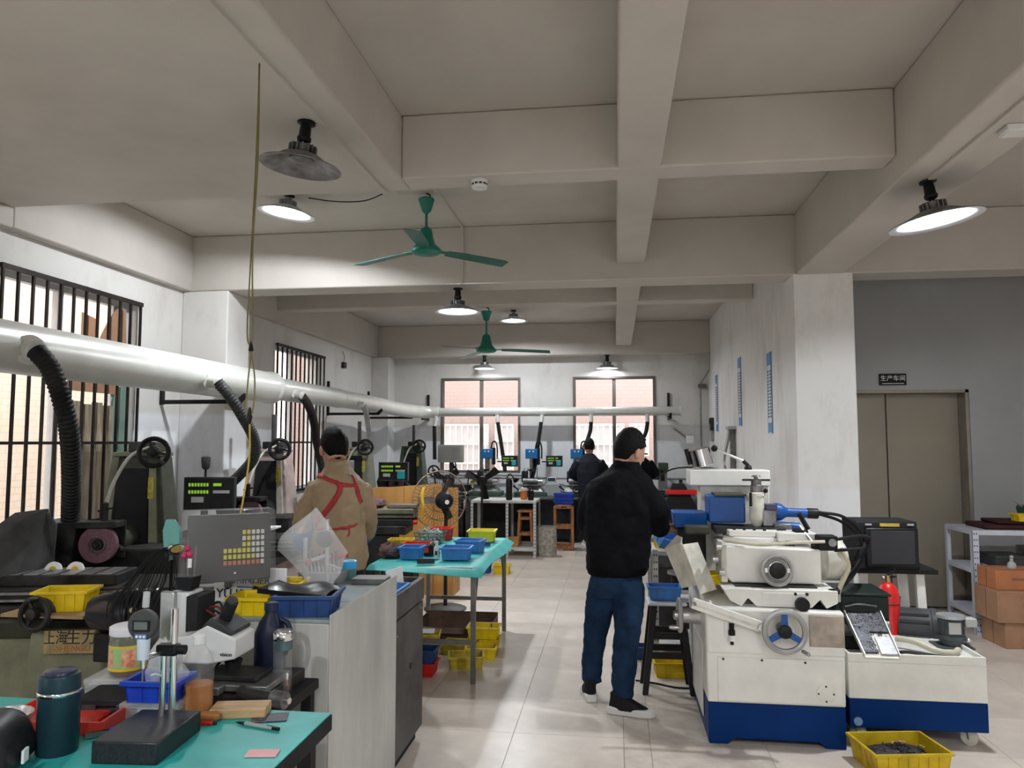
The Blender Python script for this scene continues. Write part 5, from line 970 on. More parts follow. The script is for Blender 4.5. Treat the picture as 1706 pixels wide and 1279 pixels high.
def carton(label, loc, rz, L, W, H, m=CARD, txt=None):
    t = thing('carton', label, 'carton', loc, rz, 'cartons by the right rack'); MB().box(-L / 2, L / 2, -W / 2, W / 2, 0, H).out('body', m, t, bev=.004); MB().box(-L / 2 + .001, L / 2 - .001, -.025, .025, H, H + .001).out('tape', mat('tape_tan', (.45, .27, .14), .3), t); MB().box(-L / 2 - .001, -L / 2, -.003, .003, 0, H).out('seam', CARDD, t)
    MB().box(-.06, .06, -W / 2 - .0008, -W / 2, H * .5, H * .62).out('print_mark', mat('carton_ink', (.24, .11, .06), .8), t); return t
carton('bottom carton of the stack in front of the right rack', (3.2, 6.72, 0), 4, .46, .34, .2); carton('middle carton of the stack in front of the right rack', (3.17, 6.7, .2), 2, .5, .36, .24); carton('small orange-brown topmost carton in front of the right rack', (3.12, 6.72, .44), 3, .36, .28, .15, mat('carton_orange', (.45, .17, .07), .75, var=.1))
t = thing('glass_ornament', 'small clear glass bottle on the topmost carton', 'bottle', (3.12, 6.68, .593)); MB().lathe([(.03, 0), (.034, .01), (.03, .04), (.012, .06), (.012, .08)], n=20).out('body', mat('ornament_glass', (.6, .62, .62), .1, alpha=.6), t); MB().sph((0, 0, .092), .016, 12).out('stopper', CHROME, t)
for k, (x, z, L, W, H, m, lb) in enumerate(((3.3, .54, .26, .3, .1, DKGREY, 'dark instrument box on the middle shelf of the right rack'), (3.62, .54, .3, .3, .16, GREY, 'grey box on the middle shelf of the right rack'), (3.2, .18, .2, .3, .2, MGREEN, 'green box on the bottom shelf of the right rack'))):
    t = thing('instrument_box', lb, 'box', (x, 7.2, z), 0); MB().box(-L / 2, L / 2, -W / 2, W / 2, 0, H * .7).out('base', m, t, bev=.004); MB().box(-L / 2, L / 2, -W / 2, W / 2, H * .71, H).out('lid', m, t, bev=.004)
t = thing('tool_pile', 'dark maroon folded tarpaulin on top of the right rack', 'tarpaulin', (3.5, 7.2, .86)); MB().box(-.42, .4, -.18, .2, 0, .04).out('lower_fold', mat('maroon', (.06, .02, .02), .7, var=.3), t, bev=.015); MB().box(-.3, .36, -.15, .18, .042, .07).out('upper_fold', MATS['maroon'], t, bev=.015)
bin_('parts_bin', 'yellow bin on top of the right rack', (3.42, 7.08, .931), 5, YEL, .16, .12, .06)
t = thing('green_basket', 'dark green plastic scoop tipped up on the right rack', 'scoop', (3.62, 7.16, .932), 0); MB().prism([(-.18, .1), (-.16, .02), (.0, .0), (.2, .02), (.2, .1), (0, .06), (-.16, .13)], -.1, .1, 'Y').out('body', mat('dark_green_plastic', (.015, .09, .07), .45), t, bev=.01); MB().tube([(-.17, 0, .11), (-.23, 0, .16)], .008, 8).out('handle', GREY, t)
# ---------------------------------------------------------------- green table in the middle
TG = mat('table_leg_steel', (.2, .195, .18), .5, .4, var=.25)
mt = thing('green_table', 'steel-legged table with curling green mat in the middle of the workshop', 'table', (-1.28, 5.85, 0))
MB().box(-.36, .33, -.735, .78, .74, .762).out('tabletop', TG, mt)
def matf(u, v):
    x = -.385 + .79 * u; y = -.8 + 1.62 * v; z = .768
    dz = max(0, -.74 - y) * (.35 + .6 * max(0, u))
    z -= max(dz, max(0, x - .335) * .6 * (1 + .3 * math.sin(y * 4)))
    return (x, y, z + .003 * math.sin(x * 9 + y * 5))
MB().sheet(matf, 24, 40, .004).out('green_mat', TEAL, mt)
for x in (-.33, .33):
    for y in (-.7, .74): MB().box(x - .016, x + .016, y - .016, y + .016, 0, .74).out('leg', TG, mt)
for y in (-.7, .74): MB().box(-.32, .32, y - .01, y + .01, .25, .28).out('stretcher', TG, mt)
for x in (-.33, .33):
    MB().bar((x, -.68, .45), (x, -.52, .74), .018, .012).out('brace', TG, mt); MB().bar((x, .72, .45), (x, .56, .74), .018, .012).out('brace', TG, mt)
Z3 = .774
bin_('parts_bin', 'long blue bin at the front of the middle green table', (-1.12, 5.42, Z3), 2, BINB, .2, .17, .085, 'bins on the middle green table'); bin_('parts_bin', 'blue bin behind the long one near the right edge of the middle green table', (-1.09, 5.78, Z3), -8, BINB, .19, .16, .09, 'bins on the middle green table')
bin_('parts_bin', 'blue bin at the front left of the middle green table beside the rag', (-1.44, 5.4, Z3), 0, BINB, .15, .16, .085, 'bins on the middle green table'); bin_('parts_bin', 'shallow red bin behind the front left blue bin on the middle table', (-1.5, 5.78, Z3), 4, BINR, .2, .14, .06, 'bins on the middle green table')
bin_('parts_bin', 'red bin behind the green wire basket on the middle table', (-1.46, 6.46, Z3), 0, BINR, .16, .16, .1, 'bins on the middle green table'); bin_('parts_bin', 'yellow bin at the far end of the middle green table', (-1.11, 6.42, Z3), 2, mat('lemon_plastic', (.72, .62, .03), .42, var=.12), .22, .18, .09, 'bins on the middle green table')
t = thing('wire_basket', 'green plastic basket heaped with pale parts on the middle table', 'basket', (-1.5, 6.2, Z3)); GB = mat('basket_green', (.03, .12, .08), .5)
b = MB(); b.taper((-.09, .09, -.06, .06), 0, (-.09, .09, -.06, .06), .004); b.out('floor_plate', GB, t)
for z, k in ((.03, 1.05), (.06, 1.12), (.09, 1.2)): MB().tube([(-.1 * k, -.07 * k, z), (.1 * k, -.07 * k, z), (.1 * k, .07 * k, z), (-.1 * k, .07 * k, z)], .004, 6, True).out('wire_ring', GB, t)
b = MB()
for k in range(7): x = -.09 + k * .03; b.bar((x, -.06, 0), (x * 1.3, -.084, .09), .004); b.bar((x, .06, 0), (x * 1.3, .084, .09), .004)
b.out('wire_slats', GB, t)['kind'] = 'stuff'
q = random.Random(2); b = MB()
for k in range(60): b.at((q.uniform(-.08, .09), q.uniform(-.05, .05), q.uniform(.02, .11)), (q.uniform(-60, 60), q.uniform(-60, 60), q.uniform(0, 180))).cyl((0, 0, -.03), (0, 0, .03), .004, n=5)
b.out('parts_heap', LCDG, t)['kind'] = 'stuff'
tag(blob(8, (.085, .07, .055), .3, 16).out('rag', mat('rag_mixed', (.08, .07, .08), .85, col2=(.3, .1, .09), scale=14, amt=.42), loc=(-1.6, 5.42, Z3 + .048)), 'crumpled grey and red rag on the left of the middle table', 'rag')
t = thing('tool_pouch', 'black and red tool pouch between the bins on the middle table', 'pouch', (-1.36, 5.6, Z3), 25); b = MB().prism([(-.075, 0), (-.06, .05), (0, .08), (.06, .05), (.075, 0)], -.05, .05, 'Y'); b.out('body', BLACKM, t, bev=.012); MB().box(-.06, -.02, -.055, -.05, .02, .055).out('red_patch', REDP, t)
t = thing('phone', 'dark slab phone standing at the front edge of the middle table', 'phone', (-1.28, 5.16, Z3), 10); MB().box(-.06, .06, -.006, .006, 0, .035).out('body', DKGREY, t, bev=.003); MB().box(-.055, .055, -.0072, -.006, .004, .031).out('screen', mat('phone_glass', (.05, .06, .07), .15), t)
t = thing('spray_bottle', 'small white spray bottle on the middle table', 'bottle', (-1.27, 5.44, Z3)); MB().lathe([(.02, 0), (.022, .005), (.022, .07), (.01, .09), (.01, .1)], n=18).out('body', WHITE, t); MB().box(-.018, .008, -.006, .006, .1, .118).out('trigger_head', WHITE, t, bev=.003); MB().box(-.008, .008, -.0225, -.02, .02, .05).out('label', DKGREY, t)
t = thing('steel_rule_box', 'dark blue long case behind the blue bin on the middle table', 'case', (-1.1, 6.1, Z3), 8); MB().box(-.11, .11, -.025, .025, 0, .02).out('base', BINBD, t, bev=.004); MB().box(-.11, .11, -.025, .025, .021, .035).out('lid', BINBD, t, bev=.004)
# boxes under the middle table
t = thing('open_carton', 'worn brown open carton lying under the middle table', 'carton', (-1.27, 6.22, 0)); b = MB(); L, W, H = .3, .16, .2
b.box(-L, L, -W, W, 0, .006); b.box(-L, L, -W, -W + .006, .006, H * .7); b.box(-L, L, W - .006, W, .006, H); b.box(-L, -L + .006, -W, W, .006, H * .9); b.box(L - .006, L, -W, W, .006, H * .9); b.out('body', CARDD, t)
MB().hexa([(-L, -W, H * .7), (L * .3, -W, H * .7), (L * .3, -W + .004, H * .7), (-L, -W + .004, H * .7), (-L, -W - .08, H * .55), (L * .3, -W - .08, H * .55), (L * .3, -W - .08, H * .57), (-L, -W - .08, H * .57)]).out('flap', CARDD, t)
for k, (x, y, z, rz, m, lb) in enumerate(((-1.43, 5.72, 0, 6, YELD, 'yellow bin with papers on the floor at the left under the middle table'), (-1.18, 5.85, .0, -5, YELD, 'yellow bin in the middle under the middle table'), (-1.02, 6.0, .0, 3, YEL, 'farthest yellow bin at the right under the middle table'), (-1.0, 5.76, .0, 5, YEL, 'middle yellow bin at the right under the middle table'), (-1.07, 5.52, 0, 12, YELD, 'nearest yellow bin at the right under the middle table'), (-1.36, 5.32, .085, 0, BINBD, 'blue bin stacked on a red bin beside the dark cabinet'), (-1.36, 5.32, 0, 0, BINR, 'red bin on the floor under the blue bin beside the dark cabinet'), (-1.43, 5.72, .092, 8, YELD, 'upper yellow bin stacked at the left under the middle table'), (-1.02, 6.0, .092, 1, YEL, 'upper yellow bin stacked at the far right under the middle table'))):
    bin_('parts_bin', lb, (x, y, z), rz, m, .24 if k != 3 else .22, .17, .09, 'bins under the middle table')
tag(MB().box(-.08, .08, -.05, .05, 0, .012).out('paper_stack', PAPER, loc=(-1.43, 5.72, .184), rot=(0, 0, 10)), 'white paper stack in the upper left yellow bin under the middle table', 'paper')
for x, y, m, lb in ((-1.85, 9.35, YEL, 'small yellow bin on the floor left, far behind the middle table'), (-1.62, 9.45, BINBD, 'dark blue bin on the floor far behind the middle table'), (-1.38, 9.4, YEL, 'small yellow bin on the floor right, far behind the middle table'), ): bin_('parts_bin', lb, (x, y, 0), 0, m, .19, .16, .11, 'floor bins far behind the table')
bin_('parts_bin', 'orange-yellow bin stacked on the far dark blue floor bin', (-1.62, 9.45, .112), 0, mat('amber_plastic', (.6, .35, .03), .45), .19, .16, .1, 'floor bins far behind the table')
# ---------------------------------------------------------------- orange box, olive machine, pedestal fan
ob = thing('orange_plywood_box', 'large orange plywood enclosure behind the pedestal fan', 'enclosure', (-2.1, 8.0, 0))
MB().hexa([(-.5, -.02, 0), (.42, -.02, 0), (.42, 0, 0), (-.5, 0, 0), (-.5, -.02, 1.1), (.28, -.02, 1.16), (.28, 0, 1.16), (-.5, 0, 1.1)]).out('front_panel', ORANGE, ob); MB().box(.4, .42, 0, .3, 0, .5).out('side_panel', ORANGE, ob); MB().box(-.5, -.48, 0, .3, 0, 1.1).out('side_panel', ORANGE, ob); MB().box(-.48, .4, .28, .3, 0, 1.1).out('back_panel', ORANGE, ob)
for x in (-.12, .2): MB().box(x - .004, x + .004, -.024, -.02, 0, 1.12).out('batten', mat('orange_dark', (.3, .12, .03), .6), ob)
om = thing('olive_machine', 'olive machine table with dark slides in front of the orange enclosure', 'machine', (-2.2, 7.3, 0), 4)
MB().taper((-.2, .14, -.2, .25), 0, (-.16, .08, -.15, .2), .72).out('pedestal', BLACKM, om, bev=.02); MB().box(-.3, .22, -.16, .2, .72, .8).out('saddle', DARK, om, bev=.008); MB().box(-.22, .27, -.14, .16, .8, .86).out('slide', BLACKM, om, bev=.006); MB().box(-.24, .28, -.12, .14, .87, .96).out('table', OLIVE, om, bev=.008); MB().box(-.24, .28, -.126, -.12, .9, .915).out('table_slot', BLACK, om); MB().box(.02, .3, -.1, .1, .965, 1.0).out('vise', mat('vise_brown', (.16, .12, .09), .5, var=.3), om, bev=.006)
MB().cyl((.27, -.08, .83), (.31, -.08, .83), .022, n=14).out('crank', REDP, om); bin_('parts_bin', 'dirty yellow bin beside the olive machine table under its slides', (-1.98, 7.05, .62), 5, YELD, .22, .16, .08)
tag(MB().box(-2.12, -1.84, 6.94, 7.16, 0, .62).out('bin_pedestal', BLACKM, bev=.01), 'dark pedestal under the dirty yellow bin by the olive machine', 'pedestal')
tag(blob(21, (.11, .08, .05), .3, 14).out('rag', mat('rag_dark', (.06, .05, .06), .9, col2=(.2, .08, .08), scale=16), loc=(-2.32, 7.25, 1.005)), 'dark bundled rag on the olive machine table', 'rag')
pf = thing('pedestal_fan', 'black wire-caged pedestal fan seen from behind', 'fan', (-1.63, 7.36, 0))
MB().lathe([(.2, 0), (.205, .01), (.17, .025), (.05, .035)], n=36).out('base', DKGREY, pf); MB().cyl((0, 0, .03), (0, 0, .95), .018, n=14).out('pole', BLACKM, pf); MB().cyl((0, 0, .6), (0, 0, .66), .026, n=14).out('collar', BLACK, pf)
ax = Vector((-.55, .83, 0)).normalized(); hub = Vector((-.02, .0, 1.03))
MB().lathe([(.03, -.08), (.065, -.07), (.085, -.03), (.085, .02), (.06, .05)], hub, ax, 28).out('motor', BLACK, pf); MB().box(-.03, .03, -.03, .03, .93, .98).out('yoke', BLACK, pf); MB().cyl(hub - ax * .08 + Vector((0, 0, -.01)), hub - ax * .084 + Vector((0, 0, -.01)), .022, n=14).out('motor_badge', PAPER, pf)
cc = hub + ax * .12; CAGE = mat('fan_cage_wire', (.06, .05, .045), .5, .4)
MB().ring(cc, .28, .006, ax, 44, 6).out('cage_rim', mat('fan_cage_rim', (.25, .17, .11), .5), pf)
u, v, w = frame(ax); bk = MB(); fr = MB()
for k in range(44):
    a = 2 * PI * k / 44; d = u * math.cos(a) + v * math.sin(a)
    bk.tube([cc + d * .28, cc + d * .22 - ax * .06, cc + d * .08 - ax * .085], .0016, 4); fr.tube([cc + d * .28, cc + d * .22 + ax * .06, cc + d * .05 + ax * .075], .0016, 4)
for rr, h in ((.2, -.065), (.12, -.08)): bk.ring(cc + ax * h, rr, .002, ax, 36, 4)
for rr, h in ((.2, .065), (.12, .072)): fr.ring(cc + ax * h, rr, .002, ax, 36, 4)
bk.out('cage_back', CAGE, pf)['kind'] = 'stuff'; fr.out('cage_front', CAGE, pf)['kind'] = 'stuff'
for k in range(3):
    a = 2 * PI * k / 3 + .5; d = u * math.cos(a) + v * math.sin(a); e = ax.cross(d)
    p = [cc + d * .05 - e * .03 - ax * .01, cc + d * .22 - e * .03 - ax * .02, cc + d * .22 + e * .035 + ax * .02, cc + d * .05 + e * .03 + ax * .01]; MB().hexa([*p, *[x + ax * .003 for x in p]]).out('blade', mat('fan_blade_smoke', (.09, .06, .045), .4), pf)
tag(MB().tube(smooth_path([(-1.83, 7.28, 1.16), (-1.84, 7.25, 1.08), (-1.83, 7.24, .98), (-1.84, 7.25, .9)], 5), .017, 8).out('yellow_strap', mat('yellow_strap', (.6, .38, .02), .5)), 'yellow strap hanging from the fan cage', 'strap')
# second and third pedestal fans farther back
def small_fan(label, loc, h, ax, r):
    t = thing('stand_fan', label, 'fan', loc); MB().lathe([(.2, 0), (.2, .015), (.05, .03)], n=28).out('base', BLACKM, t); MB().cyl((0, 0, .02), (0, 0, h), .016, n=10).out('pole', BLACKM, t); a = Vector(ax).normalized(); c = Vector((0, 0, h)) + a * .08
    MB().lathe([(.03, -.14), (.07, -.1), (.07, -.02)], c, a, 20).out('motor', BLACK, t); u, v, w = frame(a); b = MB()
    for k in range(3):
        d = u * math.cos(k * 2.094 + .9) + v * math.sin(k * 2.094 + .9); e = a.cross(d); p = [c + d * .04 - e * .03, c + d * r - e * .05 - a * .03, c + d * r + e * .06 + a * .02, c + d * .04 + e * .03]; MB().hexa([*p, *[x + a * .004 for x in p]]).out('blade', BLACK, t)
small_fan('cageless black stand fan with drooping blades before the back bench', (-1.83, 10.55, 0), 1.05, (0, 1, .1), .26); small_fan('black stand fan partly hidden behind the pedestal fan', (-2.15, 9.9, 0), 1.1, (-.6, .8, 0), .2)
# ---------------------------------------------------------------- far white rack, stools, bin
WR = mat('rack_white', (.62, .62, .6), .5, var=.15)
fr_ = thing('slotted_rack', 'white slotted angle rack table in front of the back bench', 'rack', (-2.03, 10.75, 0))
for x, s in ((0, 1), (.5, 1), (.93, -1)): angle_post(fr_, x, 0, .77, s, 1, WR, .04); angle_post(fr_, x, .6, .77, s, -1, WR, .04, False)
MB().box(.003, .927, .003, .597, .74, .775).out('top', WR, fr_, bev=.003); MB().box(.5, .927, .003, .597, .1, .13).out('shelf', WR, fr_, bev=.003); MB().box(.05, .47, .56, .59, .05, .73).out('dark_sheet', BLACKM, fr_); MB().box(.54, .9, .56, .59, .15, .73).out('dark_sheet', BLACKM, fr_)
t = thing('jar_row', 'orange-labelled jar on the far white rack', 'jar', (-1.3, 11.0, .776)); MB().lathe([(.045, 0), (.048, .005), (.048, .12), (.04, .125)], n=20).out('body', mat('orange_jar', (.7, .2, .03), .4), t); MB().lathe([(.05, .125), (.05, .16), (.045, .162)], n=20).out('lid', WHITE, t)
t = thing('black_cup', 'black cup beside the orange jar on the far rack', 'cup', (-1.19, 10.9, .776)); MB().lathe([(.035, 0), (.042, .004), (.045, .13), (.04, .13), (.036, .01)], n=20, cap=False).out('body', BLACK, t)
t = thing('tall_canister', 'tall black canister on the far white rack', 'canister', (-1.5, 10.9, .776)); MB().lathe([(.04, 0), (.045, .004), (.045, .27), (.04, .28)], n=20).out('body', BLACK, t); MB().lathe([(.03, .28), (.03, .3)], n=16).out('cap', DKGREY, t)
bin_('parts_bin', 'orange cardboard-like box on the lower shelf of the far rack', (-1.43, 10.86, .131), 0, mat('orange_box', (.5, .22, .07), .6), .16, .14, .13)
def stool(label, loc, rz, h=.62, w=.27, m=WOOD, kind='plain'):
    t = thing('wooden_stool', label, 'stool', loc, rz, 'wooden stools by the back bench'); MB().box(-w / 2, w / 2, -w / 2, w / 2, h - .035, h).out('seat', m, t, bev=.008); k = 1.25
    for x in (-1, 1):
        for y in (-1, 1): a = w / 2 - .03; MB().bar((x * a * k, y * a * k, 0), (x * a, y * a, h - .035), .034, .034).out('leg', m, t, bev=.004)
    for z in (.16, .38):
        f = a * (k - (k - 1) * z / h)
        for s in (-1, 1): MB().bar((-f, s * f, z), (f, s * f, z), .022, .035).out('rung', m, t); MB().bar((s * f, -f, z + .03), (s * f, f, z + .03), .022, .035).out('rung', m, t)
stool('small reddish wooden stool standing on the lower shelf of the white far rack', (-1.28, 11.05, .131), 0, .5, .22)
t = thing('wooden_stool', 'squarer wooden stool under a stack of blue bins near the far worker', 'stool', (-.77, 11.6, 0), 2, 'wooden stools by the back bench')
for x in (-.13, .13):
    for y in (-.12, .12): MB().box(x - .018, x + .018, y - .018, y + .018, 0, .62).out('leg', WOOD, t, bev=.004)
MB().prism([(-.15, .6), (-.15, .63), (-.1, .665), (.1, .665), (.15, .63), (.15, .6), (.1, .61), (-.1, .61)], -.15, .15, 'Y').out('seat', WOOD, t, bev=.004); MB().box(-.045, .045, -.152, -.149, .628, .642).out('hand_slot', BLACKM, t)
for z in (.05, .34):
    for y in (-.12, .12): MB().box(-.112, .112, y - .012, y + .012, z - .025, z + .025).out('rung', WOOD, t)
    for x in (-.13, .13): MB().box(x - .012, x + .012, -.102, .102, z - .02, z + .02).out('rung', WOOD, t)
for k in range(3): bin_('parts_bin', ['lowest', 'middle', 'topmost'][k] + ' of the three stacked blue bins on the square wooden stool', (-.77, 11.6, .666 + .055 * k), 1, mat('cobalt_plastic', (.01, .05, .42), .4), .29, .22, .053, 'blue bins stacked on the stool')
t = thing('trash_bin', 'dirty grey cylindrical bin standing in front of the stools', 'bin', (-.97, 10.95, 0)); MB().lathe([(.125, 0), (.13, .005), (.14, .4), (.136, .4), (.126, .02), (.002, .015)], n=32, cap=False).out('body', mat('bin_mottled', (.45, .42, .36), .7, col2=(.13, .11, .08), scale=22, amt=.48), t); MB().ring((0, 0, .4), .139, .006).out('rim', GREY, t)
for k in range(8): MB().at((0, 0, 0), (0, 0, 45 * k)).box(.128, .14, -.004, .004, .01, .38).out('rib', MATS['bin_mottled'], t)
# ---------------------------------------------------------------- back bench and tool grinders on it
bk_ = thing('back_bench', 'long dark workbench along the back wall under the windows', 'workbench', (-1.05, 12.72, 0))
MB().box(-1.38, 2.35, -.42, .44, .68, .72).out('top', mat('bench_green', (.09, .12, .1), .5, var=.2), bk_, bev=.005)
for x in (-1.33, -.7, .35, 1.3, 2.28):
    for y in (-.38, .38): MB().box(x - .025, x + .025, y - .025, y + .025, 0, .68).out('leg', DKGREY, bk_)
for x0, x1 in ((-1.3, -.73), (-.67, .32), (.38, 1.27), (1.33, 2.25)): MB().box(x0, x1, -.36, -.35, .06, .66).out('front_panel', BLACKM, bk_, bev=.003)
BLUB = mat('motor_box_blue', (.01, .16, .42), .35, var=.1)
def cutter_grinder(label, x, rx=0, dro=True):
    g = thing('cutter_grinder', label, 'grinder', (x, 12.55, .72), rx, 'cutter grinders on the back bench')
    MB().box(-.26, .26, -.2, .22, 0, .07).out('base', MGREEN, g, bev=.01); MB().taper((-.22, .22, -.16, .16), .07, (-.14, .14, -.1, .12), .17).out('saddle', DSTEEL, g, bev=.01); MB().box(-.2, .18, -.12, .06, .17, .2).out('slide', STEEL, g, bev=.005)
    MB().cyl((-.12, -.12, .24), (.12, -.14, .24), .05, n=20).out('work_head', DSTEEL, g); MB().cyl((.12, -.14, .24), (.2, -.145, .24), .03, n=16).out('collet', STEEL, g); handwheel('handwheel', g, (.0, -.24, .12), (0, -1, 0), .06, BLACK, .02, 3, .009)
    MB().cyl((-.2, -.1, .1), (-.26, -.18, .16), .012, n=8).out('lever', BLACK, g); MB().sph((-.26, -.18, .16), .02, 10).out('ball_knob', BLACK, g)
    MB().cyl((0, .1, .07), (0, .1, .62), .035, n=18).out('column', STEEL, g); MB().box(-.1, .1, .0, .16, .6, .76).out('motor_box', BLUB, g, bev=.008)
    for k in range(2): MB().cyl((-.03 + .06 * k, .0, .72), (-.03 + .06 * k, -.008, .72), .014, n=12).out('indicator_lamp', WHITE, g)
    MB().box(.08, .13, .02, .14, .5, .78).out('belt_cover', BLACKM, g, bev=.01); MB().tube(smooth_path([(.06, .08, .76), (.08, .08, .86), (.13, .08, .88), (.16, .09, .78), (.16, .1, .6)], 5), .012, 8).out('cable_loop', BLACKM, g)
    MB().cyl((.0, -.02, .62), (.0, -.02, .44), .026, n=16).out('spindle', DSTEEL, g); MB().lathe([(.05, 0), (.05, .03), (.02, .035)], (0, -.02, .4), 'Z', 20).out('cup_wheel', DARK, g)
    b = MB()
    for k in range(5): b.tube(smooth_path([(-.1 + .05 * k, .0, .45), (-.14 + .06 * k, -.06, .36), (-.1 + .05 * k, -.1, .28)], 4), .006, 5)
    b.out('cable_tangle', BLACKM, g)['kind'] = 'stuff'
    MB().box(-.16, -.06, -.02, .08, .22, .4).out('wheel_cover', DARK, g, bev=.01)
    if dro: MB().tube([(.16, .12, .55), (.3, .12, .55)], .01, 8).out('readout_arm', BLACKM, g); readout(g, (.37, .06, .56), 0, .27, .18, m=mat('readout_teal', (.02, .06, .06), .45))
    return g
cutter_grinder('blue-boxed cutter grinder below the left back window', -2.1); cutter_grinder('blue-boxed cutter grinder between the two back windows', -1.36); cutter_grinder('blue-boxed cutter grinder in front of the far worker', -.62, 0, False)
t = thing('optical_head', 'small grey desktop instrument with blue screen on the back bench', 'instrument', (-1.02, 12.6, .72)); MB().prism([(-.16, 0), (.16, 0), (.14, .12), (.1, .2), (-.1, .2), (-.14, .12)], -.12, .12, 'Y').out('body', mat('instrument_grey', (.42, .45, .46), .45), t, bev=.01); MB().box(-.08, .06, -.08, .04, .2, .3).out('screen_case', WHITE, t, bev=.006); MB().box(-.07, .05, -.084, -.08, .24, .295).out('screen', mat('screen_navy', (.03, .06, .12), .3), t)
t = thing('covered_monitor', 'grey monitor wrapped in creased plastic at the left of the back bench', 'monitor', (-2.6, 12.0, 0)); MB().box(-.2, .2, 0, .16, 1.27, 1.55).out('case', mat('monitor_greenish', (.3, .31, .26), .5, var=.15), t, bev=.01); MB().box(-.16, .16, -.006, 0, 1.31, 1.52).out('screen', mat('monitor_dull', (.2, .21, .19), .3, var=.3, scale=5), t); MB().cyl((0, .1, .0), (0, .1, 1.27), .03, n=12).out('post', DKGREY, t); MB().lathe([(.11, 0), (.11, .02), (.04, .04)], (0, .1, 0), n=24).out('foot', DKGREY, t); MB().box(-.19, .19, -.014, -.008, 1.28, 1.54).out('plastic_cover', film('cover_film2', haze=.15, gloss=.2), t)
t = thing('milling_machine', 'jumble of black machine heads on the bench left of the left back window', 'machine', (-2.75, 12.5, .4), 0)
MB().box(-.25, .3, -.15, .25, -.4, .1).out('body', DARK, t, bev=.02); MB().box(-.2, .25, -.1, .15, .1, .32).out('head', DKGREY, t, bev=.02); MB().box(-.02, .4, -.1, .05, .4, .5).out('slide', DARK, t, bev=.01); MB().cyl((-.1, -.15, .4), (-.1, .1, .42), .08, n=18).out('spindle', DARK, t); handwheel('handwheel', t, (-.2, -.12, .72), (.3, -1, 0), .1, BLACK, .03, 3, .014); MB().cyl((-.2, .1, .3), (-.2, -.1, .72), .02, n=10).out('arm', DARK, t); handwheel('handwheel', t, (.1, .05, .78), (1, -.2, 0), .1, BLACK, .025, 3, .012); MB().cyl((.05, .05, .3), (.08, .05, .78), .018, n=8).out('arm', DARK, t)
t = thing('pipe_rail', 'thin grey pipe running along the back wall above the bench', 'pipe', (0, 0, 0)); MB().cyl((-3.2, 13.12, .98), (1.5, 13.12, .98), .016, n=10).out('pipe', GREY, t)
for x in (-1.3, .9): MB().box(x - .02, x + .02, 13.12, 13.2, .96, 1.0).out('clip', GREY, t)
t = thing('wall_bracket', 'pale diagonal bracket on the back wall at the right corner', 'bracket', (1.1, 13.18, 1.62)); MB().bar((-.12, -.03, .2), (.12, -.03, .02), .02, .03).out('arm', GREY, t); MB().box(.08, .2, -.1, 0, -.05, .08).out('junction_box', WALL2, t, bev=.006)
# ---------------------------------------------------------------- right wall fittings
t = thing('hose_hanger', 'steel rail with looped pale hoses on the right wall', 'hanger', (1.555, 10.4, 1.1)); MB().box(-.06, -.0, -.04, .04, 0, .7).out('rail', DSTEEL, t); MB().box(-.1, 0, -.12, .12, .66, .7).out('top_bar', STEEL, t)
for k in range(4): MB().tube(smooth_path([(-.07, -.06 + .04 * k, .66), (-.1, -.1 + .05 * k, .5), (-.14, -.02, .25), (-.1, .02 * k, .02)], 5), .014, 8).out('hose_loop', WHITE if k % 2 else GREY, t)
t = thing('switch_box', 'small dark switch box on the right wall near the back corner', 'switch', (1.555, 12.6, 1.68)); MB().box(-.05, 0, -.08, .08, .1, .3).out('case', DKGREY, t, bev=.006); MB().box(-.06, -.05, -.05, .05, .2, .28).out('cover', BLACK, t); MB().box(-.04, 0, -.06, .06, -.08, .1).out('lower_case', GREY, t, bev=.006)
t = thing('vertical_pipe', 'thin vertical pipe with elbow in the back right corner', 'pipe', (1.42, 13.1, 0)); MB().tube(smooth_path([(0, 0, 0), (0, 0, 2.3), (0, 0, 2.55), (.06, -.15, 2.66), (.1, -.4, 2.75)], 5), .016, 8).out('pipe', GREY, t); MB().box(-.03, .1, -.02, .09, 2.5, 2.56).out('clip', BROWNF, t); MB().cyl((.1, -.4, 2.75), (.11, -.4, 3.05), .01, n=8).out('riser', GREY, t)
# ---------------------------------------------------------------- shelf and stool behind the man in black
sr = thing('slotted_rack', 'white slotted shelf rack between the man in black and the tool grinder', 'rack', (.26, 5.72, 0))
for x, s in ((0, 1), (.6, -1)): angle_post(sr, x, 0, .82, s, 1, WR, .04); angle_post(sr, x, .5, .82, s, -1, WR, .04, False)
for z in (.12, .45, .78): MB().box(.003, .597, .003, .497, z, z + .03).out('shelf', WR, sr, bev=.003)
bin_('parts_bin', 'blue bin on the white-topped stool', (.31, 5.22, .575), 2, BINB, .21, .14, .085); bin_('parts_bin', 'bright blue bin tipped on its side beside the man in black', (.36, 5.72, .86), 30, BINB, .2, .14, .09, tilt=(35, 15)); bin_('parts_bin', 'yellow bin on the shelf top behind the tipped blue bin', (.38, 5.95, .811), 0, YEL, .2, .16, .1)
bin_('parts_bin', 'yellow bin on the floor behind the black stool', (.37, 5.62 - .1, 0), 3, YEL, .24, .17, .1); bin_('parts_bin', 'small dark blue bin on the floor behind the leg of the man in black', (.15, 5.92, 0), 0, BINBD, .18, .13, .09)
t = thing('reel', 'grey wire reel on the middle shelf behind the stool', 'reel', (.48, 5.97, .481)); MB().lathe([(.1, 0), (.1, .02), (.06, .03), (.06, .12), (.1, .13), (.1, .15)], n=24).out('spool', GREY, t); MB().lathe([(.075, .03), (.075, .12)], n=24, cap=False).out('wire', DARK, t)
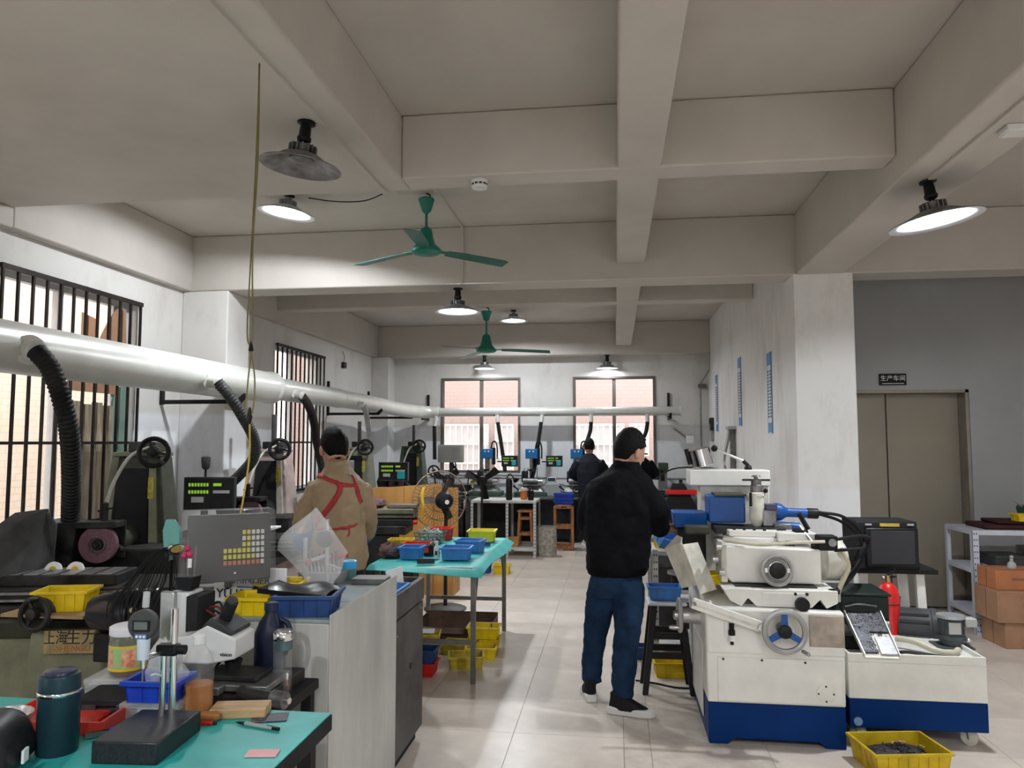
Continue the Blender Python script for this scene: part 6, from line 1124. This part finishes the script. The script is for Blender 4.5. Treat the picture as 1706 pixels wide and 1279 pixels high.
t = thing('red_tool_case', 'red and black tool case on the upper shelf behind the stool', 'case', (.42, 6.1, .811)); MB().box(-.12, .12, -.08, .08, 0, .05).out('base', BLACKM, t, bev=.006); MB().box(-.12, .12, -.08, .08, .051, .07).out('lid', REDP, t, bev=.006)
sl = thing('black_stool', 'black-legged stool with white seat beside the man in black', 'stool', (.32, 5.2, 0), 2)
MB().box(-.125, .125, -.11, .11, .55, .57).out('seat', mat('seat_white', (.72, .76, .82), .4, var=.08), sl, bev=.02, seg=3); BK = mat('stool_black', (.02, .018, .018), .5, var=.2)
for x in (-1, 1):
    for y in (-1, 1): MB().hexa([(x * .15 - .018, y * .12 - .014, 0), (x * .15 + .018, y * .12 - .014, 0), (x * .15 + .018, y * .12 + .014, 0), (x * .15 - .018, y * .12 + .014, 0), (x * .085 - .022, y * .075 - .014, .55), (x * .085 + .022, y * .075 - .014, .55), (x * .085 + .022, y * .075 + .014, .55), (x * .085 - .022, y * .075 + .014, .55)]).out('leg', BK, sl, bev=.004)
for z, f in ((.24, .122), (.36, .108)):
    for y in (-1, 1): MB().box(-f + .01, f - .01, y * (.12 - .045 * z / .55) - .01, y * (.12 - .045 * z / .55) + .01, z - .02, z + .02).out('rung', BK, sl)
b = thing('bench_drill', 'dark bench machine with red beam behind the tool grinder at the right', 'machine', (.62, 6.6, 0)); MB().box(-.35, .5, -.2, .25, 0, .8).out('pedestal', DKGREY, b, bev=.01); MB().box(-.25, .35, -.1, .15, .8, .95).out('body', DARK, b, bev=.02); MB().prism([(-.25, .95), (-.15, 1.25), (-.05, 1.25), (.1, .95)], -.02, .02, 'Y').out('dark_fin', BLACKM, b); MB().box(-.2, .3, -.05, .05, 1.16, 1.2).out('red_beam', REDP, b, bev=.006); MB().cyl((.28, 0, .95), (.28, 0, 1.3), .03, n=14).out('post', BLACKM, b); MB().lathe([(.05, 0), (.06, .02), (.05, .05)], (.28, 0, 1.3), 'Z', 18).out('post_cap', BLACK, b)
for k in range(5): MB().ring((.36, -.12, 1.0 + k * .03), .06, .012, 'Z', 24, 8).out('copper_coil', mat('copper', (.5, .27, .17), .4, .5), b)
MB().cyl((-.3, .0, .8), (-.3, 0, 1.28), .035, n=14).out('grey_bottle', LCDG, b); MB().tube(smooth_path([(-.3, 0, 1.28), (-.1, .0, 1.38), (.3, .0, 1.36), (.5, 0, 1.25)], 6), .006, 6).out('wire', BLACKM, b)
tag(MB().tube(smooth_path([(.12, 5.35, .004), (.25, 5.3, .005), (.4, 5.22, .006), (.6, 5.25, .005)], 6), .006, 6).out('floor_cable', BLACKM), 'thin dark cable lying on the floor under the black stool', 'cable')
# extra controls between the grinders
t = thing('control_cabinet', 'grey push-button control panel beside the second grinder behind the beige worker', 'control panel', (-2.68, 7.1, .0)); MB().box(-.1, .2, 0, .2, 0, 1.05).out('cabinet', mat('panel_grey', (.22, .23, .22), .5, var=.15), t, bev=.01); MB().box(-.08, .18, -.02, .1, 1.05, 1.42).out('panel', mat('panel_dark', (.12, .12, .125), .5), t, bev=.008); MB().box(-.06, .06, -.026, -.02, 1.1, 1.27).out('key_block', BLACKM, t)
for i in range(3):
    for j in range(4): MB().cyl((-.045 + .035 * i, -.026, 1.125 + .038 * j), (-.045 + .035 * i, -.032, 1.125 + .038 * j), .009, n=8).out('button', LCDG, t)
MB().box(.08, .16, -.024, -.02, 1.2, 1.24).out('label', PAPER, t)

# more bench clutter at the back
q = random.Random(31)
def vise(label, loc, rz):
    t = thing('bench_vise', label, 'vise', loc, rz, 'vises on the back bench'); MB().box(-.09, .09, -.06, .06, 0, .04).out('base', DARK, t, bev=.008); MB().box(-.08, -.03, -.05, .05, .04, .12).out('fixed_jaw', DSTEEL, t, bev=.006); MB().box(.02, .06, -.05, .05, .04, .12).out('moving_jaw', DSTEEL, t, bev=.006); MB().cyl((.06, 0, .07), (.15, 0, .07), .012, n=10).out('screw', STEEL, t); MB().cyl((.14, 0, .02), (.14, 0, .12), .005, n=8).out('handle', STEEL, t)
vise('small dark vise at the left end of the back bench', (-2.55, 12.5, .72), 15); vise('small dark vise at the right end of the back bench', (.85, 12.45, .72), -20)
def gooseneck(label, loc, pts, cap):
    t = thing('gooseneck_lamp', label, 'lamp', loc, 0, 'gooseneck lamps on the back bench'); MB().lathe([(.05, 0), (.05, .02), (.015, .03)], n=18).out('base', BLACKM, t); MB().tube(smooth_path(pts, 6), .009, 8).out('neck', BLACKM, t); p = Vector(pts[-1]); MB().lathe([(.015, 0), (.045, .07), (.042, .07), (.012, .0)], p, (Vector(pts[-1]) - Vector(pts[-2])), 16, False).out('shade', cap, t)
gooseneck('gooseneck lamp with yellow shade at the left of the back bench', (-2.38, 12.4, .72), [(0, 0, .02), (0, 0, .25), (.05, -.05, .33), (.08, -.1, .28)], mat('lamp_yellow', (.6, .5, .05), .5)); gooseneck('gooseneck lamp with black shade in the middle of the back bench', (-1.72, 12.38, .72), [(0, 0, .02), (-.02, 0, .28), (.04, -.05, .36), (.1, -.1, .3)], BLACKM); gooseneck('gooseneck lamp with black shade right of the far worker', (.05, 12.38, .72), [(0, 0, .02), (.02, 0, .25), (.06, -.05, .33), (.12, -.1, .28)], BLACKM)
for k, (x, m, lb) in enumerate(((-2.3, GREY, 'grey coolant can left of the first cutter grinder on the back bench'), (-1.62, WHITE, 'white coolant can between the cutter grinders on the back bench'), (-.28, LCDG, 'pale coolant can right of the third cutter grinder'), (1.05, MGREEN, 'green coolant can at the far right of the back bench'))):
    t = thing('coolant_can', lb, 'can', (x, 12.8, .72)); MB().lathe([(.06, 0), (.065, .006), (.065, .18), (.03, .21), (.025, .24)], n=22).out('body', m, t); MB().lathe([(.03, .24), (.03, .26)], n=16).out('cap', BLACK, t)
t = thing('machine_vice_table', 'grey cross-slide table machine at the right end of the back bench', 'machine', (.75, 12.7, .72)); MB().box(-.25, .25, -.2, .15, 0, .08).out('base', DKGREY, t, bev=.01); MB().box(-.3, .3, -.12, .06, .09, .14).out('table', DSTEEL, t, bev=.006); MB().box(-.06, .08, .02, .16, .08, .5).out('column', GREY, t, bev=.01); MB().cyl((0, -.08, .45), (0, -.08, .25), .035, n=16).out('spindle', DARK, t); MB().box(-.07, .09, -.13, .16, .42, .54).out('head', MGREEN, t, bev=.012); handwheel('handwheel', t, (.34, -.03, .11), (1, 0, 0), .05, BLACK, .015, 3, .008)
t = thing('wall_switch', 'small dark switch with loose wire high on the left wall near the corner', 'switch', (-4.155, 11.35, 2.78)); MB().box(0, .05, -.05, .05, -.05, .04).out('case', DKGREY, t, bev=.006); MB().tube(smooth_path([(.01, .0, .04), (.02, .03, .12), (.01, -.04, .2)], 4), .006, 6).out('wire', GREY, t)
t = thing('junction_box', 'small white junction box under the right beam beside the cable trunking', 'junction box', (1.86, 3.75, ZP)); MB().box(-.06, .06, -.05, .05, -.03, 0).out('case', WHITE, t, bev=.004); MB().box(-.05, .05, -.04, .04, -.034, -.03).out('cover', WHITE, t)
# ---------------------------------------------------------------- people
def loft(b, rings, n=22, cap=True):
    """rings: (x, y, z, rx, ry, rotz_deg) elliptical sections, bottom to top"""
    vs = []; fs = []
    for (x, y, z, rx, ry, a) in rings:
        for k in range(n):
            t = 2 * PI * k / n; c, s = math.cos(t), math.sin(t); c = math.copysign(abs(c) ** .85, c); s = math.copysign(abs(s) ** .85, s)
            px, py = rx * c, ry * s; A = R(a); vs.append((x + px * math.cos(A) - py * math.sin(A), y + px * math.sin(A) + py * math.cos(A), z))
    for j in range(len(rings) - 1):
        for k in range(n): fs.append((j * n + k, j * n + (k + 1) % n, (j + 1) * n + (k + 1) % n, (j + 1) * n + k))
    if cap: fs.append(tuple(range(n - 1, -1, -1))); fs.append(tuple((len(rings) - 1) * n + k for k in range(n)))
    return b.add(vs, fs)
CLOUD = bpy.data.textures.new('cloth_folds', 'CLOUDS'); CLOUD.noise_scale = .085; CLOUD.noise_depth = 2
def flesh(b, name, m, par, vox=.011, sm=6, folds=0.0, label=None):
    o = b.out(name, m, par, smooth=180)
    r = o.modifiers.new('remesh', 'REMESH'); r.mode = 'VOXEL'; r.voxel_size = vox; r.use_smooth_shade = True
    s = o.modifiers.new('smooth', 'SMOOTH'); s.iterations = sm; s.factor = .5
    if folds: d = o.modifiers.new('folds', 'DISPLACE'); d.texture = CLOUD; d.strength = folds; d.mid_level = .5; d.texture_coords = 'LOCAL'
    if label: o['label'] = label
    return o
def head_mesh(b, c, yaw, pitch, s=1.0):
    """skull, jaw, nose, ears; local face looks toward -y"""
    M = Matrix.Translation(c) @ Euler((R(pitch), 0, R(yaw))).to_matrix().to_4x4() @ Matrix.Scale(s, 4); b.m = M
    b.sph((0, .012, .03), (.078, .098, .098), 24); loft(b, [(0, -.018, -.125, .03, .032, 0), (0, -.02, -.105, .05, .052, 0), (0, -.012, -.07, .062, .068, 0), (0, -.004, -.02, .07, .08, 0), (0, 0, .02, .073, .085, 0)], 20)
    b.hexa([(-.016, -.1, -.035), (.016, -.1, -.035), (.012, -.07, -.035), (-.012, -.07, -.035), (-.007, -.088, .02), (.007, -.088, .02), (.006, -.06, .02), (-.006, -.06, .02)])
    for sx in (-1, 1): b.sph((sx * .084, .012, -.014), (.013, .024, .036), 12); b.sph((sx * .03, -.07, -.02), (.022, .02, .018), 10)
    b.sph((0, -.08, -.07), (.026, .012, .014), 10); b.cyl((0, .03, -.03), (0, .04, -.09), .056, .055, 18); b.m = Matrix.Translation(c) @ Euler((0, 0, R(yaw))).to_matrix().to_4x4(); b.cyl((0, .03, -.04), (0, .03, -.2), .054, .058, 18); b.m = Matrix(); return M
def face_parts(par, M):
    def put(b, n, m): b.m = Matrix(); o = b.out(n, m, par); o.matrix_local = M; return o
    for sx in (-1, 1):
        put(MB().sph((sx * .031, -.082, .0), .0115, 12), 'eye', mat('eye_white', (.7, .68, .65), .2, var=0)); put(MB().sph((sx * .031, -.0915, .0), .005, 8), 'iris', BLACK); put(MB().box(sx * .031 - .018, sx * .031 + .018, -.095, -.084, .018, .024), 'eyebrow', HAIR)
    put(MB().sph((0, -.0905, -.071), (.02, .005, .006), 10), 'lips', mat('lips', (.42, .16, .12), .5, var=0))
def hair(par, M, tufts=0):
    b = MB(); q = random.Random(4); b.sph((0, .02, .022), (.086, .106, .128), 32); v = []
    def zmin(y):
        P = ((-.2, .085), (-.06, .07), (-.02, .03), (.02, .008), (.04, -.025), (.058, -.09), (.2, -.105))
        for (a, za), (c, zc) in zip(P, P[1:]):
            if y <= c: return za + (zc - za) * (y - a) / (c - a)
        return -.105
    for x, y, z in b.v:
        k = 1 + q.uniform(-.012, .02); y = max(y, -.082); v.append((x * k, y * k, max(z * k, zmin(y))))
    b.v = v; q = random.Random(6)
    for k in range(tufts):
        a = q.uniform(0, 2 * PI); e = q.uniform(.2, 1.4); d = Vector((math.cos(a) * math.cos(e) * .9, math.sin(a) * math.cos(e), math.sin(e))); p = Vector((0, .02, .042)) + Vector((d.x * .084, d.y * .1, d.z * .096)); t = d + Vector((0, -.3, .25)); b.lathe([(.012, -.006), (.002, .013)], p, t, 6)
    o = b.out('hair', HAIR, par, smooth=50); o.matrix_local = M; return o
def hand(b, w, d, up, s=1.0, curl=.5, side=1):
    """palm + four fingers + thumb, w wrist, d pointing direction, up the back of the hand"""
    w = Vector(w); d = Vector(d).normalized(); up = Vector(up); up = (up - d * up.dot(d)).normalized(); r = d.cross(up) * side
    b.tube([w - d * .02, w + d * .03, w + d * .07, w + d * .09], [.024 * s, .03 * s, .034 * s, .028 * s], 10); b.tube([w + d * .02 + r * .016, w + d * .085 + r * .02], [.018 * s, .016 * s], 8); b.tube([w + d * .02 - r * .016, w + d * .085 - r * .02], [.018 * s, .016 * s], 8)
    for k, L in enumerate((.068, .076, .07, .055)):
        p = w + d * .088 + r * (.03 - .02 * k); c = curl; q = [p]; a = 0
        for f in (.45, .32, .25): a += c * .9; q.append(q[-1] + (d * math.cos(a) - up * math.sin(a)) * L * f * s)
        b.tube(q, [.0095 * s, .009 * s, .0085 * s, .007 * s], 8)
    b.tube([w + d * .025 + r * .02, w + d * .055 + r * .05 - up * .012, w + d * .085 + r * .055 - up * .025, w + d * .105 + r * .045 - up * .034], [.014 * s, .0115 * s, .01 * s, .008 * s], 8)
def shoe(par, p, yaw, upper, sole, L=.28):
    e = thing('tmp', 'x', 'x'); bpy.data.objects.remove(e)
    M = Matrix.Translation(p) @ Euler((0, 0, R(yaw))).to_matrix().to_4x4(); q = L / .28
    b = MB(); b.m = M
    b.prism([(x * q, y) for x, y in ((-.1, -.033), (-.06, -.04), (.02, -.038), (.1, -.048), (.155, -.035), (.175, 0), (.155, .035), (.1, .048), (.02, .038), (-.06, .04), (-.1, .033))], 0, .046, 'Z'); so = b.out('sole', sole, par, bev=.01, seg=3)
    b = MB(); b.m = M @ Euler((0, 0, R(-90))).to_matrix().to_4x4()
    loft(b, [(0, .03 * q, .03, .044, .128 * q, 0), (0, .02 * q, .05, .041, .11 * q, 0), (0, -.005, .075, .038, .08 * q, 0), (0, -.03, .1, .037, .055, 0), (0, -.035, .125, .038, .05, 0)], 22); return flesh(b, 'shoe', upper, par, .006, 3)
JEANS = mat('dark_jeans', (.014, .034, .075), .85, var=.3, scale=7, bump=.25, spec=.1); JACK = mat('black_jacket', (.006, .006, .008), .85, var=.3, scale=8, bump=.2, spec=.12); KHAKI = mat('khaki_workwear', (.37, .27, .165), .85, var=.14, scale=6, bump=.25); NAVYJ = mat('navy_jacket', (.012, .014, .022), .8, var=.3); TROU = mat('dark_trousers', (.02, .02, .022), .8, var=.3)
SOLE = mat('white_sole', (.7, .7, .68), .5, var=.08); SHOEB = mat('black_knit_shoe', (.012, .012, .013), .7, var=.3, scale=40)
# --- man in black at the tool grinder
m1_ = thing('person', 'man in black jacket and dark jeans standing at the tool grinder, back turned', 'person', (0, 0, 0))
b = MB(); HC = (.095, 4.8, 1.535); M = head_mesh(b, HC, 130, 20)
loft(b, [(.0, 4.83, .8, .11, .07, 20), (.02, 4.8, 1.0, .12, .08, 20), (.03, 4.78, 1.25, .14, .085, 25), (.05, 4.79, 1.38, .11, .07, 25), (.06, 4.79, 1.44, .07, .06, 25)])
for p in ([(-.11, 4.78, 1.31), (-.165, 4.87, 1.1), (.0, 5.04, 1.02), (.16, 5.05, 1.04)], [(.17, 4.8, 1.3), (.25, 4.84, 1.14), (.275, 4.95, 1.06), (.3, 5.02, 1.05)]): b.tube(smooth_path(p, 3), [.045, .043, .041, .04, .038, .036, .034, .032, .031, .03], 12)
for p in ([(-.06, 4.85, .72), (-.12, 4.9, .45), (-.16, 4.96, .09)], [(.065, 4.82, .72), (.06, 4.74, .45), (.03, 4.72, .09)]): b.tube(smooth_path(p, 3), [.065, .06, .055, .048, .043, .04, .037], 12)
hand(b, (.3, 5.02, 1.05), (.75, .45, -.05), (.1, .2, 1), 1.0, .55, 1); hand(b, (.16, 5.05, 1.04), (.75, .45, .1), (0, .2, 1), 1.0, .55, -1)
flesh(b, 'body', SKIN, m1_, .0065, 3); face_parts(m1_, M); hair(m1_, M, 40)
b = MB(); loft(b, [(.005, 4.83, .785, .175, .125, 15), (.01, 4.82, .84, .195, .14, 15), (.01, 4.81, .95, .2, .145, 18), (.02, 4.8, 1.08, .21, .15, 20), (.03, 4.78, 1.2, .215, .15, 24), (.035, 4.77, 1.3, .215, .14, 25), (.04, 4.77, 1.365, .195, .125, 25), (.05, 4.78, 1.4, .15, .105, 25), (.06, 4.785, 1.43, .095, .09, 25), (.065, 4.79, 1.47, .076, .078, 25)])
b.tube(smooth_path([(-.1, 4.78, 1.31), (-.165, 4.87, 1.1), (-.05, 5.02, 1.02), (.1, 5.06, 1.03)], 4), [.085, .085, .082, .08, .078, .075, .072, .068, .066, .062, .06, .056, .05], 16); b.tube(smooth_path([(.155, 4.78, 1.31), (.24, 4.81, 1.19), (.262, 4.89, 1.085), (.288, 4.99, 1.055)], 4), [.085, .085, .083, .082, .08, .078, .075, .072, .07, .066, .062, .058, .05], 16)
flesh(b, 'jacket', JACK, m1_, .012, 4, .028); MB().lathe([(.086, 0), (.088, .02), (.078, .06), (.072, .06), (.078, .0)], (.065, 4.785, 1.425), (.1, -.05, 1), 24, False).out('collar', JACK, m1_)
b = MB(); loft(b, [(.0, 4.83, .66, .155, .105, 15), (.0, 4.83, .74, .16, .11, 15), (.0, 4.83, .83, .155, .11, 15)]); b.tube(smooth_path([(-.065, 4.85, .74), (-.11, 4.88, .55), (-.13, 4.9, .43), (-.155, 4.94, .25), (-.16, 4.96, .1)], 4), [.098, .097, .095, .092, .088, .084, .08, .078, .077, .075, .072, .07, .068, .066, .064, .062, .06], 16); b.tube(smooth_path([(.07, 4.81, .74), (.07, 4.76, .55), (.055, 4.73, .43), (.04, 4.72, .25), (.03, 4.72, .1)], 4), [.1, .1, .098, .095, .092, .088, .084, .08, .078, .076, .074, .072, .07, .068, .066, .065, .064], 16)
flesh(b, 'jeans', JEANS, m1_, .01, 3, .028)
shoe(m1_, (-.175, 4.97, 0), 100, SHOEB, SOLE); shoe(m1_, (.04, 4.7, 0), -12, SHOEB, SOLE, .29)
# --- beige worker
m2_ = thing('person', 'worker in khaki jacket with red apron straps seen from behind at the left', 'person', (0, 0, 0))
b = MB(); HC = (-1.8, 4.78, 1.55); M = head_mesh(b, HC, 218, 22, 1.02)
loft(b, [(-1.73, 4.72, .8, .11, .07, -10), (-1.73, 4.72, 1.1, .14, .1, -10), (-1.73, 4.72, 1.3, .13, .08, -10), (-1.745, 4.735, 1.38, .08, .06, -10), (-1.765, 4.76, 1.44, .05, .05, -10)])
for p in ([(-1.87, 4.73, 1.3), (-1.985, 4.75, 1.08), (-2.03, 4.88, .9)], [(-1.62, 4.75, 1.3), (-1.61, 4.9, 1.08), (-1.68, 5.05, .96)]): b.tube(smooth_path(p, 3), [.045, .042, .04, .038, .036, .033, .03], 12)
for p in ([(-1.81, 4.74, .72), (-1.82, 4.73, .42), (-1.83, 4.75, .09)], [(-1.64, 4.73, .72), (-1.63, 4.71, .42), (-1.62, 4.74, .09)]): b.tube(smooth_path(p, 3), [.065, .06, .055, .048, .043, .04, .037], 12)
hand(b, (-2.03, 4.89, .89), (-.1, 1, -.25), (-.2, .2, 1), 1, .5, 1); hand(b, (-1.69, 5.06, .955), (-.4, 1, -.1), (0, .2, 1), 1, .5, -1)
flesh(b, 'body', SKIN, m2_, .0065, 3); face_parts(m2_, M); hair(m2_, M)
b = MB(); loft(b, [(-1.725, 4.72, .8, .17, .125, -8), (-1.725, 4.72, .9, .178, .135, -8), (-1.73, 4.72, .98, .172, .13, -8), (-1.73, 4.72, 1.065, .158, .122, -8), (-1.73, 4.72, 1.14, .168, .13, -10), (-1.735, 4.71, 1.25, .178, .135, -10), (-1.74, 4.71, 1.33, .175, .125, -10), (-1.745, 4.725, 1.375, .14, .105, -10), (-1.755, 4.74, 1.41, .098, .09, -10), (-1.765, 4.755, 1.435, .082, .082, -10), (-1.77, 4.765, 1.478, .075, .077, -10)])
b.tube(smooth_path([(-1.865, 4.72, 1.31), (-1.94, 4.72, 1.19), (-1.985, 4.74, 1.08), (-2.015, 4.81, .98)], 4), [.075, .074, .073, .072, .07, .068, .066, .064, .062, .06, .058, .056, .054], 16); b.tube(smooth_path([(-1.62, 4.74, 1.3), (-1.6, 4.82, 1.18), (-1.61, 4.93, 1.06), (-1.67, 5.03, .97)], 4), [.08, .078, .076, .074, .072, .07, .068, .066, .064, .062, .06, .055, .05], 16)
jk2 = flesh(b, 'jacket', KHAKI, m2_, .011, 4, .026)
MB().tube(smooth_path([(-1.995, 4.755, 1.05), (-2.015, 4.81, .975), (-2.03, 4.87, .905)], 4), [.064, .066, .065, .064, .062, .06, .058, .055, .046], 18).out('sleeve_cover', mat('blue_sleeve', (.01, .1, .42), .6, var=.2), m2_); MB().tube(smooth_path([(-1.625, 4.96, 1.03), (-1.67, 5.03, .975), (-1.69, 5.06, .955)], 4), [.062, .063, .062, .06, .058, .056, .054, .05, .045], 18).out('sleeve_cover', MATS['blue_sleeve'], m2_)
STRAP = mat('red_strap', (.4, .03, .035), .6, var=.15)
def strap(pts, n='apron_strap', w=.034):
    P = smooth_path(pts, 8); v = []; N = len(P)
    for i, a in enumerate(P):
        d = (P[min(i + 1, N - 1)] - P[max(i - 1, 0)]).normalized(); o = Vector((a.x + 1.73, a.y - 4.72, 0)).normalized(); s = d.cross(o).normalized() * w / 2; v += [a - s, a, a + s]
    b = MB().add(v, [f for i in range(N - 1) for f in ((i * 3, i * 3 + 1, i * 3 + 4, i * 3 + 3), (i * 3 + 1, i * 3 + 2, i * 3 + 5, i * 3 + 4))]); o = b.out(n, STRAP, m2_)
    sw = o.modifiers.new('wrap', 'SHRINKWRAP'); sw.target = jk2; sw.wrap_method = 'NEAREST_SURFACEPOINT'; sw.wrap_mode = 'ABOVE_SURFACE'; sw.offset = .005; sd = o.modifiers.new('solid', 'SOLIDIFY'); sd.thickness = .004; sd.offset = 0
strap([(-1.86, 4.7, 1.38), (-1.82, 4.62, 1.39), (-1.75, 4.59, 1.37), (-1.69, 4.58, 1.34), (-1.685, 4.58, 1.29), (-1.72, 4.58, 1.23), (-1.77, 4.59, 1.17), (-1.83, 4.6, 1.12), (-1.87, 4.63, 1.08)]); strap([(-1.62, 4.68, 1.4), (-1.59, 4.62, 1.375), (-1.57, 4.6, 1.34), (-1.555, 4.61, 1.29), (-1.55, 4.64, 1.22)]); strap([(-1.695, 4.57, 1.338), (-1.63, 4.57, 1.345), (-1.57, 4.59, 1.352)], 'cross_strap', .042); strap([(-1.88, 4.66, 1.06), (-1.82, 4.6, 1.06), (-1.72, 4.583, 1.065), (-1.62, 4.592, 1.075), (-1.57, 4.63, 1.085)], 'waist_tie', .011); strap([(-1.62, 4.588, 1.075), (-1.615, 4.585, 1.045), (-1.625, 4.588, 1.02)], 'tie_end', .011)
b = MB(); loft(b, [(-1.725, 4.73, .66, .16, .11, -8), (-1.725, 4.73, .85, .16, .115, -8)]); b.tube(smooth_path([(-1.81, 4.73, .74), (-1.82, 4.73, .43), (-1.83, 4.75, .1)], 4), [.095, .092, .088, .084, .08, .076, .072, .068, .065], 16); b.tube(smooth_path([(-1.64, 4.73, .74), (-1.63, 4.72, .43), (-1.62, 4.74, .1)], 4), [.095, .092, .088, .084, .08, .076, .072, .068, .065], 16); flesh(b, 'trousers', TROU, m2_, .012, 3, .012)
shoe(m2_, (-1.83, 4.76, 0), 95, SHOEB, SOLE); shoe(m2_, (-1.62, 4.75, 0), 85, SHOEB, SOLE)
# --- far workers
def far_person(label, x, y, yaw, lean, jm, tm, shm, s=.97):
    p = thing('person', label, 'person', (x, y, 0), yaw); p.scale = (s, s, s)
    b = MB(); M = head_mesh(b, (0, .06 + lean, 1.56), 180, 18)
    loft(b, [(0, 0, .8, .11, .07, 0), (0, .02, 1.1, .12, .08, 0), (0, .03 + lean * .6, 1.33, .12, .07, 0), (0, .04 + lean * .8, 1.45, .06, .06, 0)])
    for sx in (-1, 1): b.tube(smooth_path([(sx * .17, .02, 1.34), (sx * .27, .08, 1.12), (sx * .12, .3, 1.02)], 3), [.04, .038, .036, .034, .032, .031, .03], 10); b.tube([(sx * .08, 0, .72), (sx * .09, 0, .45), (sx * .095, 0, .09)], [.06, .05, .04], 10); hand(b, (sx * .12, .31, 1.02), (-.2 * sx, 1, .05), (0, .1, 1), 1, .5, -sx)
    flesh(b, 'body', SKIN, p, .008, 2); face_parts(p, M); hair(p, M)
    b = MB(); loft(b, [(0, 0, .78, .17, .12, 0), (0, 0, .95, .185, .13, 0), (0, .01, 1.15, .2, .135, 0), (0, .02 + lean * .5, 1.33, .195, .125, 0), (0, .03 + lean * .7, 1.4, .13, .09, 0), (0, .04 + lean * .8, 1.46, .07, .07, 0)])
    for sx in (-1, 1): b.tube(smooth_path([(sx * .16, .02, 1.33), (sx * .27, .08, 1.13), (sx * .14, .27, 1.03)], 4), [.08, .078, .075, .072, .07, .067, .064, .06, .05], 14)
    flesh(b, 'jacket', jm, p, .014, 3, .014)
    b = MB(); loft(b, [(0, 0, .68, .16, .11, 0), (0, 0, .84, .16, .11, 0)])
    for sx in (-1, 1): b.tube([(sx * .085, 0, .76), (sx * .09, 0, .43), (sx * .095, .0, .08)], [.095, .08, .066], 14)
    flesh(b, 'trousers', tm, p, .014, 3, .01)
    for sx in (-1, 1): shoe(p, (sx * .095, .02, 0), 90, shm, SOLE)
    return p
far_person('far worker in dark navy jacket and white shoes leaning over the back bench', -.4, 11.98, 0, .06, NAVYJ, TROU, mat('white_shoe', (.6, .6, .6), .5))
far_person('dark-clothed far worker mostly hidden behind the man in black', .33, 11.75, -10, .04, JACK, TROU, SHOEB)
